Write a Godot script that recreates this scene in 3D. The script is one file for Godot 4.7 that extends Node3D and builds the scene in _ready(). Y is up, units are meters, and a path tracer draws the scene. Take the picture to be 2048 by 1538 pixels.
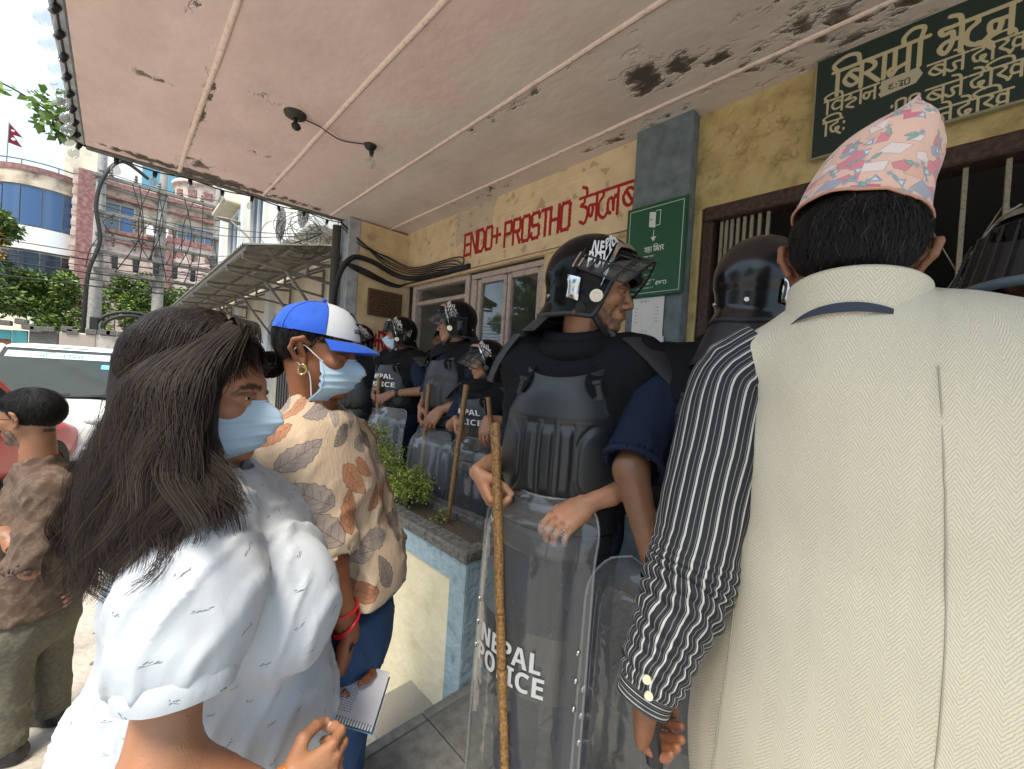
extends Node3D
# A crowd of riot police and reporters under the porch of a hospital block.
# World: +X runs into the building, -Z runs along its front to the far end, y up, metres; the porch floor is y = 0.

# ---------------------------------------------------------------- mesh builder
class MB:
	var v := PackedVector3Array()
	var n := PackedVector3Array()
	var uv := PackedVector2Array()
	var c := PackedColorArray()
	var idx := PackedInt32Array()
	var colored := false

	func vert(p: Vector3, nn: Vector3, t := Vector2.ZERO, col := Color.WHITE) -> int:
		v.append(p); n.append(nn); uv.append(t); c.append(col)
		return v.size() - 1

	func tri(a: Vector3, b: Vector3, d: Vector3) -> void:
		var nn := (d - a).cross(b - a).normalized()
		var i := vert(a, nn); vert(b, nn); vert(d, nn)
		idx.append_array(PackedInt32Array([i, i + 1, i + 2]))

	# corners in clockwise order seen from the front
	func quad(a: Vector3, b: Vector3, d: Vector3, e: Vector3, t0 := Vector2.ZERO, t1 := Vector2.ONE, col := Color.WHITE) -> void:
		var nn := (d - a).cross(b - a).normalized()
		var i := vert(a, nn, Vector2(t0.x, t1.y), col)
		vert(b, nn, Vector2(t0.x, t0.y), col); vert(d, nn, Vector2(t1.x, t0.y), col); vert(e, nn, Vector2(t1.x, t1.y), col)
		idx.append_array(PackedInt32Array([i, i + 1, i + 2, i, i + 2, i + 3]))

	# box with softened edges, on the axes of xf
	func box(centre: Vector3, size: Vector3, xf := Transform3D(), bevel := 0.0) -> void:
		var h := size * 0.5
		var b := minf(bevel, minf(h.x, minf(h.y, h.z)) * 0.9)
		for ax in 3:
			for s in [-1.0, 1.0]:
				var a1 := (ax + 1) % 3
				var a2 := (ax + 2) % 3
				var q := []
				for k in [[-1, -1], [-1, 1], [1, 1], [1, -1]]:
					var p := Vector3()
					p[ax] = s * h[ax]
					p[a1] = k[0] * (h[a1] - b)
					p[a2] = k[1] * (h[a2] - b)
					q.append(xf * (centre + p))
				if s > 0: quad(q[0], q[1], q[2], q[3], Vector2.ZERO, Vector2(size[a2], size[a1]))
				else: quad(q[3], q[2], q[1], q[0], Vector2.ZERO, Vector2(size[a2], size[a1]))
		if b > 0.0:
			for ax in 3:
				var a1 := (ax + 1) % 3
				var a2 := (ax + 2) % 3
				for s1 in [-1.0, 1.0]:
					for s2 in [-1.0, 1.0]:
						var q := []
						for k in [[-1, 0], [1, 0], [1, 1], [-1, 1]]:
							var p := Vector3()
							p[ax] = k[0] * (h[ax] - b)
							p[a1] = s1 * (h[a1] if k[1] == 0 else h[a1] - b)
							p[a2] = s2 * (h[a2] - b if k[1] == 0 else h[a2])
							q.append(xf * (centre + p))
						if s1 * s2 < 0: quad(q[0], q[1], q[2], q[3])
						else: quad(q[3], q[2], q[1], q[0])
			for sx in [-1.0, 1.0]:
				for sy in [-1.0, 1.0]:
					for sz in [-1.0, 1.0]:
						var p1 := xf * (centre + Vector3(sx * h.x, sy * (h.y - b), sz * (h.z - b)))
						var p2 := xf * (centre + Vector3(sx * (h.x - b), sy * h.y, sz * (h.z - b)))
						var p3 := xf * (centre + Vector3(sx * (h.x - b), sy * (h.y - b), sz * h.z))
						if sx * sy * sz < 0: tri(p1, p2, p3)
						else: tri(p1, p3, p2)

	# smooth sheet: f(s, t) -> Vector3 with s, t in 0..1
	func grid(nu: int, nv: int, f: Callable, us := Vector2.ONE, colf = null) -> void:
		var b := v.size()
		for j in nv + 1:
			for i in nu + 1:
				var s := float(i) / nu
				var t := float(j) / nv
				vert(f.call(s, t), Vector3.ZERO, Vector2(s, t) * us, colf.call(s, t) if colf != null else Color.WHITE)
		for j in nv:
			for i in nu:
				var a := b + j * (nu + 1) + i
				idx.append_array(PackedInt32Array([a, a + 1, a + nu + 2, a, a + nu + 2, a + nu + 1]))
		smooth_from(b)

	# recompute normals of vertices from b on from their triangles; welds nothing
	func smooth_from(b: int) -> void:
		for i in range(b, v.size()):
			n[i] = Vector3.ZERO
		for k in range(0, idx.size(), 3):
			var i0 := idx[k]
			if i0 < b: continue
			var i1 := idx[k + 1]
			var i2 := idx[k + 2]
			var fn := (v[i2] - v[i0]).cross(v[i1] - v[i0])
			n[i0] += fn; n[i1] += fn; n[i2] += fn
		for i in range(b, v.size()):
			n[i] = n[i].normalized() if n[i].length_squared() > 1e-20 else Vector3.UP

	# tube along a path; rad is a float or an array of floats
	func tube(path: PackedVector3Array, rad, sides := 8, caps := true, vs := 1.0, flat := 1.0) -> void:
		var m := path.size()
		if m < 2: return
		var up := Vector3.UP
		var t0 := (path[1] - path[0]).normalized()
		if absf(t0.dot(up)) > 0.9: up = Vector3.RIGHT
		var side := t0.cross(up).normalized()
		var b := v.size()
		var run := 0.0
		for j in m:
			var t := (path[mini(j + 1, m - 1)] - path[maxi(j - 1, 0)]).normalized()
			side = (side - t * side.dot(t)).normalized()
			var o := t.cross(side)
			var r: float = rad[j] if rad is Array or rad is PackedFloat32Array else rad
			if j > 0: run += (path[j] - path[j - 1]).length()
			for i in sides + 1:
				var a := TAU * i / sides
				var q := side * cos(a) + o * sin(a) * flat
				vert(path[j] + q * r, q.normalized(), Vector2(float(i) / sides, run * vs))
		for j in m - 1:
			for i in sides:
				var a := b + j * (sides + 1) + i
				idx.append_array(PackedInt32Array([a, a + sides + 2, a + 1, a, a + sides + 1, a + sides + 2]))
		if caps:
			for e in 2:
				var j := 0 if e == 0 else m - 1
				var nn := (path[0] - path[1]).normalized() if e == 0 else (path[m - 1] - path[m - 2]).normalized()
				var cc := vert(path[j], nn)
				var s0 := v.size()
				for i in sides + 1:
					vert(v[b + j * (sides + 1) + i], nn)
				for i in sides:
					if e == 0: idx.append_array(PackedInt32Array([cc, s0 + i, s0 + i + 1]))
					else: idx.append_array(PackedInt32Array([cc, s0 + i + 1, s0 + i]))

	func bar(a: Vector3, b: Vector3, w: float, h: float, up := Vector3.UP) -> void:
		var z := (b - a).normalized()
		var x := up.cross(z)
		if x.length() < 0.01: x = Vector3.RIGHT.cross(z)
		x = x.normalized()
		var y := z.cross(x)
		box(Vector3.ZERO, Vector3(w, h, (b - a).length()), Transform3D(Basis(x, y, z), (a + b) * 0.5), minf(w, h) * 0.12)

	# profile points (radius, y) turned about y of xf
	func lathe(prof: Array, sides := 16, xf := Transform3D()) -> void:
		var b := v.size()
		for p in prof:
			for i in sides + 1:
				var a := TAU * i / sides
				vert(xf * Vector3(p[0] * cos(a), p[1], p[0] * sin(a)), Vector3.ZERO, Vector2(float(i) / sides, p[1]))
		for j in prof.size() - 1:
			for i in sides:
				var a := b + j * (sides + 1) + i
				idx.append_array(PackedInt32Array([a, a + 1, a + sides + 2, a, a + sides + 2, a + sides + 1]))
		smooth_from(b)

	func ball(cc: Vector3, r: Vector3, xf := Transform3D(), nu := 12, nv := 8) -> void:
		grid(nu, nv, func(s, t):
			var a: float = s * TAU
			var e: float = (0.5 - t) * PI
			return xf * (cc + Vector3(r.x * cos(e) * cos(a), r.y * sin(e), r.z * cos(e) * sin(a))))

	# outline in the xy plane of xf (counter-clockwise seen from +z), with depth towards -z
	func slab(poly: PackedVector2Array, depth: float, xf := Transform3D(), uvs := 1.0) -> void:
		var tr := Geometry2D.triangulate_polygon(poly)
		var nz := xf.basis.z.normalized()
		for e in 2:
			var b := v.size()
			for p in poly:
				vert(xf * Vector3(p.x, p.y, 0.0 if e == 0 else -depth), nz if e == 0 else -nz, p * uvs)
			for k in range(0, tr.size(), 3):
				var q := [tr[k], tr[k + 1], tr[k + 2]]
				var cr := (poly[q[1]] - poly[q[0]]).cross(poly[q[2]] - poly[q[0]])
				if (cr > 0.0) == (e == 0): q = [q[0], q[2], q[1]]
				for w in q: idx.append(b + w)
		var m := poly.size()
		if depth > 0.0:
			for i in m:
				var p := poly[i]
				var p2 := poly[(i + 1) % m]
				quad(xf * Vector3(p.x, p.y, -depth), xf * Vector3(p.x, p.y, 0), xf * Vector3(p2.x, p2.y, 0), xf * Vector3(p2.x, p2.y, -depth))

	# a flat leaf blade of two bent quads
	func leaf(base: Vector3, dir: Vector3, side: Vector3, l: float, w: float, col: Color) -> void:
		var nn := side.cross(dir).normalized()
		var i := vert(base, nn, Vector2(0.5, 1), col)
		vert(base + dir * l * 0.45 + side * w * 0.5 + nn * w * 0.12, (nn - side * 0.3).normalized(), Vector2(1, 0.5), col)
		vert(base + dir * l - nn * l * 0.12, nn, Vector2(0.5, 0), col)
		vert(base + dir * l * 0.45 - side * w * 0.5 + nn * w * 0.12, (nn + side * 0.3).normalized(), Vector2(0, 0.5), col)
		idx.append_array(PackedInt32Array([i, i + 2, i + 1, i, i + 3, i + 2]))

	func ribbon(path: PackedVector3Array, w0: float, w1: float, facing: Vector3, col: Color) -> void:
		var b := v.size()
		var m := path.size()
		for j in m:
			var t := (path[mini(j + 1, m - 1)] - path[maxi(j - 1, 0)]).normalized()
			var s := t.cross(facing).normalized()
			var w := lerpf(w0, w1, float(j) / (m - 1)) * 0.5
			var nn := s.cross(t).normalized()
			vert(path[j] - s * w, (nn - s * 0.7).normalized(), Vector2.ZERO, col)
			vert(path[j] + s * w, (nn + s * 0.7).normalized(), Vector2.ZERO, col)
		for j in m - 1:
			var a := b + j * 2
			idx.append_array(PackedInt32Array([a, a + 3, a + 1, a, a + 2, a + 3]))

	func add(o: MB) -> void:
		var b := v.size()
		v.append_array(o.v); n.append_array(o.n); uv.append_array(o.uv); c.append_array(o.c)
		for i in o.idx: idx.append(b + i)
		colored = colored or o.colored

	func mesh() -> ArrayMesh:
		var m := ArrayMesh.new()
		var a := []
		a.resize(Mesh.ARRAY_MAX)
		a[Mesh.ARRAY_VERTEX] = v; a[Mesh.ARRAY_NORMAL] = n; a[Mesh.ARRAY_TEX_UV] = uv; a[Mesh.ARRAY_INDEX] = idx
		if colored: a[Mesh.ARRAY_COLOR] = c
		m.add_surface_from_arrays(Mesh.PRIMITIVE_TRIANGLES, a)
		return m

# ---------------------------------------------------------------- distance field on a grid, meshed as surface nets
class Field:
	var o: Vector3
	var h: float
	var nx: int
	var ny: int
	var nz: int
	var d := PackedFloat32Array()

	func _init(lo: Vector3, hi: Vector3, cell: float) -> void:
		o = lo; h = cell
		nx = int(ceil((hi.x - lo.x) / h)) + 1
		ny = int(ceil((hi.y - lo.y) / h)) + 1
		nz = int(ceil((hi.z - lo.z) / h)) + 1
		d.resize(nx * ny * nz)
		d.fill(1.0)

	# tapered capsule a-b; squashed by s along n; k smooths the join; sub carves
	func cone(a: Vector3, b: Vector3, ra: float, rb: float, k := 0.02, nrm := Vector3.ZERO, s := 1.0, sub := false) -> void:
		var m := maxf(ra, rb) + k + 2.0 * h
		var lo := (a.min(b) - Vector3(m, m, m) - o) / h
		var hi := (a.max(b) + Vector3(m, m, m) - o) / h
		var x0 := maxi(0, int(lo.x)); var y0 := maxi(0, int(lo.y)); var z0 := maxi(0, int(lo.z))
		var x1 := mini(nx - 1, int(hi.x)); var y1 := mini(ny - 1, int(hi.y)); var z1 := mini(nz - 1, int(hi.z))
		var ba := b - a
		var e := 1.0 / s - 1.0
		if s != 1.0: ba += nrm * (ba.dot(nrm) * e)
		var bb := 1.0 / maxf(ba.length_squared(), 1e-9)
		var dr := rb - ra
		var sc := 1.0 if s == 1.0 else (1.0 + s) * 0.5
		var kq := 0.25 / maxf(k, 1e-6)
		for z in range(z0, z1 + 1):
			for y in range(y0, y1 + 1):
				var q := Vector3(o.x + x0 * h, o.y + y * h, o.z + z * h) - a
				var i := (z * ny + y) * nx + x0
				for x in range(x0, x1 + 1):
					var qq := q
					if s != 1.0: qq += nrm * (q.dot(nrm) * e)
					var t := clampf(qq.dot(ba) * bb, 0.0, 1.0)
					var dd := ((qq - ba * t).length() - ra - dr * t) * sc
					var cur := d[i]
					if sub:
						dd = -dd
						var ee := k - absf(cur - dd)
						d[i] = maxf(cur, dd) + (ee * ee * kq if ee > 0.0 else 0.0)
					else:
						var ee := k - absf(cur - dd)
						d[i] = minf(cur, dd) - (ee * ee * kq if ee > 0.0 else 0.0)
					q.x += h
					i += 1

	func egg(cc: Vector3, bs: Basis, r: Vector3, k := 0.02, sub := false) -> void:
		var m := maxf(r.x, maxf(r.y, r.z)) + k + 2.0 * h
		var lo := (cc - Vector3(m, m, m) - o) / h
		var hi := (cc + Vector3(m, m, m) - o) / h
		var x0 := maxi(0, int(lo.x)); var y0 := maxi(0, int(lo.y)); var z0 := maxi(0, int(lo.z))
		var x1 := mini(nx - 1, int(hi.x)); var y1 := mini(ny - 1, int(hi.y)); var z1 := mini(nz - 1, int(hi.z))
		var ir := Vector3(1.0 / r.x, 1.0 / r.y, 1.0 / r.z)
		var kq := 0.25 / maxf(k, 1e-6)
		for z in range(z0, z1 + 1):
			for y in range(y0, y1 + 1):
				var q := Vector3(o.x + x0 * h, o.y + y * h, o.z + z * h) - cc
				var i := (z * ny + y) * nx + x0
				for x in range(x0, x1 + 1):
					var g := Vector3(q.dot(bs.x), q.dot(bs.y), q.dot(bs.z)) * ir
					var k0 := g.length()
					var dd := k0 * (k0 - 1.0) / maxf((g * ir).length(), 1e-5)
					var cur := d[i]
					if sub: dd = -dd
					var ee := k - absf(cur - dd)
					if sub: d[i] = maxf(cur, dd) + (ee * ee * kq if ee > 0.0 else 0.0)
					else: d[i] = minf(cur, dd) - (ee * ee * kq if ee > 0.0 else 0.0)
					q.x += h
					i += 1

	# keeps what lies behind the plane
	func cut(p: Vector3, nrm: Vector3) -> void:
		var i := 0
		for z in nz:
			for y in ny:
				var q := (Vector3(o.x, o.y + y * h, o.z + z * h) - p).dot(nrm)
				var st := nrm.x * h
				for x in nx:
					if q > d[i]: d[i] = q
					q += st
					i += 1

	func mesh_into(mb: MB, disp = null) -> int:
		var first := mb.v.size()
		var vi := PackedInt32Array()
		vi.resize(d.size())
		vi.fill(-1)
		var sx := 1
		var sy := nx
		var sz := nx * ny
		var co := [0, 1, sy, sy + 1, sz, sz + 1, sz + sy, sz + sy + 1]
		var ed := [[0, 1], [2, 3], [4, 5], [6, 7], [0, 2], [1, 3], [4, 6], [5, 7], [0, 4], [1, 5], [2, 6], [3, 7]]
		var lim := h * 3.0
		var vv := PackedVector3Array()
		var qi := PackedInt32Array()
		for z in nz - 1:
			for y in ny - 1:
				var i := (z * ny + y) * nx - 1
				for x in nx - 1:
					i += 1
					var d0 := d[i]
					if d0 > lim or d0 < -lim: continue
					var m := 0
					if d0 < 0.0: m |= 1
					if d[i + 1] < 0.0: m |= 2
					if d[i + sy] < 0.0: m |= 4
					if d[i + sy + 1] < 0.0: m |= 8
					if d[i + sz] < 0.0: m |= 16
					if d[i + sz + 1] < 0.0: m |= 32
					if d[i + sz + sy] < 0.0: m |= 64
					if d[i + sz + sy + 1] < 0.0: m |= 128
					if m == 0 or m == 255: continue
					var acc := Vector3.ZERO
					var cnt := 0
					for e in ed:
						var ea: int = e[0]
						var eb: int = e[1]
						if ((m >> ea) & 1) != ((m >> eb) & 1):
							var da := d[i + co[ea]]
							var db := d[i + co[eb]]
							var t := da / (da - db)
							acc += Vector3((ea & 1) + ((eb & 1) - (ea & 1)) * t, ((ea >> 1) & 1) + (((eb >> 1) & 1) - ((ea >> 1) & 1)) * t, (ea >> 2) + ((eb >> 2) - (ea >> 2)) * t)
							cnt += 1
					vi[i] = vv.size()
					vv.append(o + (Vector3(x, y, z) + acc / cnt) * h)
					var inside := m & 1
					if y > 0 and z > 0 and ((m >> 1) & 1) != inside:
						_quad(qi, vi[i], vi[i - sy], vi[i - sy - sz], vi[i - sz], inside == 1)
					if x > 0 and z > 0 and ((m >> 2) & 1) != inside:
						_quad(qi, vi[i], vi[i - sz], vi[i - sz - sx], vi[i - sx], inside == 1)
					if x > 0 and y > 0 and ((m >> 4) & 1) != inside:
						_quad(qi, vi[i], vi[i - sx], vi[i - sx - sy], vi[i - sy], inside == 1)
		for p in vv:
			mb.vert(p, Vector3.ZERO)
		for q in qi: mb.idx.append(first + q)
		mb.smooth_from(first)
		if disp != null:
			for k in range(first, mb.v.size()):
				mb.v[k] += mb.n[k] * float(disp.call(mb.v[k], mb.n[k]))
			mb.smooth_from(first)
		return first

	func _quad(qi: PackedInt32Array, a: int, b: int, c: int, e: int, flip: bool) -> void:
		if a < 0 or b < 0 or c < 0 or e < 0: return
		if flip: qi.append_array(PackedInt32Array([a, c, b, a, e, c]))
		else: qi.append_array(PackedInt32Array([a, b, c, a, c, e]))

# ---------------------------------------------------------------- naming and tagging
var taken := {}
func numbered(called: String) -> String:
	taken[called] = taken.get(called, 0) + 1
	var k: int = taken[called] - 1
	return called if k == 0 else "%s_%03d" % [called, k]

func thing(called: String, label: String, category: String, at := Vector3.ZERO, group := "") -> Node3D:
	var o := Node3D.new()
	o.name = numbered(called)
	add_child(o)
	o.position = at
	o.set_meta("label", label)
	o.set_meta("category", category)
	if group: o.set_meta("group", group)
	return o

func part(called: String, mb, m: Material, parent: Node3D, label := "") -> MeshInstance3D:
	var o := MeshInstance3D.new()
	o.name = called
	o.mesh = mb.mesh() if mb is MB else mb
	o.material_override = m
	parent.add_child(o, true)
	if o.name != called:
		var k := 1
		while parent.has_node("%s_%03d" % [called, k]): k += 1
		o.name = "%s_%03d" % [called, k]
	# parts are written in world places; take the parents' offset away
	if not o.is_inside_tree(): return o
	o.global_transform = Transform3D()
	if label: o.set_meta("label", label)
	return o

func single(called: String, mb, m: Material, label: String, category: String, group := "") -> MeshInstance3D:
	var o := MeshInstance3D.new()
	o.name = numbered(called)
	o.mesh = mb.mesh() if mb is MB else mb
	o.material_override = m
	add_child(o)
	o.set_meta("label", label)
	o.set_meta("category", category)
	if group: o.set_meta("group", group)
	return o

func setting(called: String, mb: MB, m: Material) -> MeshInstance3D:
	var o := MeshInstance3D.new()
	o.name = numbered(called)
	o.mesh = mb.mesh()
	o.material_override = m
	add_child(o)
	o.set_meta("kind", "structure")
	return o

func pv(a: Array) -> PackedVector3Array:
	return PackedVector3Array(a)

# smooth curve through points
func curve(pts: Array, per := 8) -> PackedVector3Array:
	var out := PackedVector3Array()
	var m := pts.size()
	for i in m - 1:
		var p0: Vector3 = pts[maxi(i - 1, 0)]
		var p1: Vector3 = pts[i]
		var p2: Vector3 = pts[i + 1]
		var p3: Vector3 = pts[mini(i + 2, m - 1)]
		for k in per:
			out.append(p1.cubic_interpolate(p2, p0, p3, float(k) / per))
	out.append(pts[m - 1])
	return out

func sag(a: Vector3, b: Vector3, drop: float, k := 12) -> PackedVector3Array:
	var out := PackedVector3Array()
	for i in k + 1:
		var t := float(i) / k
		out.append(a.lerp(b, t) - Vector3(0, drop * 4.0 * t * (1.0 - t), 0))
	return out

# ---------------------------------------------------------------- materials
var noise := FastNoiseLite.new()
func mat(r: float, g: float, b: float, rough := 0.8, metal := 0.0) -> StandardMaterial3D:
	var m := StandardMaterial3D.new()
	m.albedo_color = Color(r, g, b).linear_to_srgb()
	m.roughness = rough
	m.metallic = metal
	return m

func vmat(rough := 0.6) -> StandardMaterial3D:
	var m := StandardMaterial3D.new()
	m.vertex_color_use_as_albedo = true
	m.roughness = rough
	return m

func glass(r: float, g: float, b: float, a: float, rough := 0.05) -> StandardMaterial3D:
	var m := mat(r, g, b, rough)
	m.albedo_color.a = a
	m.transparency = BaseMaterial3D.TRANSPARENCY_ALPHA
	m.cull_mode = BaseMaterial3D.CULL_DISABLED
	return m

func ntex(freq: float, cols: Array, seed_: int, size := 512, oct := 5, kind := FastNoiseLite.TYPE_SIMPLEX_SMOOTH, contrast := true) -> NoiseTexture2D:
	var nz := FastNoiseLite.new()
	nz.seed = seed_; nz.frequency = freq; nz.noise_type = kind
	nz.fractal_octaves = oct
	var t := NoiseTexture2D.new()
	t.width = size; t.height = size
	t.seamless = true
	t.noise = nz
	t.normalize = contrast
	if cols.size():
		var gr := Gradient.new()
		var offs := PackedFloat32Array()
		var cc := PackedColorArray()
		for e in cols:
			offs.append(e[0]); cc.append(Color(e[1], e[2], e[3]).linear_to_srgb())
		gr.offsets = offs
		gr.colors = cc
		t.color_ramp = gr
	return t

# material whose colour wanders through a ramp, mapped by place; scale = repeats per metre
func nmat(freq: float, cols: Array, seed_: int, scale: float, rough := 0.85, bump := 0.0, bfreq := 0.05, bscale := 0.0, size := 512) -> StandardMaterial3D:
	var m := StandardMaterial3D.new()
	m.albedo_texture = ntex(freq, cols, seed_, size)
	m.roughness = rough
	m.uv1_triplanar = true
	m.uv1_world_triplanar = true
	m.uv1_triplanar_sharpness = 8.0
	m.uv1_scale = Vector3.ONE * scale
	if bump > 0.0:
		m.heightmap_enabled = true
		m.heightmap_texture = ntex(bfreq, [], seed_ + 7, size, 4)
		m.heightmap_scale = bump
	return m

# ---------------------------------------------------------------- painting into images
func stroke(img: Image, pts: PackedVector2Array, w: float, col: Color, square := false, rough := 0.0) -> void:
	var iw := img.get_width()
	var ih := img.get_height()
	var r := w * 0.5
	for k in pts.size() - 1:
		var a := pts[k]
		var b := pts[k + 1]
		var ba := b - a
		var l2 := maxf(ba.length_squared(), 1e-6)
		var x0 := maxi(0, int(minf(a.x, b.x) - r - 2)); var x1 := mini(iw - 1, int(maxf(a.x, b.x) + r + 2))
		var y0 := maxi(0, int(minf(a.y, b.y) - r - 2)); var y1 := mini(ih - 1, int(maxf(a.y, b.y) + r + 2))
		var ends := r / sqrt(l2) if square else 0.0
		for y in range(y0, y1 + 1):
			for x in range(x0, x1 + 1):
				var q := Vector2(x + 0.5, y + 0.5) - a
				var t := q.dot(ba) / l2
				if square and (t < -ends or t > 1.0 + ends): continue
				t = clampf(t, -ends if square else 0.0, 1.0 + ends if square else 1.0)
				var dd := (q - ba * t).length() - r
				if rough > 0.0: dd += noise.get_noise_2d(x * 9.0, y * 9.0) * rough
				if dd < 0.6:
					var al := clampf(0.5 - dd, 0.0, 1.0) * col.a
					if al > 0.0: img.set_pixel(x, y, img.get_pixel(x, y).lerp(Color(col.r, col.g, col.b, 1.0), al))

func fill_poly(img: Image, poly: PackedVector2Array, col: Color) -> void:
	var lo := poly[0]
	var hi := poly[0]
	for p in poly:
		lo = lo.min(p); hi = hi.max(p)
	for y in range(maxi(0, int(lo.y)), mini(img.get_height() - 1, int(hi.y) + 1)):
		for x in range(maxi(0, int(lo.x)), mini(img.get_width() - 1, int(hi.x) + 1)):
			if Geometry2D.is_point_in_polygon(Vector2(x + 0.5, y + 0.5), poly): img.set_pixel(x, y, img.get_pixel(x, y).lerp(Color(col.r, col.g, col.b, 1), col.a))

# Glyphs as pen strokes on a 10 x 10 field, y down, head line at y = 0. First the advance; ';' lifts the pen, '~' starts a curved stroke.
const GLYPHS := {
	"E": "7|6,0 0,0 0,10 6,10;0,5 5,5", "N": "8|0,10 0,0 6,10 6,0", "D": "8|0,0 0,10 4,10 6,8 6,2 4,0 0,0", "O": "8|1,0 5,0 6,1 6,9 5,10 1,10 0,9 0,1 1,0",
	"+": "7|0,5 6,5;3,2 3,8", "P": "8|0,10 0,0 5,0 6,1 6,4 5,5 0,5", "R": "8|0,10 0,0 5,0 6,1 6,4 5,5 0,5;3,5 6,10", "S": "8|6,2 6,1 5,0 1,0 0,1 0,4 1,5 5,5 6,6 6,9 5,10 1,10 0,9 0,8",
	"T": "7|0,0 6,0;3,0 3,10", "H": "8|0,0 0,10;6,0 6,10;0,5 6,5", "F": "7|6,0 0,0 0,10;0,5 5,5", "(": "3|~2,-1 0,3 0,7 2,11", ")": "3|~0,-1 2,3 2,7 0,11", ":": "3|1,3 1,4;1,8 1,9", "0": "6|~2,0 4,1 4,5 4,9 2,10 0,9 0,5 0,1 2,0",
	"2": "7|0,2 1,0 5,0 6,1 6,4 0,10 6,10",
	"ब": "8|-1,0 8,0;7,0 7,10;~7,3 3,2 0,5 3,8 7,7;2,3 6,7", "ि": "4|-1,0 4,0;1,0 1,10;~1,0 -1,-3 4,-5 9,-4 10,0", "र": "6|-1,0 6,0;~1,0 4,2 4,4 1,5 0,5;~1,5 3,7 6,10", "ा": "4|-1,0 4,0;2,0 2,10",
	"म": "9|-1,0 9,0;7,0 7,10;2,0 2,7;~2,7 0,8 1,10 3,8 7,7", "ी": "5|-1,0 5,0;2,0 2,10;~2,0 3,-4 -1,-5 -4,-3 -4,-1", "भ": "9|4,0 9,0;7,0 7,10;~3,0 0,0 1,2 4,2 4,6 2,9 0,7 2,5 7,5", "े": "0|~-2,0 -3,-3 -6,-4",
	"ट": "7|-1,0 7,0;3,0 3,2;~3,2 0,4 0,8 4,10 7,8", "्": "0|-2,10 1,13", "न": "8|-1,0 8,0;6,0 6,10;~6,4 3,4 0,4 0,7 2,8 3,6 3,4", "व": "8|-1,0 8,0;6,0 6,10;~6,3 2,2 0,5 2,8 6,7",
	"ह": "7|-1,0 7,0;3,0 3,2;~3,2 0,4 5,4 6,6 3,7 1,9 5,11", "ज": "9|-1,0 9,0;7,0 7,10;~7,4 3,4 4,8 2,9 0,7", "द": "7|-1,0 7,0;4,0 4,2;~4,2 0,4 1,8 4,8 5,6 3,6 4,9 6,11", "ख": "11|-1,0 11,0;9,0 9,10;~1,0 3,2 1,4 0,5 3,8 4,10 5,8;~9,3 6,2 5,5 6,7 9,7",
	"ड": "7|-1,0 7,0;3,0 3,2;~3,2 0,3 4,4 6,6 4,10 0,9", "ल": "9|-1,0 9,0;7,0 7,10;~7,4 5,3 4,5 4,8 3,4 0,4 0,8 2,9", "य": "8|-1,0 8,0;6,0 6,10;~1,1 3,2 1,5 2,8 6,7", "त": "8|-1,0 8,0;6,0 6,10;~6,4 2,3 0,6 2,10", "स": "10|-1,0 10,0;8,0 8,10;~1,0 4,2 3,4 0,5 4,8;0,5 8,5",
	"५": "7|0,0 0,4;~0,4 2,6 5,5;5,0 5,6;~5,5 3,8 1,7 4,10", "९": "6|~4,1 1,0 0,3 3,5 1,5 1,8 5,9", "६": "6|~4,0 0,2 3,4 0,6 2,9 5,8", "३": "6|~0,0 4,1 2,4 4,7 1,8 4,10", "७": "6|~4,2 2,2 1,0 5,1 3,8 0,6", " ": "5|",
}
func glyph_strokes(g: String) -> Array:
	var out := []
	for s in g.split(";", false):
		var curved := s.begins_with("~")
		if curved: s = s.substr(1)
		var pts := []
		for e in s.split(" ", false):
			var xy := e.split(",")
			pts.append(Vector2(float(xy[0]), float(xy[1])))
		var pl := PackedVector2Array()
		if curved and pts.size() > 2:
			for i in pts.size() - 1:
				for k in 5:
					pl.append(pts[i].cubic_interpolate(pts[i + 1], pts[maxi(i - 1, 0)], pts[mini(i + 2, pts.size() - 1)], k / 5.0))
			pl.append(pts[-1])
		else:
			for p in pts: pl.append(p)
		out.append(pl)
	return out

# pen writing: at = left end of the head line, sx/sy = pixels per glyph unit
func write(img: Image, text: String, at: Vector2, sx: float, sy: float, w: float, col: Color, square := false, rough := 0.0, slope := 0.0) -> float:
	var x := at.x
	for i in text.length():
		var ch := text[i]
		if not GLYPHS.has(ch): continue
		var g: PackedStringArray = GLYPHS[ch].split("|")
		for pl in glyph_strokes(g[1]):
			var q := PackedVector2Array()
			for p in pl: q.append(Vector2(x + p.x * sx, at.y + p.y * sy + slope * (x + p.x * sx - at.x)))
			stroke(img, q, w, col, square, rough)
		x += float(g[0]) * sx
	return x

func tex(img: Image) -> ImageTexture:
	return ImageTexture.create_from_image(img)

func lin(r: float, g: float, b: float) -> Color:
	return Color(r, g, b).linear_to_srgb()

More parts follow.
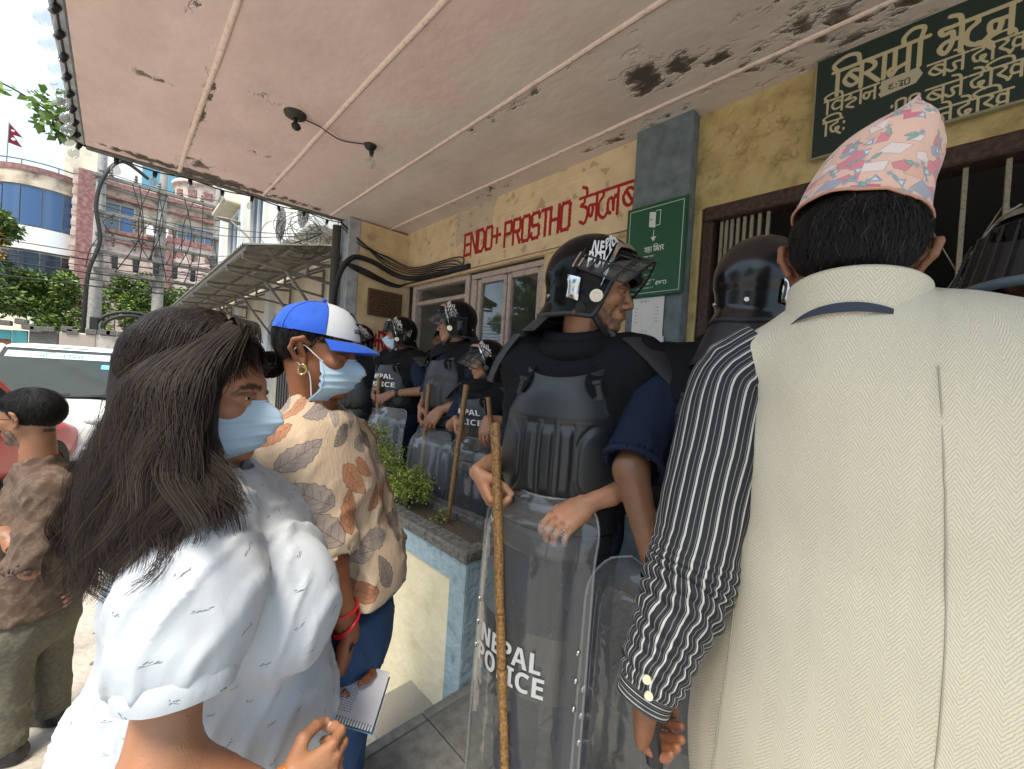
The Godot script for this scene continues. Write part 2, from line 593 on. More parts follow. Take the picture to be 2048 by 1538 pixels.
# words as solid letters bent onto a surface: put(x, y) gives the place, x and y in metres from the middle of the words
func words(text: String, high: float, thick: float, put: Callable, mono := false) -> MB:
	var tm := TextMesh.new()
	var f := SystemFont.new()
	f.font_names = PackedStringArray(["Droid Sans"])
	f.font_weight = 700
	tm.font = f
	tm.text = text
	tm.font_size = 64
	tm.pixel_size = high / 48.0
	tm.depth = 0.001
	tm.curve_step = 3.0
	var a := tm.surface_get_arrays(0) if tm.get_surface_count() else []
	var mb := MB.new()
	if a.is_empty(): return mb
	var ix = a[Mesh.ARRAY_INDEX]
	var vs: PackedVector3Array = a[Mesh.ARRAY_VERTEX]
	for p in vs:
		var s: Vector3 = put.call(p.x, p.y)
		var e := 0.004
		var du: Vector3 = put.call(p.x + e, p.y) - s
		var dv: Vector3 = put.call(p.x, p.y + e) - s
		var nn := du.cross(dv).normalized()
		mb.vert(s + nn * (thick if p.z > 0 else -thick), nn)
	for i in (ix if ix != null else PackedInt32Array(range(vs.size()))): mb.idx.append(i)
	return mb

# ================================================================ the place
var M := {}
func ceil_y(x: float) -> float: return 2.90 + 0.032 * x

func make_materials() -> void:
	noise.seed = 5
	noise.frequency = 0.01
	noise.fractal_octaves = 4
	M.cream = nmat(0.012, [[0.0, .40, .29, .15], [0.3, .60, .46, .27], [0.6, .66, .51, .31], [1.0, .70, .56, .36]], 11, 0.55, 0.85, 0.5, 0.03)
	M.planter = nmat(0.01, [[0.0, .60, .52, .33], [0.25, .71, .63, .43], [0.6, .76, .68, .47], [1.0, .80, .73, .54]], 12, 0.8, 0.85, 0.35, 0.04)
	M.ochre = nmat(0.012, [[0.0, .20, .15, .08], [0.22, .40, .30, .13], [0.5, .50, .39, .17], [0.85, .54, .43, .21], [1.0, .42, .38, .30]], 13, 0.8, 0.85, 1.0, 0.03)
	M.blue_paint = nmat(0.02, [[0.0, .16, .22, .25], [0.3, .27, .37, .42], [1.0, .36, .46, .52]], 14, 1.2, 0.75, 0.4, 0.05)
	M.slate_paint = nmat(0.015, [[0.0, .09, .11, .12], [0.4, .13, .165, .18], [1.0, .18, .22, .24]], 15, 1.0, 0.7, 0.3, 0.05)
	M.grey_paint = nmat(0.015, [[0.0, .26, .28, .30], [0.5, .36, .39, .42], [1.0, .44, .47, .50]], 16, 1.0, 0.75, 0.3, 0.05)
	M.concrete = nmat(0.03, [[0.0, .06, .055, .05], [0.4, .13, .125, .115], [1.0, .22, .21, .19]], 17, 1.6, 0.9, 0.6, 0.08)
	M.ground = nmat(0.012, [[0.0, .22, .195, .165], [0.3, .36, .33, .29], [0.7, .42, .385, .34], [1.0, .48, .45, .40]], 18, 0.45, 0.92, 0.8, 0.1)
	M.terrazzo = nmat(0.16, [[0.0, .10, .09, .075], [0.38, .20, .18, .155], [0.5, .40, .37, .31], [1.0, .56, .53, .46]], 19, 2.2, 0.8, 0.15, 0.2)
	M.tile = nmat(0.02, [[0.0, .13, .128, .122], [0.5, .19, .187, .178], [1.0, .25, .245, .235]], 20, 1.8, 0.6, 0.15, 0.1)
	M.grout = mat(.05, .048, .045, 0.95)
	M.soil = nmat(0.05, [[0.0, .06, .045, .03], [0.5, .19, .145, .10], [1.0, .32, .26, .19]], 21, 3.0, 0.95, 1.5, 0.1)
	M.frame = nmat(0.02, [[0.0, .32, .25, .21], [0.4, .50, .41, .36], [1.0, .58, .49, .44]], 22, 1.5, 0.6)
	M.dark = mat(.13, .13, .13, 0.6)  # dark grey standing in for the shade inside openings
	M.room = mat(.22, .21, .19, 0.9)
	M.pane = glass(.10, .12, .12, 0.12, 0.02)
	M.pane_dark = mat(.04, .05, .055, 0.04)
	M.rust = nmat(0.03, [[0.0, .018, .009, .007], [0.5, .05, .024, .018], [1.0, .09, .05, .038]], 23, 2.0, 0.6)
	M.gate_bar = nmat(0.05, [[0.0, .13, .11, .075], [0.4, .26, .23, .165], [1.0, .36, .33, .25]], 24, 3.0, 0.55)
	M.cable = mat(.014, .014, .015, 0.55)
	M.pipe = nmat(0.03, [[0.0, .03, .026, .022], [1.0, .075, .065, .055]], 25, 2.0, 0.6)
	M.paper = mat(.74, .75, .77, 0.8)
	M.steel = nmat(0.03, [[0.0, .11, .10, .09], [1.0, .24, .22, .20]], 26, 1.2, 0.5, 0.0)
	M.pole = nmat(0.03, [[0.0, .22, .215, .20], [0.5, .34, .33, .31], [1.0, .42, .41, .39]], 27, 0.7, 0.7)
	M.angle = nmat(0.03, [[0.0, .12, .11, .10], [1.0, .26, .24, .22]], 28, 0.8, 0.6)
	M.sheet = nmat(0.015, [[0.0, .12, .115, .09], [0.5, .20, .19, .155], [1.0, .27, .26, .22]], 29, 0.6, 0.5)
	M.bulb = glass(.42, .43, .42, 0.30, 0.02)
	M.white = mat(.72, .72, .70, 0.6)
	M.pink = nmat(0.012, [[0.0, .22, .18, .15], [0.35, .48, .38, .33], [0.7, .58, .47, .41], [1.0, .64, .53, .46]], 30, 0.35, 0.9)  # stained, and greyed so distance haze is put into the colour
	M.stained = nmat(0.02, [[0.0, .12, .10, .085], [0.35, .34, .28, .22], [0.6, .52, .43, .33], [1.0, .60, .50, .40]], 31, 0.14, 0.9)
	M.maroon = nmat(0.02, [[0.0, .13, .065, .06], [0.5, .23, .11, .10], [1.0, .33, .20, .18]], 32, 0.5, 0.9)  # lightened and greyed, distance haze painted into the maroon
	M.pale = nmat(0.012, [[0.0, .50, .45, .34], [0.5, .66, .61, .48], [1.0, .72, .68, .56]], 33, 0.2, 0.85)
	M.blue_glass = mat(.035, .085, .19, 0.08)
	M.blue_glass.metallic_specular = 0.6
	M.brick = nmat(0.03, [[0.0, .11, .06, .045], [0.5, .22, .12, .09], [1.0, .30, .19, .15]], 34, 2.0, 0.9)
	M.lime = nmat(0.015, [[0.0, .34, .30, .27], [0.4, .52, .47, .43], [1.0, .60, .56, .52]], 35, 0.4, 0.9, 0.6, 0.05)
	M.teal = mat(.06, .26, .30, 0.6)
	M.car_dark = mat(.02, .022, .024, 0.35)
	M.car_glass = mat(.05, .075, .08, 0.03)
	M.car_glass.metallic_specular = 0.8
	M.rubber = mat(.02, .02, .02, 0.8)
	M.lamp_glass = mat(.5, .52, .54, 0.05)
	M.leaf = vmat(0.5)
	M.leaf.backlight_enabled = true
	M.leaf.backlight = Color(0.25, 0.32, 0.10)
	M.leaf.cull_mode = BaseMaterial3D.CULL_DISABLED
	M.bark = nmat(0.05, [[0.0, .05, .04, .03], [1.0, .16, .13, .10]], 36, 2.0, 0.95)

# ---- the underside of the canopy: pink distemper with mould, flakes and bare patches
func ceiling_maps(w: int, h: int, x0: float, x1: float, z0: float, z1: float) -> Array:
	var img := Image.create(w, h, false, Image.FORMAT_RGB8)
	var hm := Image.create(w, h, false, Image.FORMAT_L8)
	var fine := FastNoiseLite.new()
	fine.seed = 3; fine.frequency = 0.03; fine.fractal_octaves = 5
	var a: PackedByteArray = fine.get_image(w, h, false, false, true).get_data()
	fine.seed = 9; fine.frequency = 0.006
	var b: PackedByteArray = fine.get_image(w, h, false, false, true).get_data()
	fine.noise_type = FastNoiseLite.TYPE_CELLULAR
	fine.frequency = 0.035; fine.seed = 4; fine.fractal_octaves = 3
	fine.domain_warp_enabled = true
	fine.domain_warp_amplitude = 30.0
	var cl: PackedByteArray = fine.get_image(w, h, false, false, true).get_data()
	var out := PackedByteArray()
	out.resize(w * h * 3)
	var hh := PackedByteArray()
	hh.resize(w * h)
	# worn places: x, z, reach in x, reach in z, strength
	var worn := [[1.98, -1.14, .16, .13, 1.0], [2.02, -.96, .10, .14, .85], [2.1, -.82, .10, .10, .7], [2.2, -.3, .35, .7, .52], [1.9, -.35, .35, .35, .5], [2.35, -1.4, .1, .6, .42], [.55, -4.52, .55, .10, 1.0], [.1, -4.5, .3, .07, .85], [.42, -4.3, .18, .14, .65], [.34, -3.4, .035, .7, .7],
		[.97, -4.2, .04, .4, .55], [1.2, -4.5, .5, .07, .7], [.1, -3.2, .10, .05, .65], [.6, -2.9, .12, .06, .5], [.75, -3.7, .10, .05, .5], [.2, -2.3, .06, .2, .45], [1.65, -2.0, .05, .9, .4], [2.3, -2.8, .15, .5, .4]]
	var rows := []
	for k in worn:
		rows.append([int((k[0] - x0) / (x1 - x0) * w), int((k[1] - z0) / (z1 - z0) * h), k[2] / (x1 - x0) * w, k[3] / (z1 - z0) * h, k[4]])
	var wear := PackedFloat32Array()
	wear.resize(w * h)
	for k in rows:
		for y in range(maxi(0, int(k[1] - 2 * k[3])), mini(h, int(k[1] + 2 * k[3]))):
			for x in range(maxi(0, int(k[0] - 2 * k[2])), mini(w, int(k[0] + 2 * k[2]))):
				var q: float = pow((x - k[0]) / k[2], 2.0) + pow((y - k[1]) / k[3], 2.0)
				var i := y * w + x
				wear[i] = maxf(wear[i], k[4] * exp(-q))
	for i in w * h:
		var f := a[i] / 255.0
		var g := b[i] / 255.0
		var xx: float = x0 + (x1 - x0) * (i % w) / w
		# rosy outside, putty inside: partly real paint, partly lighting put into the colour
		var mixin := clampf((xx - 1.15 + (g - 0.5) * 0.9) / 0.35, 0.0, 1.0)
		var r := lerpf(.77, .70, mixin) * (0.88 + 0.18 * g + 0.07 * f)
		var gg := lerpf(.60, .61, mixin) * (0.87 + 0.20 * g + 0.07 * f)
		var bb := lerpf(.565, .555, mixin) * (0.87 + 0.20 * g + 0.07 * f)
		var ht := 0.62 + 0.08 * f
		var e := wear[i]
		if e > 0.02:
			var q := e * 1.15 + (cl[i] / 255.0 - 0.5) * 0.9 + (f - 0.5) * 0.55
			if q > 0.62:
				var deep := clampf((q - 0.62) * 4.0, 0.0, 1.0)
				r = lerpf(.30, .085, deep); gg = lerpf(.24, .068, deep); bb = lerpf(.19, .055, deep)
				ht = 0.45 - 0.25 * deep
			elif q > 0.54:
				r *= 1.12; gg *= 1.16; bb *= 1.2
				ht = 0.95
			elif q > 0.40:
				var s := (q - 0.40) / 0.14
				r *= 1.0 - 0.2 * s; gg *= 1.0 - 0.18 * s; bb *= 1.0 - 0.18 * s
				ht += 0.14 * s
		out[i * 3] = int(255.0 * pow(clampf(r, 0, 1), 0.4545)); out[i * 3 + 1] = int(255.0 * pow(clampf(gg, 0, 1), 0.4545)); out[i * 3 + 2] = int(255.0 * pow(clampf(bb, 0, 1), 0.4545))
		hh[i] = int(255.0 * clampf(ht, 0, 1))
	img.set_data(w, h, false, Image.FORMAT_RGB8, out)
	hm.set_data(w, h, false, Image.FORMAT_L8, hh)
	return [img, hm]

func build_canopy() -> void:
	var t := thing("porch_canopy", "long concrete porch canopy with a peeling pink underside over the police line", "canopy", Vector3(1.0, 2.9, -1))
	var x0 := -0.22
	var x1 := 2.56
	var z0 := -4.6
	var z1 := 0.6
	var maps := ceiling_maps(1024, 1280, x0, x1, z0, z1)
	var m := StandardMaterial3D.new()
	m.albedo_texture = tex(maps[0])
	m.roughness = 0.85
	m.heightmap_enabled = true
	m.heightmap_texture = tex(maps[1])
	m.heightmap_scale = 2.2
	m.texture_repeat = false
	var mb := MB.new()
	# underside, gently uneven like hand-laid plaster
	mb.grid(48, 80, func(s, q):
		var x: float = lerpf(x0, x1, s)
		var z: float = lerpf(z0, z1, q)
		var drop: float = noise.get_noise_2d(x * 60, z * 60) * 0.006
		return Vector3(x, ceil_y(x) + drop, z))
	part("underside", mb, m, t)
	mb = MB.new()
	mb.box(Vector3((x0 + x1) / 2, 3.09, -0.4), Vector3(x1 - x0 - 0.02, 0.18, 8.38))
	mb.box(Vector3((x0 + x1) / 2, 2.96, 2.2), Vector3(x1 - x0 - 0.02, 0.10, 3.18))
	part("slab", mb, M.concrete, t)
	# edge bands along the street and the far end
	mb = MB.new()
	mb.box(Vector3(x0 - 0.03, 3.03, -0.4), Vector3(0.06, 0.27, 8.5), Transform3D(), 0.01)
	part("edge_band", mb, M.grey_paint, t)
	mb = MB.new()
	for k in 10:
		var xa := x0 + k * 0.268
		mb.box(Vector3(xa + 0.134, ceil_y(xa) + 0.105, z0 - 0.035), Vector3(0.268, 0.23, 0.07), Transform3D(), 0.006)
	part("edge_band", mb, M.concrete, t)
	var rib := nmat(0.03, [[0.0, .44, .33, .28], [0.35, .78, .61, .54], [1.0, .84, .70, .63]], 41, 1.5, 0.85)
	for x in [0.335, 0.965, 1.605, 2.25]:
		mb = MB.new()
		var path := PackedVector3Array()
		for k in 41:
			var z := lerpf(z0 + 0.02, 2.5, k / 40.0)
			path.append(Vector3(x + noise.get_noise_2d(z * 40, x * 300) * 0.008, ceil_y(x) + 0.004 + noise.get_noise_2d(z * 90, x * 99) * 0.004, z))
		mb.tube(path, 0.0175, 8, true, 1.0, 0.9)
		part("rib", mb, rib, t)

# the painted band over the doors
func lettered_map(w: int, h: int) -> Image:
	var img := Image.create(w, h, false, Image.FORMAT_RGB8)
	var fine := FastNoiseLite.new()
	fine.seed = 21; fine.frequency = 0.012; fine.fractal_octaves = 5
	var a: PackedByteArray = fine.get_image(w, h, false, false, true).get_data()
	fine.seed = 22; fine.frequency = 0.004
	var b: PackedByteArray = fine.get_image(w, h, false, false, true).get_data()
	var out := PackedByteArray()
	out.resize(w * h * 3)
	for i in w * h:
		var k := 0.80 + 0.16 * a[i] / 255.0 + 0.12 * b[i] / 255.0
		var x := i % w
		var y := i / w
		var r := .76 * k
		var g := .60 * k
		var bl := .38 * k
		# a patch of newer plaster left of the middle, bare along its top
		var pt := (a[i] - 128) / 255.0 * 50.0
		if x + pt > w * 0.325 and x + pt < w * 0.52 and y < h * 0.55 + pt:
			r = .58 * k; g = .48 * k; bl = .36 * k
		if a[i] < 52: r *= 0.72; g *= 0.70; bl *= 0.66
		out[i * 3] = int(255.0 * pow(r, 0.4545)); out[i * 3 + 1] = int(255.0 * pow(g, 0.4545)); out[i * 3 + 2] = int(255.0 * pow(bl, 0.4545))
	img.set_data(w, h, false, Image.FORMAT_RGB8, out)
	return img

func build_facade() -> void:
	# ---- band with the red letters: from z -4.5 to -1.4, top to bottom 2.98 to 2.37
	var zl := -4.5
	var zr := -1.40
	var img := lettered_map(1536, 300)
	var red := lin(.36, .012, .014)
	var px := 1536.0 / (zr - zl)
	var py := 300.0 / 0.62
	var s := px * 0.018
	write(img, "ENDO+", Vector2((-3.32 - zl) * px, 0.275 * py), px * 0.0142, py * 0.0205, py * 0.030, red, true, 2.0)
	write(img, "PROSTHO", Vector2((-2.73 - zl) * px, 0.29 * py), px * 0.0138, py * 0.0208, py * 0.030, red, true, 2.0)
	write(img, "डेनटल", Vector2((-1.895 - zl) * px, 0.295 * py), px * 0.0110, py * 0.0195, py * 0.023, red, false, 2.0)
	write(img, "बल", Vector2((-1.535 - zl) * px, 0.295 * py), px * 0.0125, py * 0.0195, py * 0.023, red, false, 2.0)
	# the half letters' strike-through strokes
	var m := StandardMaterial3D.new()
	m.albedo_texture = tex(img)
	m.roughness = 0.8
	m.texture_repeat = false
	m.heightmap_enabled = true
	m.heightmap_texture = ntex(0.02, [], 77, 512)
	m.heightmap_scale = 0.5
	var t := thing("lettered_wall", "cream wall band with red painted lettering above the dental block doors", "wall", Vector3(2.5, 0, -3))
	var mb := MB.new()
	mb.grid(40, 8, func(u, v2):
		var z: float = lerpf(zl, zr, u)
		var y: float = lerpf(3.0, 2.375, v2)
		return Vector3(2.47 + noise.get_noise_2d(z * 50, y * 50) * 0.004, y, z))
	part("plaster_face", mb, m, t)
	mb = MB.new()
	mb.box(Vector3(2.58, 2.69, -2.95), Vector3(0.2, 0.62, 3.1))
	part("beam", mb, M.cream, t)
	mb = MB.new()
	mb.box(Vector3(2.49, 2.352, -2.95), Vector3(0.06, 0.03, 3.1), Transform3D(), 0.008)
	part("drip_edge", mb, M.cream, t)
	mb = MB.new()
	mb.box(Vector3(2.62, 0.45, -2.72), Vector3(0.16, 0.9, 1.16))
	part("wall_below_window", mb, M.cream, t)
	mb = MB.new()
	mb.box(Vector3(2.58, 1.17, -1.83), Vector3(0.2, 2.34, 0.82))
	part("wall_beside_window", mb, M.cream, t)

	# ---- door and window frames
	var d := thing("entrance_door_frame", "beige door frame with a dark transom pane, open into a dark hall", "door frame", Vector3(2.55, 0, -3.8))
	for z in [-4.33, -3.31]:
		mb = MB.new(); mb.box(Vector3(2.57, 1.16, z), Vector3(0.10, 2.36, 0.07), Transform3D(), 0.008); part("post", mb, M.frame, d)
	mb = MB.new(); mb.box(Vector3(2.57, 2.315, -3.82), Vector3(0.10, 0.05, 0.95), Transform3D(), 0.006); part("head", mb, M.frame, d)
	mb = MB.new(); mb.box(Vector3(2.575, 2.13, -3.82), Vector3(0.08, 0.045, 0.95), Transform3D(), 0.006); part("transom_bar", mb, M.frame, d)
	mb = MB.new(); mb.box(Vector3(2.58, 2.22, -3.82), Vector3(0.006, 0.14, 0.95)); part("transom_pane", mb, M.pane, d)
	var w := thing("hospital_window", "beige framed window of two tall panes mirroring trees, right of the entrance door", "window", Vector3(2.55, 1.6, -2.75))
	mb = MB.new()
	for e in [[2.57, 2.30, -2.74, .05, 1.0], [2.57, 0.93, -2.74, .06, 1.0]]: mb.box(Vector3(e[0], e[1], e[2]), Vector3(.10, e[3], e[4]), Transform3D(), 0.006)
	for z in [-3.2, -2.28]: mb.box(Vector3(2.57, 1.615, z), Vector3(.10, 1.31, .075), Transform3D(), 0.006)
	part("window_frame", mb, M.frame, w)
	for k in 2:
		var za := -3.155 + k * 0.425
		mb = MB.new()
		for zz in [za + 0.022, za + 0.39]: mb.box(Vector3(2.565, 1.62, zz), Vector3(.05, 1.29, .044), Transform3D(), 0.004)
		for yy in [0.985, 2.25]: mb.box(Vector3(2.565, yy, za + 0.206), Vector3(.048, .05, .324), Transform3D(), 0.004)
		part("sash", mb, M.frame, w)
		mb = MB.new(); mb.box(Vector3(2.57, 1.62, za + 0.206), Vector3(.006, 1.22, .33)); part("pane", mb, M.pane, w)
	# ---- dark hall behind the door, and the dark passage behind the gate
	mb = MB.new()
	mb.box(Vector3(11.6, 1.4, -1.5), Vector3(0.2, 3.4, 7))
	mb.box(Vector3(7.1, 1.4, -5.0), Vector3(9.2, 3.4, 0.2))
	mb.box(Vector3(7.1, 1.4, 2.4), Vector3(9.2, 3.4, 0.2))
	mb.box(Vector3(7.1, 3.2, -1.3), Vector3(9.2, 0.2, 7.6))
	mb.box(Vector3(7.1, -0.11, -1.3), Vector3(9.2, 0.2, 7.6))
	mb.box(Vector3(7.0, 1.4, -1.35), Vector3(8.6, 3.4, 0.12))
	var hall := single("dark_hall", mb, M.room, "unlit hall seen through the open door and between the gate bars", "room")
	hall.set_meta("kind", "structure")

	# ---- slate pillar
	mb = MB.new()
	mb.box(Vector3(2.53, 1.5, -1.235), Vector3(0.26, 3.06, 0.37), Transform3D(), 0.01)
	single("slate_pillar", mb, M.slate_paint, "slate grey painted pillar carrying the green notice board", "pillar")
	# ---- gate wall
	var gw := thing("gate_wall", "flaking ochre wall between the slate pillar and the patient visiting board", "wall", Vector3(2.5, 0, 0))
	mb = MB.new()
	mb.grid(40, 10, func(u, v2):
		var z: float = lerpf(-1.05, 1.9, u)
		var y: float = lerpf(3.0, 2.40, v2)
		return Vector3(2.50 + noise.get_noise_2d(z * 60, y * 60) * 0.006, y, z))
	part("plaster_face", mb, M.ochre, gw)
	mb = MB.new()
	mb.box(Vector3(2.62, 2.70, 0.42), Vector3(0.22, 0.6, 2.94))
	part("lintel", mb, M.ochre, gw)
	mb = MB.new()
	mb.box(Vector3(2.575, 1.2, -1.025), Vector3(0.17, 2.4, 0.05), Transform3D(), 0.006)
	mb.box(Vector3(2.6, 1.2, 1.75), Vector3(0.2, 2.4, 0.3), Transform3D(), 0.006)
	part("jamb", mb, M.ochre, gw)
	# flakes of lifted paint
	var rg := RandomNumberGenerator.new()
	rg.seed = 4
	mb = MB.new()
	for k in 46:
		var z := rg.randf_range(-0.95, -0.5)
		var y := rg.randf_range(2.55, 2.88)
		var r := rg.randf_range(0.006, 0.022)
		var poly := PackedVector2Array()
		for a in 6:
			poly.append(Vector2(cos(TAU * a / 6.0), sin(TAU * a / 6.0)) * r * rg.randf_range(0.5, 1.1))
		var bs := Basis(Vector3(0, 0, 1), Vector3(0, 1, 0), Vector3(-1, 0, 0)) * Basis(Vector3.RIGHT, rg.randf_range(-0.35, 0.35))
		mb.slab(poly, 0.0015, Transform3D(bs, Vector3(2.488, y, z)))
	var fl := part("paint_flake", mb, M.ochre, gw)
	fl.set_meta("kind", "stuff")

	# ---- folding gate
	var fg := thing("folding_gate", "rusty brown framed folding steel gate with crossed lattice bars", "gate", Vector3(2.55, 0, 0.3))
	mb = MB.new(); mb.box(Vector3(2.56, 2.36, 0.32), Vector3(0.14, 0.085, 2.62), Transform3D(), 0.008); part("head_rail", mb, M.rust, fg)
	mb = MB.new(); mb.box(Vector3(2.56, 1.16, -0.965), Vector3(0.12, 2.32, 0.06), Transform3D(), 0.008); part("side_rail", mb, M.rust, fg)
	mb = MB.new(); mb.box(Vector3(2.58, 0.03, 0.32), Vector3(0.06, 0.06, 2.5)); part("floor_rail", mb, M.rust, fg)
	var zs := []
	for k in 8: zs.append(-0.90 + k * 0.026 + (k * k) * 0.0012)
	for k in 19: zs.append(-0.52 + k * 0.118)
	for z in zs:
		mb = MB.new()
		mb.box(Vector3(2.555, 1.18, z), Vector3(0.022, 2.28, 0.017), Transform3D(), 0.002)
		for y in [0.5, 1.05, 1.6, 2.15]: mb.box(Vector3(2.542, y, z), Vector3(0.008, 0.012, 0.012))
		part("bar", mb, M.gate_bar, fg)
	for k in 9:
		var z := -0.52 + k * 0.236
		for row in 3:
			var y := 0.5 + row * 0.55
			for sgn in [0, 1]:
				mb = MB.new()
				mb.bar(Vector3(2.572 + sgn * 0.006, y + sgn * 0.55, z), Vector3(2.572 + sgn * 0.006, y + (1 - sgn) * 0.55, z + 0.236), 0.004, 0.02, Vector3.RIGHT)
				part("lattice_strip", mb, M.gate_bar, fg)

	# ---- far return wall and its pilaster
	var fp := thing("far_return_wall", "cream end wall with bronze plaque and red lettering beside the entrance", "wall", Vector3(2.1, 0, -4.5))
	mb = MB.new()
	mb.box(Vector3(2.20, 1.22, -4.55), Vector3(0.66, 3.46, 0.2))
	part("plaster_face", mb, M.cream, fp)
	mb = MB.new()
	mb.box(Vector3(1.815, 1.22, -4.56), Vector3(0.13, 3.46, 0.24), Transform3D(), 0.008)
	part("pilaster", mb, M.grey_paint, fp)
	# its painted words
	var im2 := Image.create(512, 320, false, Image.FORMAT_RGBA8)
	im2.fill(Color(red.r, red.g, red.b, 0))
	write(im2, "20+RO", Vector2(10, 30), 9.5, 12, 24, red, true, 2.0)
	write(im2, "EN", Vector2(300, 30), 9.5, 12, 24, red, true, 2.0)
	stroke(im2, pv2([200, 215, 440, 215]), 22, red, true)
	write(im2, "डटल", Vector2(210, 245), 9, 6, 16, red, false)
	var lm := StandardMaterial3D.new()
	lm.albedo_texture = tex(im2)
	lm.transparency = BaseMaterial3D.TRANSPARENCY_ALPHA_SCISSOR
	lm.alpha_scissor_threshold = 0.5
	lm.roughness = 0.8
	mb = MB.new()
	mb.quad(Vector3(1.95, 1.28, -4.446), Vector3(1.95, 1.80, -4.446), Vector3(2.5, 1.80, -4.446), Vector3(2.5, 1.28, -4.446))
	part("painted_letters", mb, lm, fp)
	# plaque
	var pm := nmat(0.02, [[0.0, .035, .018, .008], [0.5, .10, .055, .025], [1.0, .17, .10, .05]], 51, 3.0, 0.45)
	var pq := thing("bronze_plaque", "brown engraved wall plaque hanging above the masked officer", "plaque", Vector3(2.2, 2.1, -4.44))
	mb = MB.new()
	mb.box(Vector3(2.205, 2.08, -4.425), Vector3(0.42, 0.30, 0.03), Transform3D(), 0.008)
	part("panel", mb, pm, pq)
	mb = MB.new()
	for k in 7:
		mb.box(Vector3(2.205 + (k % 3 - 1) * 0.01, 2.18 - k * 0.033, -4.409), Vector3(0.30 - 0.05 * ((k * 5) % 3), 0.008, 0.003))
	part("engraving", mb, mat(.05, .028, .014, 0.5), pq)

func pv2(a: Array) -> PackedVector2Array:
	var o := PackedVector2Array()
	for k in range(0, a.size(), 2): o.append(Vector2(a[k], a[k + 1]))
	return o

func text_lines(img: Image, x: float, y: float, wd: float, rows: int, gap: float, th: float, col: Color, sd: int) -> void:
	var rg := RandomNumberGenerator.new()
	rg.seed = sd
	for r in rows:
		var xx := x
		var stop := x + wd * (1.0 if r < rows - 1 else 0.55)
		while xx < stop:
			var l := rg.randf_range(th * 2.0, th * 6.0)
			stroke(img, pv2([xx, y + r * gap, minf(xx + l, stop), y + r * gap]), th * 0.5, col)
			var k := xx
			while k < minf(xx + l, stop) - th:
				stroke(img, pv2([k + th * 0.5, y + r * gap, k + th * rg.randf_range(0.2, 0.9), y + r * gap + th * 1.3]), th * 0.4, col)
				k += th * 0.9
			xx += l + th * 1.2

func board(called: String, label: String, cat: String, img: Image, centre: Vector3, right: Vector3, up: Vector3, w: float, h: float, thick: float, rim: Material, rimw: float, rough := 0.5) -> Node3D:
	var t := thing(called, label, cat, centre)
	var nn := right.cross(up)
	var m := StandardMaterial3D.new()
	m.albedo_texture = tex(img)
	m.roughness = rough
	m.texture_repeat = false
	var mb := MB.new()
	var a := centre - right * w / 2 - up * h / 2 + nn * thick
	mb.quad(a, a + up * h, a + up * h + right * w, a + right * w)
	part("printed_face", mb, m, t)
	mb = MB.new()
	mb.box(Vector3(0, 0, thick * 0.5 - 0.001), Vector3(w + rimw * 2, h + rimw * 2, thick - 0.004), Transform3D(Basis(right, up, nn), centre), 0.002)
	part("backing", mb, rim, t)
	return t

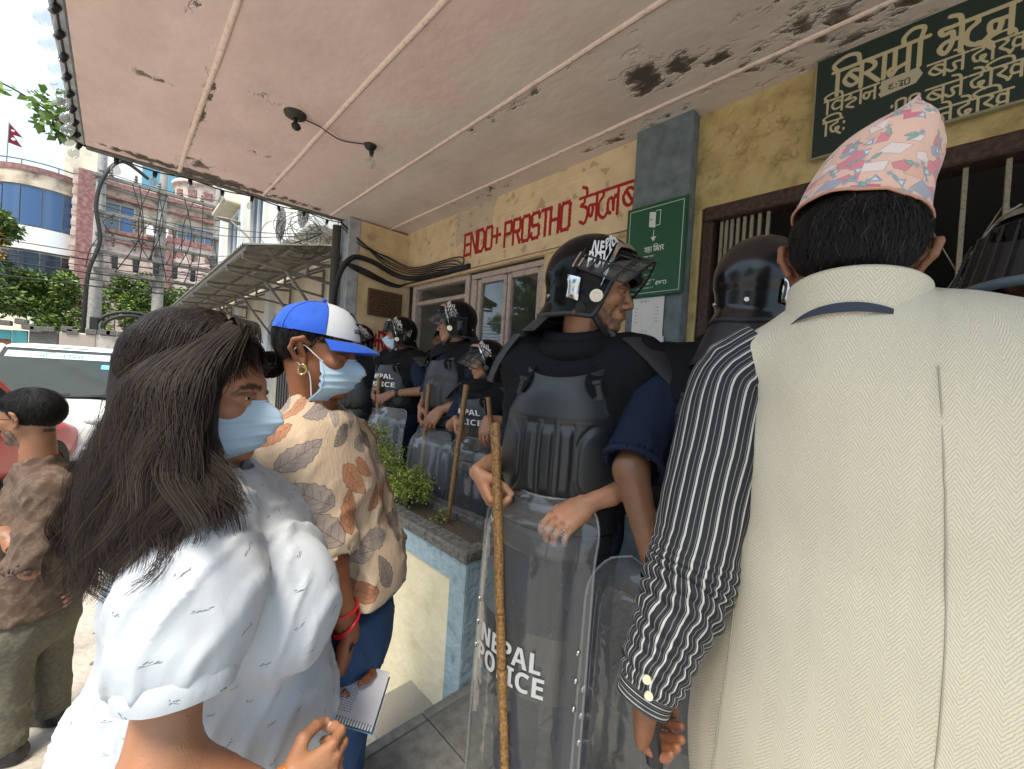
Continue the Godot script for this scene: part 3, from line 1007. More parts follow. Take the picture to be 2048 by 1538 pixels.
func build_signs() -> void:
	# visiting hours board over the gate
	var R := Vector3(0, 0, 1)
	var W := 1500
	var H := 376
	var img := Image.create(W, H, false, Image.FORMAT_RGB8)
	img.fill(lin(.012, .028, .022))
	var k := W / 1.9
	var gold := lin(.50, .43, .27)
	write(img, "िबरामी", Vector2(0.075 * k, 0.085 * k), 0.0088 * k, 0.0115 * k, 0.0172 * k, gold)
	write(img, "भेट्न", Vector2(0.425 * k, 0.085 * k), 0.0088 * k, 0.0115 * k, 0.0172 * k, gold)
	write(img, "िवहान:", Vector2(0.045 * k, 0.215 * k), 0.0062 * k, 0.0064 * k, 0.0095 * k, gold)
	write(img, "बजे", Vector2(0.40 * k, 0.215 * k), 0.0064 * k, 0.0064 * k, 0.0092 * k, gold)
	write(img, "देिख", Vector2(0.525 * k, 0.215 * k), 0.0064 * k, 0.0064 * k, 0.0092 * k, gold)
	write(img, "िद:", Vector2(0.045 * k, 0.32 * k), 0.0062 * k, 0.0064 * k, 0.0095 * k, gold)
	write(img, ":00", Vector2(0.28 * k, 0.32 * k), 0.0072 * k, 0.0066 * k, 0.0095 * k, gold)
	write(img, "बजे", Vector2(0.40 * k, 0.32 * k), 0.0064 * k, 0.0064 * k, 0.0092 * k, gold)
	write(img, "देिख", Vector2(0.525 * k, 0.32 * k), 0.0064 * k, 0.0064 * k, 0.0092 * k, gold)
	write(img, "५:00", Vector2(0.70 * k, 0.32 * k), 0.0075 * k, 0.0066 * k, 0.0092 * k, gold)
	write(img, "बजे", Vector2(0.375 * k, 0.42 * k), 0.0064 * k, 0.0064 * k, 0.0092 * k, gold)
	write(img, "देिख", Vector2(0.495 * k, 0.42 * k), 0.0064 * k, 0.0064 * k, 0.0092 * k, gold)
	write(img, "९:00", Vector2(0.68 * k, 0.42 * k), 0.0075 * k, 0.0066 * k, 0.0092 * k, gold)
	# pasted slips with the changed hours
	fill_poly(img, pv2([0.245 * k, 0.212 * k, 0.365 * k, 0.205 * k, 0.38 * k, 0.24 * k, 0.36 * k, 0.272 * k, 0.245 * k, 0.285 * k]), lin(.46, .41, .29))
	fill_poly(img, pv2([0.675 * k, 0.17 * k, 0.80 * k, 0.165 * k, 0.80 * k, 0.265 * k, 0.685 * k, 0.275 * k]), lin(.46, .41, .29))
	write(img, "६:३0", Vector2(0.272 * k, 0.238 * k), 0.0035 * k, 0.0026 * k, 0.004 * k, lin(.05, .05, .05))
	write(img, "७:३0", Vector2(0.69 * k, 0.19 * k), 0.0045 * k, 0.0026 * k, 0.004 * k, lin(.05, .05, .05))
	board("visiting_hours_board", "dark green board with cream Nepali lettering above the folding gate", "sign", img, Vector3(2.475, 2.735, 0.49), R, Vector3.UP, 1.9, 0.476, 0.03, mat(.30, .28, .17, 0.5), 0.008, 0.6)

	# green notice board on the slate pillar
	W = 520
	H = 780
	img = Image.create(W, H, false, Image.FORMAT_RGB8)
	img.fill(lin(.006, .085, .042))
	var wh := lin(.62, .66, .62)
	var inset := 24.0
	stroke(img, pv2([inset, inset, W - inset, inset, W - inset, H - inset, inset, H - inset, inset, inset]), 5, wh)
	fill_poly(img, pv2([205, 60, 262, 72, 262, 205, 205, 188]), wh)
	stroke(img, pv2([262, 62, 302, 62, 302, 188, 262, 188]), 6, wh)
	text_lines(img, 215, 125, 34, 1, 10, 8, lin(.03, .05, .04), 3)
	stroke(img, pv2([252, 225, 252, 290]), 6, wh)
	fill_poly(img, pv2([228, 280, 278, 280, 252, 322]), wh)
	write(img, "यहा", Vector2(180, 365), 3.4, 4.0, 6.5, wh)
	write(img, "िभतर", Vector2(262, 365), 3.2, 4.0, 6.5, wh)
	var y := 440.0
	for e in [[170, 190, 8], [220, 130, 7], [180, 160, 8], [190, 150, 7], [150, 250, 9]]:
		text_lines(img, e[0], y, e[1], 1, 20, e[2], wh, int(y))
		y += 52
	write(img, "(PFT)", Vector2(300, 668), 3.2, 2.6, 6, wh, true)
	text_lines(img, 215, 676, 70, 1, 20, 9, wh, 8)
	text_lines(img, 130, 712, 270, 1, 20, 6, wh, 9)
	board("green_notice_board", "green notice board with door symbol and white arrow on the slate pillar", "sign", img, Vector3(2.385, 2.165, -1.23), R, Vector3.UP, 0.385, 0.57, 0.02, mat(.008, .07, .036, 0.4), 0.006, 0.35)

	# two papers under it
	img = Image.create(200, 260, false, Image.FORMAT_RGB8)
	img.fill(lin(.70, .70, .69))
	var ink := lin(.16, .16, .18)
	text_lines(img, 50, 22, 100, 1, 10, 5, ink, 1)
	stroke(img, pv2([60, 40, 140, 40, 140, 190, 60, 190, 60, 40]), 1.2, lin(.45, .45, .46))
	for r in 5:
		text_lines(img, 18, 66 + r * 22, 32, 1, 9, 3, ink, r + 2)
		text_lines(img, 150, 66 + r * 22, 34, 1, 9, 3, ink, r + 12)
	text_lines(img, 66, 215, 70, 1, 9, 3, ink, 30)
	board("notice_paper", "white printed notice with small side columns taped below the green board", "paper", img, Vector3(2.394, 1.745, -1.255), R, Vector3.UP, 0.21, 0.255, 0.004, M.paper, 0.0, 0.8)
	img = Image.create(200, 220, false, Image.FORMAT_RGB8)
	img.fill(lin(.66, .68, .74))
	text_lines(img, 90, 24, 24, 1, 9, 8, ink, 2)
	text_lines(img, 24, 62, 150, 5, 24, 4, ink, 5)
	board("typed_letter", "lower white typed letter on the slate pillar, partly behind the officer", "paper", img, Vector3(2.392, 1.505, -1.245), (R + Vector3(0, 0.03, 0)).normalized(), (Vector3.UP - R * 0.03).normalized(), 0.22, 0.235, 0.004, M.paper, 0.0, 0.8)

func build_floor() -> void:
	var mb := MB.new()
	mb.quad(Vector3(-90, -0.5, 60), Vector3(-90, -0.5, -120), Vector3(90, -0.5, -120), Vector3(90, -0.5, 60))
	setting("ground", mb, M.ground)
	mb = MB.new()
	mb.box(Vector3(1.54, -0.256, 1.365), Vector3(1.92, 0.488, 5.27))
	mb.box(Vector3(1.9, -0.256, -2.86), Vector3(1.2, 0.488, 3.18))
	var porch := setting("porch_floor", mb, M.grout)
	# slate tiles, slightly uneven
	var rg := RandomNumberGenerator.new()
	rg.seed = 8
	var shapes := []
	for k in 4:
		var s := MB.new()
		s.box(Vector3(0, 0.006, 0), Vector3(0.286, 0.028, 0.286), Transform3D(), 0.003)
		shapes.append(s.mesh())
	var tones := []
	for k in 4:
		var tm: StandardMaterial3D = M.tile.duplicate()
		tm.albedo_color = Color(1, 1, 1).darkened(0.08 * k)
		tones.append(tm)
	for i in 6:
		for j in 9:
			var x := 0.735 + i * 0.29
			var z := -1.085 + j * 0.29
			var o := part("tile", shapes[rg.randi() % 4], tones[rg.randi() % 4], porch)
			o.position = Vector3(x, rg.randf_range(-0.001, 0.0015), z)
	for i in 6:
		mb = MB.new()
		mb.box(Vector3(0.735 + i * 0.29, 0.006, -1.254), Vector3(0.286, 0.028, 0.046), Transform3D(), 0.004)
		part("edge_tile", mb, tones[i % 2], porch)
	# step block at the end of the porch and the lower stage the visitors stand on
	mb = MB.new()
	mb.box(Vector3(0.935, -0.335, -1.47), Vector3(0.29, 0.33, 0.385), Transform3D(), 0.008)
	setting("end_step", mb, M.terrazzo)
	mb = MB.new()
	mb.box(Vector3(0.30, -0.335, 0.42), Vector3(0.54, 0.33, 3.2), Transform3D(), 0.01)
	setting("visitors_step", mb, M.terrazzo)

func build_planter() -> void:
	var t := thing("planter_wall", "cream planter box with blue painted border and a concrete rim beside the steps", "planter", Vector3(1.2, -0.5, -2.8))
	var x0 := 1.07
	var z0 := -1.285
	var z1 := -4.3
	var mb := MB.new()
	mb.box(Vector3(x0 + 0.035, 0.02, (z0 + z1) / 2), Vector3(0.07, 1.04, z0 - z1))
	mb.box(Vector3(1.37, 0.26, (z0 + z1) / 2), Vector3(0.06, 0.52, z0 - z1))
	mb.box(Vector3(1.22, 0.02, z0 - 0.035), Vector3(0.24, 1.04, 0.07))
	part("body", mb, M.planter, t)
	mb = MB.new()
	mb.box(Vector3(x0 - 0.004, 0.485, (z0 + z1) / 2), Vector3(0.012, 0.11, z0 - z1 + 0.006))
	mb.box(Vector3(x0 - 0.0045, -0.035, z0 - 0.05), Vector3(0.011, 0.928, 0.106))
	mb.box(Vector3(1.22, 0.02, z0 + 0.002), Vector3(0.31, 1.03, 0.009))
	part("blue_border", mb, M.blue_paint, t)
	mb = MB.new()
	for k in 10:
		var za := z0 + 0.012 - k * 0.303
		mb.box(Vector3(x0 + 0.025, 0.556, za - 0.1515), Vector3(0.095, 0.05, 0.303), Transform3D(), 0.008)
		mb.box(Vector3(1.375, 0.548, za - 0.1515), Vector3(0.08, 0.05, 0.303), Transform3D(), 0.008)
	mb.box(Vector3(1.22, 0.553, z0 - 0.03), Vector3(0.24, 0.046, 0.075), Transform3D(), 0.006)
	part("rim", mb, M.concrete, t)
	mb = MB.new()
	mb.grid(12, 90, func(s, q):
		var x: float = lerpf(1.13, 1.345, s)
		var z: float = lerpf(z0 - 0.06, z1, q)
		return Vector3(x, 0.535 + noise.get_noise_2d(x * 220, z * 220) * 0.022, z))
	part("soil", mb, M.soil, t)
	# shrubs
	var rg := RandomNumberGenerator.new()
	rg.seed = 15
	var spots := [[1.24, -2.05, 0.22, 0.12, "small round shrub spilling over the planter near its bare soil"], [1.20, -2.40, 0.40, 0.19, "bushy yellow-green shrub in the middle of the planter"], [1.25, -2.95, 0.36, 0.17, "tall dark shrub in the planter behind the capped woman"], [1.22, -1.72, 0.05, 0.05, "tiny seedling in the bare soil of the planter"], [1.2, -3.5, 0.4, 0.17, "farthest shrub of the planter in front of the bearded officer"]]
	for e in spots:
		shrub(Vector3(e[0], 0.54, e[1]), e[2], e[3], e[4], rg, 2600 if e[2] > 0.2 else 900 if e[2] > 0.1 else 90)

func shrub(at: Vector3, hgt: float, rad: float, label: String, rg: RandomNumberGenerator, count: int) -> void:
	var t := thing("shrub", label, "shrub", at, "shrubs in the planter")
	var st := MB.new()
	var fo := MB.new()
	fo.colored = true
	var tips := []
	for k in maxi(5, int(count / 90)):
		var a := rg.randf() * TAU
		var e := sqrt(rg.randf())
		var tip := at + Vector3(cos(a) * rad * e, hgt * rg.randf_range(0.45, 1.05) * (1.1 - 0.5 * e), sin(a) * rad * e * 1.2)
		st.tube(curve([at, at.lerp(tip, 0.5) + Vector3(0, hgt * 0.12, 0), tip], 4), 0.0025, 4, false)
		tips.append(tip)
	for k in count:
		var tip: Vector3 = tips[rg.randi() % tips.size()]
		var p := tip + Vector3(rg.randfn() * 0.022, rg.randfn() * 0.026 - 0.01, rg.randfn() * 0.022)
		var dir := Vector3(rg.randf_range(-1, 1), rg.randf_range(-0.2, 1), rg.randf_range(-1, 1)).normalized()
		var side := dir.cross(Vector3(rg.randf_range(-1, 1), rg.randf_range(-1, 1), rg.randf_range(-1, 1))).normalized()
		var g := rg.randf()
		fo.leaf(p, dir, side, rg.randf_range(0.010, 0.02), rg.randf_range(0.007, 0.012), Color(.09, .17, .03).lerp(Color(.46, .52, .08), g))
	part("stem", st, M.bark, t)
	part("foliage", fo, M.leaf, t)

func bulb_mesh(glass_mb: MB, cap: MB, xf: Transform3D, s := 1.0) -> void:
	glass_mb.lathe([[0.001, -0.115 * s], [0.018 * s, -0.112 * s], [0.030 * s, -0.097 * s], [0.034 * s, -0.078 * s], [0.030 * s, -0.060 * s], [0.019 * s, -0.040 * s], [0.014 * s, -0.026 * s]], 14, xf)
	cap.lathe([[0.001, 0.022 * s], [0.016 * s, 0.02 * s], [0.018 * s, -0.004 * s], [0.0145 * s, -0.008 * s], [0.0145 * s, -0.028 * s]], 10, xf)

func build_bulbs() -> void:
	# string along the street edge and the far end of the canopy
	var t := thing("bulb_string", "string of clear glass bulbs hung along the canopy edge", "string lights", Vector3(-0.24, 2.9, -3))
	var pts := []
	for k in 15: pts.append([Vector3(-0.255, 2.875, -1.6 - k * 0.215), Vector3(-0.55, 0.05, 0)])
	for k in 9: pts.append([Vector3(-0.05 + k * 0.235, ceil_y(k * 0.235) - 0.035 - 0.02 * (k % 2), -4.66), Vector3(0, -0.2, 0)])
	var path := []
	for e in pts: path.append(e[0] + Vector3(0, 0.02, 0))
	var mb := MB.new()
	mb.tube(curve(path, 5), 0.006, 5)
	part("cable", mb, M.cable, t)
	var k := 0
	for e in pts:
		var dn := (Vector3.UP + Vector3(0.5, 0, 0) * (1.0 if e[1].x < -0.5 else 0.0) + Vector3(sin(k * 2.1) * 0.14, 0, cos(k * 1.7) * 0.14)).normalized()
		var x := dn.cross(Vector3.FORWARD).normalized()
		var xf := Transform3D(Basis(x, dn, x.cross(dn)), e[0])
		var g := MB.new()
		var cp := MB.new()
		bulb_mesh(g, cp, xf, 0.95)
		var b := part("bulb", g, M.bulb, t)
		part("socket", cp, M.cable, b)
		k += 1
	# ceiling rosette with a burnt fitting, and the bulb it feeds
	var rp := Vector3(0.77, ceil_y(0.77), -2.93)
	var r := thing("ceiling_rosette", "round blackened ceiling rosette with a broken hanging fitting", "light fitting", rp)
	mb = MB.new()
	mb.lathe([[0.001, -0.03], [0.04, -0.028], [0.062, -0.018], [0.068, 0.0]], 20, Transform3D(Basis(), rp))
	part("base", mb, nmat(0.04, [[0.0, .015, .012, .01], [0.6, .04, .035, .03], [1.0, .30, .25, .2]], 61, 3.0, 0.7), r)
	mb = MB.new()
	mb.tube(pv([rp + Vector3(0, -0.02, 0), rp + Vector3(0.004, -0.06, 0.01)]), 0.012, 8)
	mb.ball(rp + Vector3(0.006, -0.085, 0.012), Vector3(0.028, 0.026, 0.022))
	mb.box(rp + Vector3(0.022, -0.08, 0.0), Vector3(0.03, 0.012, 0.02))
	part("broken_fitting", mb, M.cable, r)
	var bp := Vector3(1.27, ceil_y(1.27), -2.92)
	var cb := thing("ceiling_bulb", "single unlit bulb hanging from a black holder under the canopy", "light bulb", bp)
	mb = MB.new()
	mb.lathe([[0.001, -0.03], [0.03, -0.028], [0.042, -0.012], [0.045, 0.0]], 16, Transform3D(Basis(), bp))
	var cp2 := MB.new()
	var g2 := MB.new()
	bulb_mesh(g2, cp2, Transform3D(Basis(), bp + Vector3(0.012, -0.045, 0)), 1.0)
	mb.add(cp2)
	part("holder", mb, M.cable, cb)
	part("glass", g2, M.bulb, cb)
	mb = MB.new()
	mb.tube(curve([rp + Vector3(0.06, -0.01, 0), Vector3(0.93, ceil_y(.93) - 0.012, -2.94), Vector3(0.97, ceil_y(.97) - 0.03, -2.93), Vector3(1.1, ceil_y(1.1) - 0.008, -3.0), bp + Vector3(-0.04, -0.01, 0)], 6), 0.004, 5)
	single("ceiling_wire", mb, M.cable, "thin black wire stapled from the rosette to the ceiling bulb", "wire")

func build_cables() -> void:
	# downpipe and fat cables by the far pilaster
	var mb := MB.new()
	mb.tube(pv([Vector3(1.69, -0.5, -4.62), Vector3(1.69, 2.87, -4.62)]), 0.045, 12)
	for y in [0.6, 1.6, 2.5]: mb.tube(pv([Vector3(1.69, y, -4.62), Vector3(1.69, y + 0.06, -4.62)]), 0.054, 12)
	single("downpipe", mb, M.pipe, "dark vertical drain pipe at the corner of the grey pilaster", "pipe")
	mb = MB.new()
	mb.tube(curve([Vector3(1.62, 1.5, -4.5), Vector3(1.66, 2.2, -4.47), Vector3(1.78, 2.50, -4.43), Vector3(2.0, 2.53, -4.42), Vector3(2.3, 2.44, -4.4), Vector3(2.44, 2.40, -4.2), Vector3(2.45, 2.385, -3.6), Vector3(2.45, 2.39, -3.2)], 8), 0.028, 10)
	single("conduit_hose", mb, M.cable, "thick black conduit curving round the pilaster to the door head", "cable")
	mb = MB.new()
	var rg := RandomNumberGenerator.new()
	rg.seed = 6
	for k in 5:
		var o := Vector3(0, rg.randf_range(-0.03, 0.05), 0)
		mb.tube(curve([Vector3(1.68, 2.84, -4.5) + o, Vector3(1.9, 2.66, -4.43) + o, Vector3(2.2, 2.5 + 0.03 * k, -4.41) + o * 0.5, Vector3(2.42, 2.44 + 0.02 * k, -4.2), Vector3(2.43, 2.42 + 0.02 * k, -3.75 + 0.1 * k), Vector3(2.44, 2.395, -3.3)], 6), 0.007, 5)
	for k in 4: mb.tube(curve([Vector3(1.70, 2.45, -4.45), Vector3(1.9, 2.43 - 0.02 * k, -4.42), Vector3(2.3, 2.33 - 0.01 * k, -4.41), Vector3(2.44, 2.36, -4.3), Vector3(2.45, 2.36, -3.5)], 6), 0.009, 5)
	single("cable_bundle", mb, M.cable, "tangle of thin black cables sagging along the cream end wall", "cable")
	mb = MB.new()
	for k in 16:
		var c0 := Vector3(1.5 + rg.randf_range(-.22, .25), 2.75 + rg.randf_range(-.12, .16), -4.85 + rg.randf_range(-.2, .2))
		var loop := []
		var rr := rg.randf_range(0.08, 0.24)
		for a in 9: loop.append(c0 + Vector3(cos(a * TAU / 8) * rr, sin(a * TAU / 8) * rr * rg.randf_range(.6, 1.1), rg.randf_range(-.05, .05)))
		mb.tube(curve(loop, 4), 0.003, 4)
	for k in 7: mb.tube(sag(Vector3(1.6, 2.8, -4.8), Vector3(rg.randf_range(-1, .6), rg.randf_range(3.2, 5), -10.0 - k), 0.3), 0.005, 4)
	single("wire_tangle", mb, M.cable, "loops of loose grey wire coiled above the end of the awning", "wire")

func build_awning() -> void:
	var t := thing("sheet_awning", "corrugated sheet awning on steel brackets along the side wing", "awning", Vector3(1.5, 2.5, -9))
	var za := -4.78
	var zb := -13.6
	var mb := MB.new()
	# corrugations run down the slope
	var f := func(s: float, q: float, dy: float) -> Vector3:
		var z := lerpf(za, zb, s)
		var x := lerpf(0.86, 1.98, q)
		return Vector3(x, lerpf(2.47, 2.76, q) + dy + 0.012 * sin(z * TAU / 0.085), z)
	mb.grid(830, 2, func(s, q): return f.call(s, q, 0.006))
	mb.grid(830, 2, func(s, q): return f.call(s, 1.0 - q, 0.009))
	part("corrugated_sheet", mb, M.sheet, t)
	for e in [[0.9, 2.452], [1.3, 2.555], [1.75, 2.672]]:
		mb = MB.new()
		mb.bar(Vector3(e[0], e[1], za), Vector3(e[0], e[1], zb), 0.035, 0.05)
		part("purlin", mb, M.steel, t)
	for z in [-4.9, -5.75, -7.2, -8.7, -10.2, -11.8, -13.2]:
		mb = MB.new()
		mb.bar(Vector3(0.88, 2.41, z), Vector3(1.97, 2.50, z), 0.035, 0.035)
		mb.bar(Vector3(0.88, 2.37, z), Vector3(1.97, 2.26, z), 0.03, 0.03)
		mb.bar(Vector3(1.965, 2.24, z), Vector3(1.965, 2.60, z), 0.03, 0.03)
		mb.bar(Vector3(1.5, 2.32, z), Vector3(1.5, 2.45, z), 0.025, 0.025)
		mb.bar(Vector3(1.5, 2.36, z), Vector3(1.97, 2.62, z), 0.025, 0.025)
		part("bracket", mb, M.steel, t)
		mb = MB.new()
		mb.bar(Vector3(1.28, 2.32, z + 0.02), Vector3(1.97, 1.45, z + 0.02), 0.03, 0.03)
		part("strut", mb, M.steel, t)

func window_on(t: Node3D, x: float, y0: float, y1: float, za: float, zb: float, fm: Material, sun := true) -> void:
	# a window in a wall that faces -X: frame, two panes, bars
	var mb := MB.new()
	var w := 0.06
	mb.box(Vector3(x - 0.01, (y0 + y1) / 2, za), Vector3(0.10, y1 - y0 + w, w), Transform3D(), 0.006)
	mb.box(Vector3(x - 0.01, (y0 + y1) / 2, zb), Vector3(0.10, y1 - y0 + w, w), Transform3D(), 0.006)
	mb.box(Vector3(x - 0.012, y0, (za + zb) / 2), Vector3(0.10, w, absf(zb - za) - w), Transform3D(), 0.006)
	mb.box(Vector3(x - 0.012, y1, (za + zb) / 2), Vector3(0.10, w, absf(zb - za) - w), Transform3D(), 0.006)
	mb.box(Vector3(x - 0.005, (y0 + y1) / 2, (za + zb) / 2), Vector3(0.06, y1 - y0 - w, w * 0.7))
	var fr := part("window", mb, fm, t)
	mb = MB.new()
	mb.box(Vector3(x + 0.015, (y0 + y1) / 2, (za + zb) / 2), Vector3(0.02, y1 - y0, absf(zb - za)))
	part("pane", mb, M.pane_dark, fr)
	if sun:
		mb = MB.new()
		mb.box(Vector3(x - 0.18, y1 + 0.12, (za + zb) / 2), Vector3(0.42, 0.06, absf(zb - za) + 0.3), Transform3D(), 0.006)
		part("sunshade", mb, M.pale, fr)

func build_wing() -> void:
	var t := thing("side_wing", "cream side wing with blue-white window frames above and below the sheet awning", "building", Vector3(2.2, -0.5, -9))
	var mb := MB.new()
	mb.box(Vector3(4.0, 4.0, -9.25), Vector3(4.0, 9.0, 9.1))
	part("wall", mb, M.pale, t)
	var fm := mat(.62, .66, .70, 0.6)
	for z in [-5.0, -8.35, -10.9, -13.5]:
		mb = MB.new()
		mb.box(Vector3(1.96, 4.0, z), Vector3(0.12, 9.0, 0.28), Transform3D(), 0.008)
		part("pilaster", mb, M.grey_paint if z > -6 else fm, t)
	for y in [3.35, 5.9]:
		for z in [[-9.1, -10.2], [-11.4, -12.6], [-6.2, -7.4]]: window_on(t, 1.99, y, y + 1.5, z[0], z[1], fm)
	for z in [[-6.0, -6.6], [-7.1, -7.8], [-9.2, -9.9]]:
		mb = MB.new()
		for k in 5: mb.box(Vector3(1.985, 1.05, lerpf(z[0], z[1], (k + 0.5) / 5.0)), Vector3(0.02, 1.5, 0.014))
		var wd := part("barred_window", mb, M.rust, t)
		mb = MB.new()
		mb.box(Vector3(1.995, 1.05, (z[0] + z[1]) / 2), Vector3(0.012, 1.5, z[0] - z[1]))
		part("painted_opening", mb, M.dark, wd)  # solid plate on the wall; the darkness behind the bars is painted
	# air conditioners over the awning
	for e in [[-6.6, 3.0], [-5.6, 2.98]]:
		var a := thing("air_conditioner", "white outdoor air conditioner on the wing wall, %s" % ("nearer the porch" if e[0] > -6 else "farther from the porch"), "air conditioner", Vector3(1.8, e[1], e[0]), "air conditioners above the awning")
		mb = MB.new()
		mb.box(Vector3(1.77, e[1] + 0.29, e[0]), Vector3(0.32, 0.56, 0.8), Transform3D(), 0.02)
		part("casing", mb, M.white, a)
		mb = MB.new()
		for rr in [0.06, 0.12, 0.18, 0.23]:
			var ring := PackedVector3Array()
			for k in 21: ring.append(Vector3(1.60, e[1] + 0.29 + rr * cos(k * TAU / 20), e[0] + 0.1 + rr * sin(k * TAU / 20)))
			mb.tube(ring, 0.005, 4, false)
		for k in 6: mb.tube(pv([Vector3(1.602, e[1] + 0.29, e[0] + 0.1), Vector3(1.602, e[1] + 0.29 + 0.23 * cos(k * TAU / 6), e[0] + 0.1 + 0.23 * sin(k * TAU / 6))]), 0.004, 4, false)
		part("fan_guard", mb, M.angle, a)
		mb = MB.new()
		mb.tube(pv([Vector3(1.606, e[1] + 0.29, e[0] + 0.1), Vector3(1.609, e[1] + 0.29, e[0] + 0.1)]), 0.225, 24)
		part("fan_shade_disc", mb, M.dark, a)  # flat disc, its dark grey stands in for the shaded recess
	# lamp arm over the awning edge
	mb = MB.new()
	mb.tube(curve([Vector3(1.711, 4.453, -11.000), Vector3(1.841, 3.948, -10.000), Vector3(1.809, 3.540, -9.000)], 5), 0.02, 6)
	var l := thing("street_lamp", "slim grey lamp arm leaning out over the awning edge", "lamp", Vector3(1.841, 3.948, -10.000))
	part("arm", mb, M.steel, l)
	mb = MB.new()
	mb.ball(Vector3(1.730, 4.437, -11.000), Vector3(0.28, 0.05, 0.09), Transform3D(), 12, 8)
	part("head", mb, M.steel, l)

# ================================================================ the yard and what stands behind it
func outline_car(mb: MB, secs: Array, xf: Transform3D, nn := 0.45) -> void:
	# secs: z, half width, bottom, top
	var m := secs.size() - 1
	mb.grid(28, m * 3, func(s, q):
		var k: float = q * m
		var i := mini(int(k), m - 1)
		var e: float = k - i
		e = e * e * (3 - 2 * e)
		var a: Array = secs[i]
		var b: Array = secs[i + 1]
		var z := lerpf(a[0], b[0], k - i)
		var w := lerpf(a[1], b[1], e)
		var y0 := lerpf(a[2], b[2], e)
		var y1 := lerpf(a[3], b[3], e)
		var an: float = s * TAU
		var cx := cos(an)
		var sy := sin(an)
		return xf * Vector3(w * signf(cx) * pow(absf(cx), nn), (y0 + y1) / 2 + (y1 - y0) / 2 * signf(sy) * pow(absf(sy), nn), z))

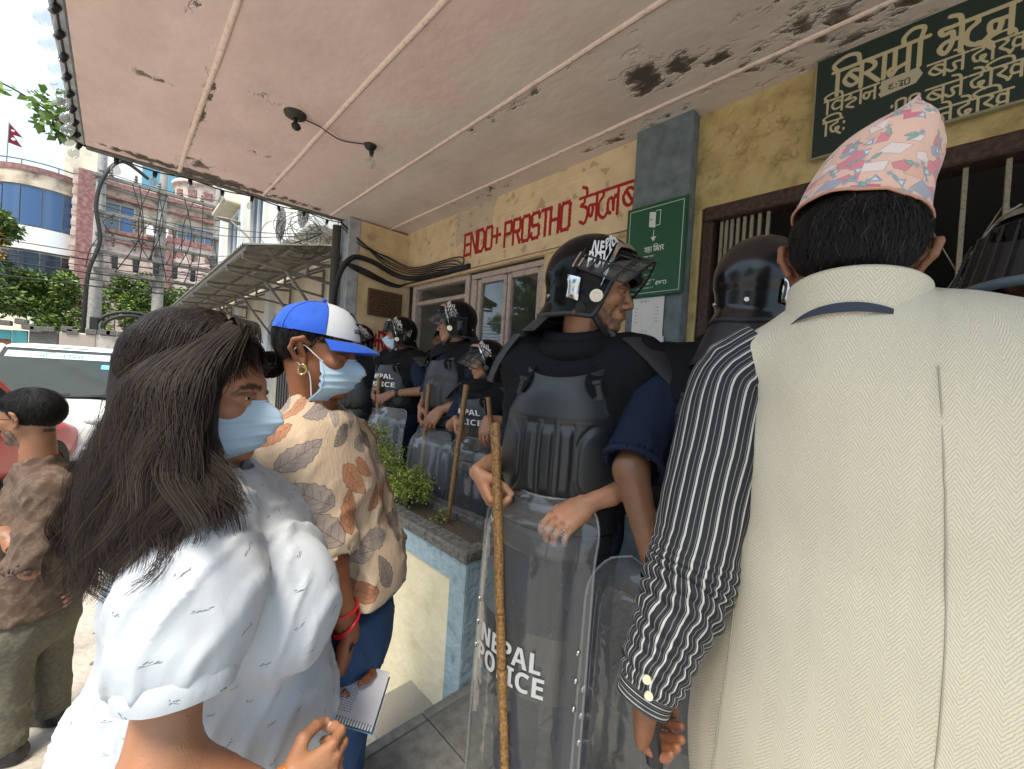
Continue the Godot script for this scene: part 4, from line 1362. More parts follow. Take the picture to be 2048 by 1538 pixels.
func car(called: String, label: String, at: Vector3, yaw: float, body: Material, L: float, W: float, H: float, text: bool) -> Node3D:
	var t := thing(called, label, "car", at)
	var xf := Transform3D(Basis(Vector3.UP, yaw), at)
	var w := W / 2
	var f := L / 2
	var belt := H * 0.56
	var mb := MB.new()
	outline_car(mb, [[-f, w * .1, .5, .6], [-f + .04, w * .86, .3, belt * .92], [-f + .5, w, .26, belt], [f - 1.35, w, .26, belt], [f - .55, w * .98, .26, belt * .95], [f - .12, w * .92, .28, belt * .84], [f - .02, w * .80, .34, belt * .74], [f, w * .1, .5, .6]], xf)
	part("body", mb, body, t)
	# cabin
	mb = MB.new()
	var cab := func(s: float, q: float, grow: float) -> Vector3:
		var a := s * TAU
		var n := 0.34
		var ex := w * lerpf(.95, .76, q) + grow
		var zf := lerpf(f - 1.12, f - 1.85, q) + grow
		var zr := lerpf(-f + .12, -f + .42, q) - grow
		var x := ex * signf(cos(a)) * pow(absf(cos(a)), n)
		var z := (zf + zr) / 2 + (zf - zr) / 2 * signf(sin(a)) * pow(absf(sin(a)), n)
		return xf * Vector3(x, lerpf(belt - .05, H - .05, q), z)
	mb.grid(48, 6, func(s, q): return cab.call(s, q, 0.0))
	part("cabin", mb, M.car_dark, t)
	mb = MB.new()
	mb.grid(16, 16, func(s, q):
		var x: float = (s - .5) * 2
		var z: float = (q - .5) * 2
		var lift: float = (1.0 - pow(absf(x), 4.0)) * (1.0 - pow(absf(z), 4.0))
		return xf * Vector3(x * w * .79, H - .09 + .09 * pow(lift, 0.35), lerpf(-f + .36, f - 1.80, q)))
	part("roof", mb, body, t)
	# pillars in body colour
	for sx in [-1.0, 1.0]:
		for e in [[.93, f - 1.1, .77, f - 1.84, .042], [.93, -f + .2, .77, -f + .44, .07], [.965, -.25, .78, -.25, .03]]:
			mb = MB.new()
			mb.tube(pv([xf * Vector3(sx * w * e[0], belt - .02, e[1]), xf * Vector3(sx * w * e[2], H - .07, e[3])]), e[4], 8)
			part("pillar", mb, body, t)
	# panes
	var pane := func(p: Array, nm: String) -> void:
		var g := MB.new()
		g.quad(xf * p[0], xf * p[1], xf * p[2], xf * p[3])
		g.quad(xf * p[3], xf * p[2], xf * p[1], xf * p[0])
		part(nm, g, M.car_glass, t)
	pane.call([Vector3(-w * .86, belt + .01, f - 1.08), Vector3(-w * .72, H - .10, f - 1.80), Vector3(w * .72, H - .10, f - 1.80), Vector3(w * .86, belt + .01, f - 1.08)], "windscreen")
	pane.call([Vector3(w * .82, belt + .02, -f + .08), Vector3(w * .70, H - .12, -f + .37), Vector3(-w * .70, H - .12, -f + .37), Vector3(-w * .82, belt + .02, -f + .08)], "rear_window")
	for sx in [-1.0, 1.0]:
		for k in 2:
			var za := f - 1.25 - k * 1.25
			var zb := za - 1.1
			var ta: float = za - (0.5 if k == 0 else 0.03)
			pane.call([Vector3(sx * w * .965, belt + .03, za), Vector3(sx * w * .80, H - .13, ta), Vector3(sx * w * .80, H - .13, zb + .03), Vector3(sx * w * .965, belt + .03, zb)], "side_window")
	for sx in [-1.0, 1.0]:
		for sz in [f - .85, -f + .8]:
			mb = MB.new()
			var wx := xf * Transform3D(Basis(Vector3(0, 0, 1), PI / 2), Vector3(sx * (w - .1), .33, sz))
			mb.lathe([[.18, -.1], [.30, -.1], [.335, -.07], [.335, .07], [.30, .1], [.18, .1]], 24, wx)
			var wh := part("wheel", mb, M.rubber, t)
			mb = MB.new()
			mb.lathe([[.001, -.07], [.06, -.085], [.19, -.06], [.2, 0], [.19, .06], [.06, .085], [.001, .07]], 16, wx)
			part("rim", mb, M.steel, wh)
		mb = MB.new()
		mb.ball(Vector3(sx * w * .74, belt * .76, f - .10), Vector3(.17, .08, .09), xf)
		part("headlight", mb, M.lamp_glass, t)
		mb = MB.new()
		mb.ball(Vector3(sx * w * .85, belt * .80, -f + .08), Vector3(.09, .13, .07), xf)
		part("tail_light", mb, mat(.35, .015, .015, .2), t)
		mb = MB.new()
		mb.ball(Vector3(sx * (w + .12), belt + .09, f - 1.32), Vector3(.10, .075, .06), xf)
		part("side_mirror", mb, body, t)
	mb = MB.new()
	mb.box(Vector3(0, belt * .62, f - .02), Vector3(W * .5, .13, .05), xf, .02)
	for k in 3: mb.box(Vector3(0, belt * .62 - .04 + .04 * k, f + .008), Vector3(W * .48, .012, .02), xf)
	part("grille", mb, M.car_dark, t)
	mb = MB.new()
	mb.box(Vector3(0, .36, f - .02), Vector3(W * .9, .2, .12), xf, .05)
	part("bumper", mb, body, t)
	mb = MB.new()
	mb.box(Vector3(0, .42, f + .045), Vector3(.46, .11, .012), xf, .004)
	part("number_plate", mb, M.white, t)
	mb = MB.new()
	for sx in [-.35, .25]: mb.tube(pv([xf * Vector3(sx * w, belt + .02, f - 1.06), xf * Vector3((sx + .6) * w, belt + .07, f - 1.10)]), .01, 5)
	part("wiper", mb, M.cable, t)
	return t

func build_vehicles() -> void:
	var white := mat(.72, .74, .74, 0.3)
	white.clearcoat_enabled = true
	var red := mat(.42, .018, .024, 0.3)
	red.clearcoat_enabled = true
	var yaw := -0.10
	var at := Vector3(-0.62, -0.5, -10.4)
	var t := car("white_jeep", "white jeep facing the porch with a lettered sun strip across its windscreen", at, yaw, white, 3.9, 1.72, 1.92, true)
	# sun strip with letters, and a blue permit, on the windscreen
	var xf := Transform3D(Basis(Vector3.UP, yaw), at)
	var img := Image.create(512, 64, false, Image.FORMAT_RGB8)
	img.fill(lin(.46, .62, .62))
	write(img, "ण लि  नगरपाल", Vector2(120, 20), 4.6, 3.4, 6, lin(.08, .16, .15))
	var m := StandardMaterial3D.new()
	m.albedo_texture = tex(img)
	m.roughness = 0.3
	var w := 0.86
	var belt := 1.92 * .56
	var lo := Vector3(0, belt + .01, 1.95 - 1.08)
	var hi := Vector3(0, 1.92 - .10, 1.95 - 1.80)
	var up := (hi - lo).normalized()
	var nn := Vector3.RIGHT.cross(up).normalized()
	var c := lo.lerp(hi, 0.87) + nn * 0.006
	var mb := MB.new()
	mb.quad(xf * (c - Vector3(w * .70, 0, 0) - up * .07), xf * (c - Vector3(w * .68, 0, 0) + up * .07), xf * (c + Vector3(w * .68, 0, 0) + up * .07), xf * (c + Vector3(w * .70, 0, 0) - up * .07))
	part("sun_strip", mb, m, t)
	mb = MB.new()
	c = lo.lerp(hi, 0.66) + nn * 0.006
	mb.quad(xf * (c + Vector3(w * .58, 0, 0) - up * .05), xf * (c + Vector3(w * .58, 0, 0) + up * .05), xf * (c + Vector3(w * .74, 0, 0) + up * .05), xf * (c + Vector3(w * .74, 0, 0) - up * .05))
	part("permit", mb, mat(.10, .45, .55, .5), t)
	var r := car("red_car", "red car with a pale roof rail, parked in front of the white jeep", Vector3(-1.62, -0.5, -7.3), 2.75, red, 3.6, 1.62, 1.70, false)
	var xr := Transform3D(Basis(Vector3.UP, 2.75), Vector3(-1.62, -0.5, -7.3))
	for sx in [-1.0, 1.0]:
		mb = MB.new()
		mb.tube(curve([Vector3(sx * .60, 1.62, -1.4), Vector3(sx * .60, 1.70, -1.25), Vector3(sx * .60, 1.70, -.1), Vector3(sx * .60, 1.62, .05)].map(func(p): return xr * p), 5), .03, 8)
		part("roof_rail", mb, mat(.5, .5, .46, .4), r)

func leafy(fo: MB, c: Vector3, r: Vector3, count: int, l: float, lo: Color, hi: Color, rg: RandomNumberGenerator, hollow := 0.4) -> void:
	fo.colored = true
	for k in count:
		var u := Vector3(rg.randfn(), rg.randfn(), rg.randfn()).normalized()
		var p := c + u * r * pow(rg.randf_range(hollow, 1.0), 0.6)
		var dir := (u * 0.6 + Vector3(rg.randf_range(-1, 1), rg.randf_range(-1.0, .6), rg.randf_range(-1, 1))).normalized()
		var side := dir.cross(Vector3(rg.randf_range(-1, 1), rg.randf_range(-1, 1), rg.randf_range(-1, 1))).normalized()
		fo.leaf(p, dir, side, l * rg.randf_range(.6, 1.3), l * rg.randf_range(.35, .6), lo.lerp(hi, pow(rg.randf(), 1.6)))

func tree(called: String, label: String, base: Vector3, h: float, blobs: Array, per: int, l: float, lo: Color, hi: Color, sd: int, cat := "tree", grp := "") -> Node3D:
	var rg := RandomNumberGenerator.new()
	rg.seed = sd
	var t := thing(called, label, cat, base, grp)
	var tr := MB.new()
	var top := base + Vector3(0, h * 0.55, 0)
	var tw := maxf(0.03, h * 0.022)
	tr.tube(curve([base, base.lerp(top, .5) + Vector3(rg.randf_range(-.1, .1), 0, rg.randf_range(-.1, .1)), top], 5), [tw, tw, tw, tw, tw * .9, tw * .9, tw * .8, tw * .8, tw * .7, tw * .7, tw * .6], 8)
	var fo := MB.new()
	for b in blobs:
		var c: Vector3 = base + b[0]
		tr.tube(curve([base.lerp(top, rg.randf_range(.5, 1.0)), base.lerp(c, .6) + Vector3(0, h * .12, 0), c], 4), tw * .3, 5, false)
		# each limb carries several clumps with gaps between them
		for q in 7:
			var u := Vector3(rg.randf_range(-1, 1), rg.randf_range(-.8, 1), rg.randf_range(-1, 1))
			var sub: Vector3 = c + u * b[1] * 0.75
			leafy(fo, sub, b[1] * rg.randf_range(.35, .55), int(per / 7.0), l, lo, hi, rg, 0.15)
	part("trunk", tr, M.bark, t)
	part("crown", fo, M.leaf, t)
	return t

func build_yard() -> void:
	# ---- boundary wall
	var t := thing("boundary_wall", "whitewashed boundary wall with crumbling brick piers behind the white jeep", "wall", Vector3(0, -0.5, -15))
	var mb := MB.new()
	mb.box(Vector3(-0.30, 0.65, -15.1), Vector3(1.38, 2.3, 0.24), Transform3D(), 0.02)
	mb.box(Vector3(1.5, 0.65, -15.1), Vector3(1.7, 2.3, 0.22), Transform3D(), 0.02)
	part("plastered_panel", mb, M.lime, t)
	mb = MB.new()
	mb.box(Vector3(-0.69, 1.3, -14.97), Vector3(0.62, 0.95, 0.03), Transform3D(), 0.008)
	part("blocked_opening", mb, mat(.42, .36, .32, .9), t)
	mb = MB.new()
	var rg := RandomNumberGenerator.new()
	rg.seed = 31
	for k in 26:
		mb.box(Vector3(-2.9 + k * 0.2, 1.86 + rg.randf_range(-.02, .02), -15.1), Vector3(0.2, 0.10 + rg.randf_range(0, .05), 0.34), Transform3D(Basis(Vector3.FORWARD, rg.randf_range(-.05, .05)), Vector3.ZERO), 0.01)
	part("coping", mb, M.concrete, t)
	var bm := MB.new()
	bm.box(Vector3.ZERO, Vector3(0.225, 0.066, 0.11), Transform3D(), 0.006)
	var bmesh := bm.mesh()
	var tones := []
	for k in 3:
		var q: StandardMaterial3D = M.brick.duplicate()
		q.albedo_color = Color(1, 1, 1).darkened(0.18 * k)
		tones.append(q)
	for px in [[-1.25, 2], [0.55, 2]]:
		for row in 29:
			for col in px[1]:
				var o := part("brick", bmesh, tones[rg.randi() % 3], t)
				o.position = Vector3(px[0] + (col - 0.5) * 0.235 + (0.06 if row % 2 else -0.06), -0.46 + row * 0.078, -15.0 + rg.randf_range(-.015, .015))
		mb = MB.new()
		mb.box(Vector3(px[0], 0.65, -15.1), Vector3(0.46, 2.3, 0.20))
		part("mortar_core", mb, M.concrete, t)
	# ---- teal gate
	var g := thing("teal_gate", "teal painted gate leaf at the left end of the boundary wall", "gate", Vector3(-2, -0.5, -15))
	mb = MB.new()
	for x in [-2.75, -1.62]: mb.box(Vector3(x, 0.62, -15.05), Vector3(0.24, 2.24, 0.08), Transform3D(), 0.01)
	for y in [1.62, 0.2, -.4]: mb.box(Vector3(-2.2, y, -15.05), Vector3(0.9, 0.22, 0.07), Transform3D(), 0.01)
	part("gate_frame", mb, M.teal, g)
	mb = MB.new(); mb.box(Vector3(-2.2, 0.9, -15.06), Vector3(0.9, 1.22, 0.03)); part("rusty_panel", mb, mat(.22, .085, .05, .7), g)
	# ---- arched grille on the wall
	var ag := thing("arched_grille", "black arched iron grille standing above the boundary wall", "grille", Vector3(0.2, 2, -15.1))
	for r in [0.62, 0.50]:
		mb = MB.new()
		var path := PackedVector3Array()
		for k in 21: path.append(Vector3(0.32 - 0.72 * r / .62 * cos(PI * k / 20.0), 1.98 + r * 0.8 * sin(PI * k / 20.0), -15.1))
		mb.tube(path, 0.045, 8)
		part("arch_bar", mb, M.cable, ag)
	mb = MB.new()
	for k in 7: mb.tube(pv([Vector3(-.22 + k * .18, 1.95, -15.1), Vector3(-.22 + k * .18, 2.0 + .42 * sin(PI * (k + 1) / 8.0), -15.1)]), 0.012, 5)
	for x in [-.42, 1.06]: mb.box(Vector3(x, 2.08, -15.1), Vector3(.16, .34, .16), Transform3D(), .02)
	part("upright", mb, M.cable, ag)

	# ---- transformer stand: three poles and cross arms
	var z := -15.8
	var px := [-0.46, 0.80, 2.12]
	for k in 3:
		var p := thing("utility_pole", ["grey utility pole wrapped by a fat black cable, leftmost of three", "grey utility pole in the middle of the three carrying cross arms", "grey utility pole nearest the awning, rightmost of three"][k], "utility pole", Vector3(px[k], -0.5, z), "poles of the transformer stand")
		mb = MB.new()
		mb.tube(pv([Vector3(px[k], -0.5, z), Vector3(px[k] + .02, 3, z), Vector3(px[k] + .03, 7.4, z)]), [.16, .13, .085], 14)
		part("shaft", mb, M.pole, p)
		for y in [3.3, 4.2, 5.1, 6.0]:
			mb = MB.new()
			mb.tube(pv([Vector3(px[k] + .01, y, z), Vector3(px[k] + .01, y + .05, z)]), .135, 12)
			part("band", mb, M.angle, p)
	var arms := [[6.05, -.6, 2.5], [5.1, -.55, 2.3], [4.5, -.5, 2.3], [4.05, -.5, 2.3], [3.55, -.5, 2.2]]
	var ta := thing("cross_arm_frame", "steel cross arms with insulators bolted across the three utility poles", "cross arms", Vector3(.8, 5, z - .15))
	for a in arms:
		mb = MB.new()
		mb.box(Vector3((a[1] + a[2]) / 2, a[0], z + .16), Vector3(a[2] - a[1], .09, .09), Transform3D(), .008)
		if a[0] > 5.5: mb.box(Vector3((a[1] + a[2]) / 2, a[0] - .16, z - .16), Vector3(a[2] - a[1], .09, .09), Transform3D(), .008)
		part("cross_arm", mb, M.angle, ta)
		for k in 6:
			var x: float = lerpf(a[1] + .35, a[2] - .3, k / 5.0)
			mb = MB.new()
			var up := 1.0 if a[0] > 5.5 else -1.0
			for q in 3: mb.lathe([[.02, 0], [.055 - .008 * q, .015], [.05 - .008 * q, .03], [.02, .07]], 10, Transform3D(Basis().scaled(Vector3(1, up, 1)), Vector3(x, a[0] + up * (.05 + .07 * q), z + .16)))
			part("insulator", mb, mat(.12, .10, .085, .3), ta)
	# switch boxes between the middle arms
	mb = MB.new()
	for k in 6:
		mb = MB.new()
		mb.box(Vector3(-.1 + k * .42, 3.82, z + .2), Vector3(.12, .34, .16), Transform3D(), .02)
		part("fuse_holder", mb, M.cable, ta)
	mb = MB.new()
	mb.tube(curve([Vector3(0.5, 6.3, z + .2), Vector3(-.05, 6.55, z + .25), Vector3(-.38, 6.0, z + .3), Vector3(-.5, 5.2, z + .3), Vector3(-.4, 4.3, z + .3), Vector3(-.58, 3.4, z + .3), Vector3(-.62, 2.2, z + .3), Vector3(-.66, .6, z + .3)], 8), .045, 10)
	single("riser_cable", mb, M.cable, "fat black riser cable bending down the leftmost utility pole", "cable")
	# wires
	var wires := MB.new()
	for k in 6: wires.tube(sag(Vector3(-14, 3.9 + .14 * k, -14.6 + .1 * k), Vector3(2.6, 3.25 + .16 * k, -15.3 + .05 * k), .55, 16), .012 if k % 2 else .018, 5, false)
	for k in 4: wires.tube(sag(Vector3(2.2, 3.4 + .12 * k, -15.2), Vector3(9, 4.2, -15), .3, 8), .012, 5, false)
	single("street_wires", wires, M.cable, "bundle of sagging street wires crossing in front of the pink building", "wires")
	var drops := MB.new()
	rg.seed = 77
	for k in 22:
		var x := rg.randf_range(-.4, 2.1)
		var ya: float = arms[rg.randi() % 3][0]
		var yb: float = arms[2 + rg.randi() % 3][0]
		drops.tube(curve([Vector3(x, ya, z + .2), Vector3(x + rg.randf_range(-.25, .25), (ya + yb) / 2, z + .32), Vector3(x + rg.randf_range(-.3, .3), yb, z + .2)], 5), .012, 4, false)
	for k in 5: drops.tube(sag(Vector3(-.5, 6.2 - .3 * k, z + .1), Vector3(2.2, 6.3 - .3 * k, z + .1), .1, 8), .01, 4, false)
	single("jumper_wires", drops, M.cable, "jumper wires looping down between the cross arms of the pole stand", "wires")

	# ---- bushes behind the wall and the flowering tree
	var g1 := Color(.05, .10, .02)
	var g2 := Color(.28, .38, .08)
	tree("bush", "dense green bush behind the wall, left of the leftmost pole", Vector3(-1.2, -.5, -17.2), 4.2, [[Vector3(-.5, 3.2, 0), Vector3(.8, .7, .6)], [Vector3(.3, 2.9, .1), Vector3(.7, .8, .6)], [Vector3(-.2, 3.7, 0), Vector3(.6, .5, .5)]], 3600, .12, g1, g2, 41, "bush", "bushes behind the boundary wall")
	tree("bush", "green bush behind the wall between the left and middle poles", Vector3(.4, -.5, -17.4), 4.4, [[Vector3(-.3, 3.2, 0), Vector3(.7, .8, .6)], [Vector3(.5, 3.3, .1), Vector3(.7, .8, .6)], [Vector3(.1, 3.9, 0), Vector3(.6, .5, .5)]], 3600, .12, g1, g2, 42, "bush", "bushes behind the boundary wall")
	tree("bush", "yellow-tipped bush behind the wall under the awning's far end", Vector3(2.2, -.5, -17.4), 4.6, [[Vector3(-.5, 3.3, 0), Vector3(.8, .9, .6)], [Vector3(.5, 3.5, .1), Vector3(.8, .9, .6)], [Vector3(.4, 4.4, 0), Vector3(.5, .6, .5)]], 3600, .12, g1, Color(.22, .27, .05), 43, "bush", "bushes behind the boundary wall")
	tree("flowering_tree", "tree with orange blossom in front of the blue glass tower", Vector3(-2.9, -.5, -17.0), 6.0, [[Vector3(.3, 3.2, 0), Vector3(.9, .8, .7)], [Vector3(.1, 4.2, 0), Vector3(.8, .7, .7)], [Vector3(-.3, 5.2, 0), Vector3(.8, .7, .7)], [Vector3(.5, 5.0, .1), Vector3(.5, .5, .5)], [Vector3(-.9, 3.9, 0), Vector3(.9, .9, .8)]], 3600, .14, g1, Color(.20, .26, .06), 44)
	var fl := MB.new()
	rg.seed = 45
	leafy(fl, Vector3(-2.6, 3.9, -16.7), Vector3(.55, .6, .5), 420, .10, Color(.42, .17, .03), Color(.62, .34, .06), rg, .2)
	leafy(fl, Vector3(-2.9, 3.2, -16.6), Vector3(.6, .5, .4), 260, .10, Color(.42, .17, .03), Color(.62, .34, .06), rg, .2)
	part("blossom", fl, M.leaf, get_node("flowering_tree"))
	# trees across the yard, which the hospital's panes and the helmets mirror
	var yt := [[-9.5, -7.0, 7.5, "broad tree across the yard, opposite the red car"], [-10.5, -14.0, 8.5, "tall tree across the yard, opposite the white jeep"], [-9.0, 1.5, 7.0, "tree across the yard, opposite the porch steps"]]
	for k in 3:
		var e: Array = yt[k]
		tree("yard_tree", e[3], Vector3(e[0], -.5, e[1]), e[2], [[Vector3(0, e[2] * .75, 0), Vector3(1.8, 1.6, 1.8)], [Vector3(1.2, e[2] * .6, .8), Vector3(1.5, 1.2, 1.5)], [Vector3(-1.0, e[2] * .6, -1.1), Vector3(1.5, 1.3, 1.6)], [Vector3(.2, e[2] * .5, -1.4), Vector3(1.3, 1.0, 1.4)]], 2600, .22, g1, g2, 60 + k, "tree", "trees across the yard")
	# pothole stones and litter on the ground
	mb = MB.new()
	rg.seed = 12
	for k in 240:
		var p := Vector3(rg.randf_range(-2.5, .9), -.499, rg.randf_range(-9.5, -2.4))
		mb.ball(p, Vector3(1, .5, 1) * rg.randf_range(.004, .018), Transform3D(), 6, 4)
	var gr := single("gravel", mb, M.concrete, "loose gravel and crumbs of mortar on the yard ground", "gravel")
	gr.set_meta("kind", "stuff")

func zwin(t: Node3D, x0: float, x1: float, y0: float, y1: float, z: float, cols: int) -> void:
	var mb := MB.new()
	for x in [x0, x1]: mb.box(Vector3(x, (y0 + y1) / 2, z), Vector3(.08, y1 - y0 + .08, .12))
	for y in [y0, y1]: mb.box(Vector3((x0 + x1) / 2, y, z + .002), Vector3(x1 - x0 - .08, .08, .12))
	for k in range(1, cols): mb.box(Vector3(lerpf(x0, x1, float(k) / cols), (y0 + y1) / 2, z), Vector3(.05, y1 - y0 - .08, .09))
	var f := part("window", mb, mat(.2, .19, .18, .6), t)
	for k in cols:
		var a := lerpf(x0, x1, float(k) / cols)
		var b := lerpf(x0, x1, float(k + 1) / cols)
		mb = MB.new()
		mb.box(Vector3((a + b) / 2, (y0 + y1) / 2, z - .03), Vector3(b - a - .06, y1 - y0 - .08, .02))
		part("pane", mb, M.blue_glass if k % 2 else M.car_glass, f)

func build_city() -> void:
	# ---- pink hospital block
	var z := -27.0
	var t := thing("pink_block", "weathered and haze-greyed pink and cream hospital block with maroon bands behind the poles", "building", Vector3(1.5, -.5, z))
	var mb := MB.new()
	mb.box(Vector3(1.6, 4.45, z - 3), Vector3(6.2, 9.9, 6))
	part("wall", mb, M.stained, t)
	mb = MB.new()
	mb.box(Vector3(1.9, 3.3, z + .02), Vector3(5.0, 6.6, .1))
	part("pink_wall", mb, M.pink, t)
	mb = MB.new()
	mb.box(Vector3(-1.12, 4.4, z + .25), Vector3(.62, 10.0, .8), Transform3D(), .02)
	part("corner_pier", mb, M.maroon, t)
	mb = MB.new()
	mb.box(Vector3(-1.50, 4.4, z + .2), Vector3(.14, 9.9, .7))
	for k in 22: mb.box(Vector3(-1.51, -.2 + k * .45, z + .21), Vector3(.17, .26, .72), Transform3D(), .01)
	part("quoin", mb, M.pink, t)
	for e in [[9.15, .30], [8.62, .16], [7.05, .16], [6.62, .10], [4.55, .14]]:
		mb = MB.new()
		mb.box(Vector3(1.7, e[0], z + .10), Vector3(5.2, e[1], .26), Transform3D(), .01)
		part("maroon_band", mb, M.maroon, t)
	zwin(t, -.58, .42, 7.0, 8.35, z + .08, 2)
	zwin(t, 2.0, 3.5, 7.30, 8.12, z + .08, 4)
	# projecting pink bay with small red squares
	mb = MB.new()
	mb.box(Vector3(3.1, 3.6, z + .8), Vector3(3.0, 7.0, 1.5), Transform3D(), .01)
	part("bay", mb, M.pink, t)
	mb = MB.new()
	mb.box(Vector3(3.1, 6.95, z + .82), Vector3(3.1, .28, 1.6), Transform3D(), .01)
	part("maroon_band", mb, M.maroon, t)
	for k in 4:
		mb = MB.new()
		mb.box(Vector3(2.05 + k * .55, 6.3, z + 1.56), Vector3(.26, .24, .06), Transform3D(), .01)
		part("red_square", mb, M.maroon, t)
	mb = MB.new()
	mb.box(Vector3(1.72, 3.5, z + 1.0), Vector3(.26, 6.9, 1.2))
	part("maroon_pier", mb, M.maroon, t)
	for yy in [4.9, 5.4, 5.9]:
		mb = MB.new()
		mb.box(Vector3(3.1, yy, z + 1.555), Vector3(2.9, .05, .03))
		part("string_course", mb, M.maroon, t)
	# round lantern room on the roof
	var cx := 3.2
	mb = MB.new()
	mb.lathe([[1.3, 9.1], [1.3, 10.4], [1.42, 10.42], [1.42, 10.6], [.01, 10.65]], 28, Transform3D(Basis(), Vector3(cx, 0, z - 1.2)))
	part("round_room", mb, M.pink, t)
	for k in 12:
		mb = MB.new()
		var a := TAU * k / 12
		mb.box(Vector3(0, 9.9, 1.3), Vector3(.36, .4, .06), Transform3D(Basis(Vector3.UP, a), Vector3(cx, 0, z - 1.2)))
		part("red_square", mb, M.maroon, t)
	var ac := thing("far_air_conditioner", "air conditioner box on the pink block beside the middle pole", "air conditioner", Vector3(1.2, 7.2, z + .3))
	mb = MB.new()
	mb.box(Vector3(1.25, 7.42, z + .35), Vector3(.8, .52, .35), Transform3D(), .02)
	part("casing", mb, M.white, ac)
	mb = MB.new()
	mb.tube(pv([Vector3(1.38, 7.42, z + .52), Vector3(1.38, 7.42, z + .535)]), .2, 20)
	part("fan_shade_disc", mb, M.dark, ac)  # flat dark disc painted as the shaded fan recess
	# ---- white and blue block behind it
	t = thing("white_block", "white block with a blue glass strip, behind the roof of the pink block", "building", Vector3(.8, -.5, z - 12))
	mb = MB.new()
	mb.box(Vector3(1.0, 8.0, z - 12), Vector3(4.6, 17.0, 6), Transform3D(), .02)
	part("wall", mb, M.white, t)
	for k in 3:
		for r in 3:
			mb = MB.new()
			mb.box(Vector3(1.1 + k * .62, 11.6 + r * 1.25, z - 8.98), Vector3(.57, 1.18, .08))
			part("window", mb, mat(.10, .28, .38, .1), t)
	mb = MB.new()
	mb.box(Vector3(-1.3, 5.7, z - 2.0), Vector3(1.4, 11.0, 1.5), Transform3D(), .02)
	part("stair_tower", mb, M.pale, t)
	# ---- blue glass tower
	t = thing("glass_tower", "round fronted tower with blue glass panes and a lettered white band", "building", Vector3(-2.6, -.5, z - 1.5))
	var c := Vector3(-2.45, 0, z - 1.3)
	var R := 1.75
	var arc := func(r: float, y0: float, y1: float, a0: float, a1: float) -> MB:
		var q := MB.new()
		q.grid(20, 1, func(s, v2):
			var a: float = lerpf(a0, a1, s)
			return c + Vector3(r * sin(a) * .92, lerpf(y1, y0, v2), r * cos(a)))
		return q
	part("core", arc.call(R - .08, -.5, 8.9, -PI, PI), M.pale, t)
	for k in 8:
		var a0 := -1.55 + k * .39
		part("pane", arc.call(R, 6.5, 8.12, a0 + .012, a0 + .378), M.blue_glass, t)
		part("pane", arc.call(R - .02, 3.2, 5.4, a0 + .012, a0 + .378), mat(.015, .022, .035, .1), t)
	part("white_band", arc.call(R + .06, 5.5, 6.45, -1.7, 1.7), M.white, t)
	part("parapet", arc.call(R + .05, 8.15, 8.75, -1.7, 1.7), M.stained, t)
	part("red_cornice", arc.call(R + .09, 8.72, 8.95, -1.7, 1.7), M.maroon, t)
	var rail := PackedVector3Array()
	for k in 17:
		var a := lerpf(-1.5, 1.6, k / 16.0)
		rail.append(c + Vector3((R + .05) * sin(a), 9.15, (R + .05) * cos(a)))
	mb = MB.new()
	mb.tube(rail, .03, 6)
	for k in range(0, 17, 3): mb.tube(pv([rail[k], rail[k] - Vector3(0, .25, 0)]), .02, 5)
	part("roof_rail", mb, M.steel, t)
	mb = MB.new()
	mb.box(c + Vector3(-1.55, 8.55, .9), Vector3(.5, .75, .6), Transform3D(), .02)
	part("roof_block", mb, M.pale, t)
	# letters on the white band
	var img := Image.create(256, 128, false, Image.FORMAT_RGBA8)
	var ink := lin(.03, .03, .04)
	img.fill(Color(ink.r, ink.g, ink.b, 0))
	write(img, "सटर", Vector2(20, 34), 8.6, 6.4, 13, ink)
	var lm := StandardMaterial3D.new()
	lm.albedo_texture = tex(img)
	lm.transparency = BaseMaterial3D.TRANSPARENCY_ALPHA_SCISSOR
	lm.alpha_scissor_threshold = .5
	part("band_lettering", arc.call(R + .07, 5.75, 6.35, -.95, -.3), lm, t)
	# ---- flag
	var fb: Vector3 = c + Vector3(-1.05, 8.9, 1.2)
	t = thing("roof_flag", "crimson double pennant flag on a thin pole on the glass tower", "flag", fb)
	mb = MB.new()
	mb.tube(pv([fb, fb + Vector3(.02, 1.75, 0)]), .018, 6)
	part("flagpole", mb, M.steel, t)
	var fm := mat(.22, .012, .03, .8)
	fm.cull_mode = BaseMaterial3D.CULL_DISABLED
	mb = MB.new()
	var top := fb + Vector3(.03, 1.72, 0)
	mb.slab(pv2([0, 0, 0, -.80, .40, -.80, .12, -.42, .40, -.38]), .012, Transform3D(Basis(Vector3.UP, .5), top))
	part("cloth", mb, fm, t)
	mb = MB.new()
	mb.ball(top + Vector3(.12, -.62, .02), Vector3(.06, .06, .015))
	mb.ball(top + Vector3(.10, -.28, .02), Vector3(.05, .04, .015))
	part("emblem", mb, M.white, t)
	# ---- pale houses across the yard that the panes mirror
	t = thing("yard_house", "pale house across the yard behind the trees", "building", Vector3(-18, -.5, -12))
	mb = MB.new()
	mb.box(Vector3(-19, 3.2, -12), Vector3(6, 7.4, 14), Transform3D(), .03)
	part("wall", mb, M.pale, t)
	for k in 5:
		for r in 2:
			mb = MB.new()
			mb.box(Vector3(-15.97, 1.6 + r * 2.8, -17 + k * 2.5), Vector3(.1, 1.4, 1.2))
			part("window", mb, M.car_glass, t)

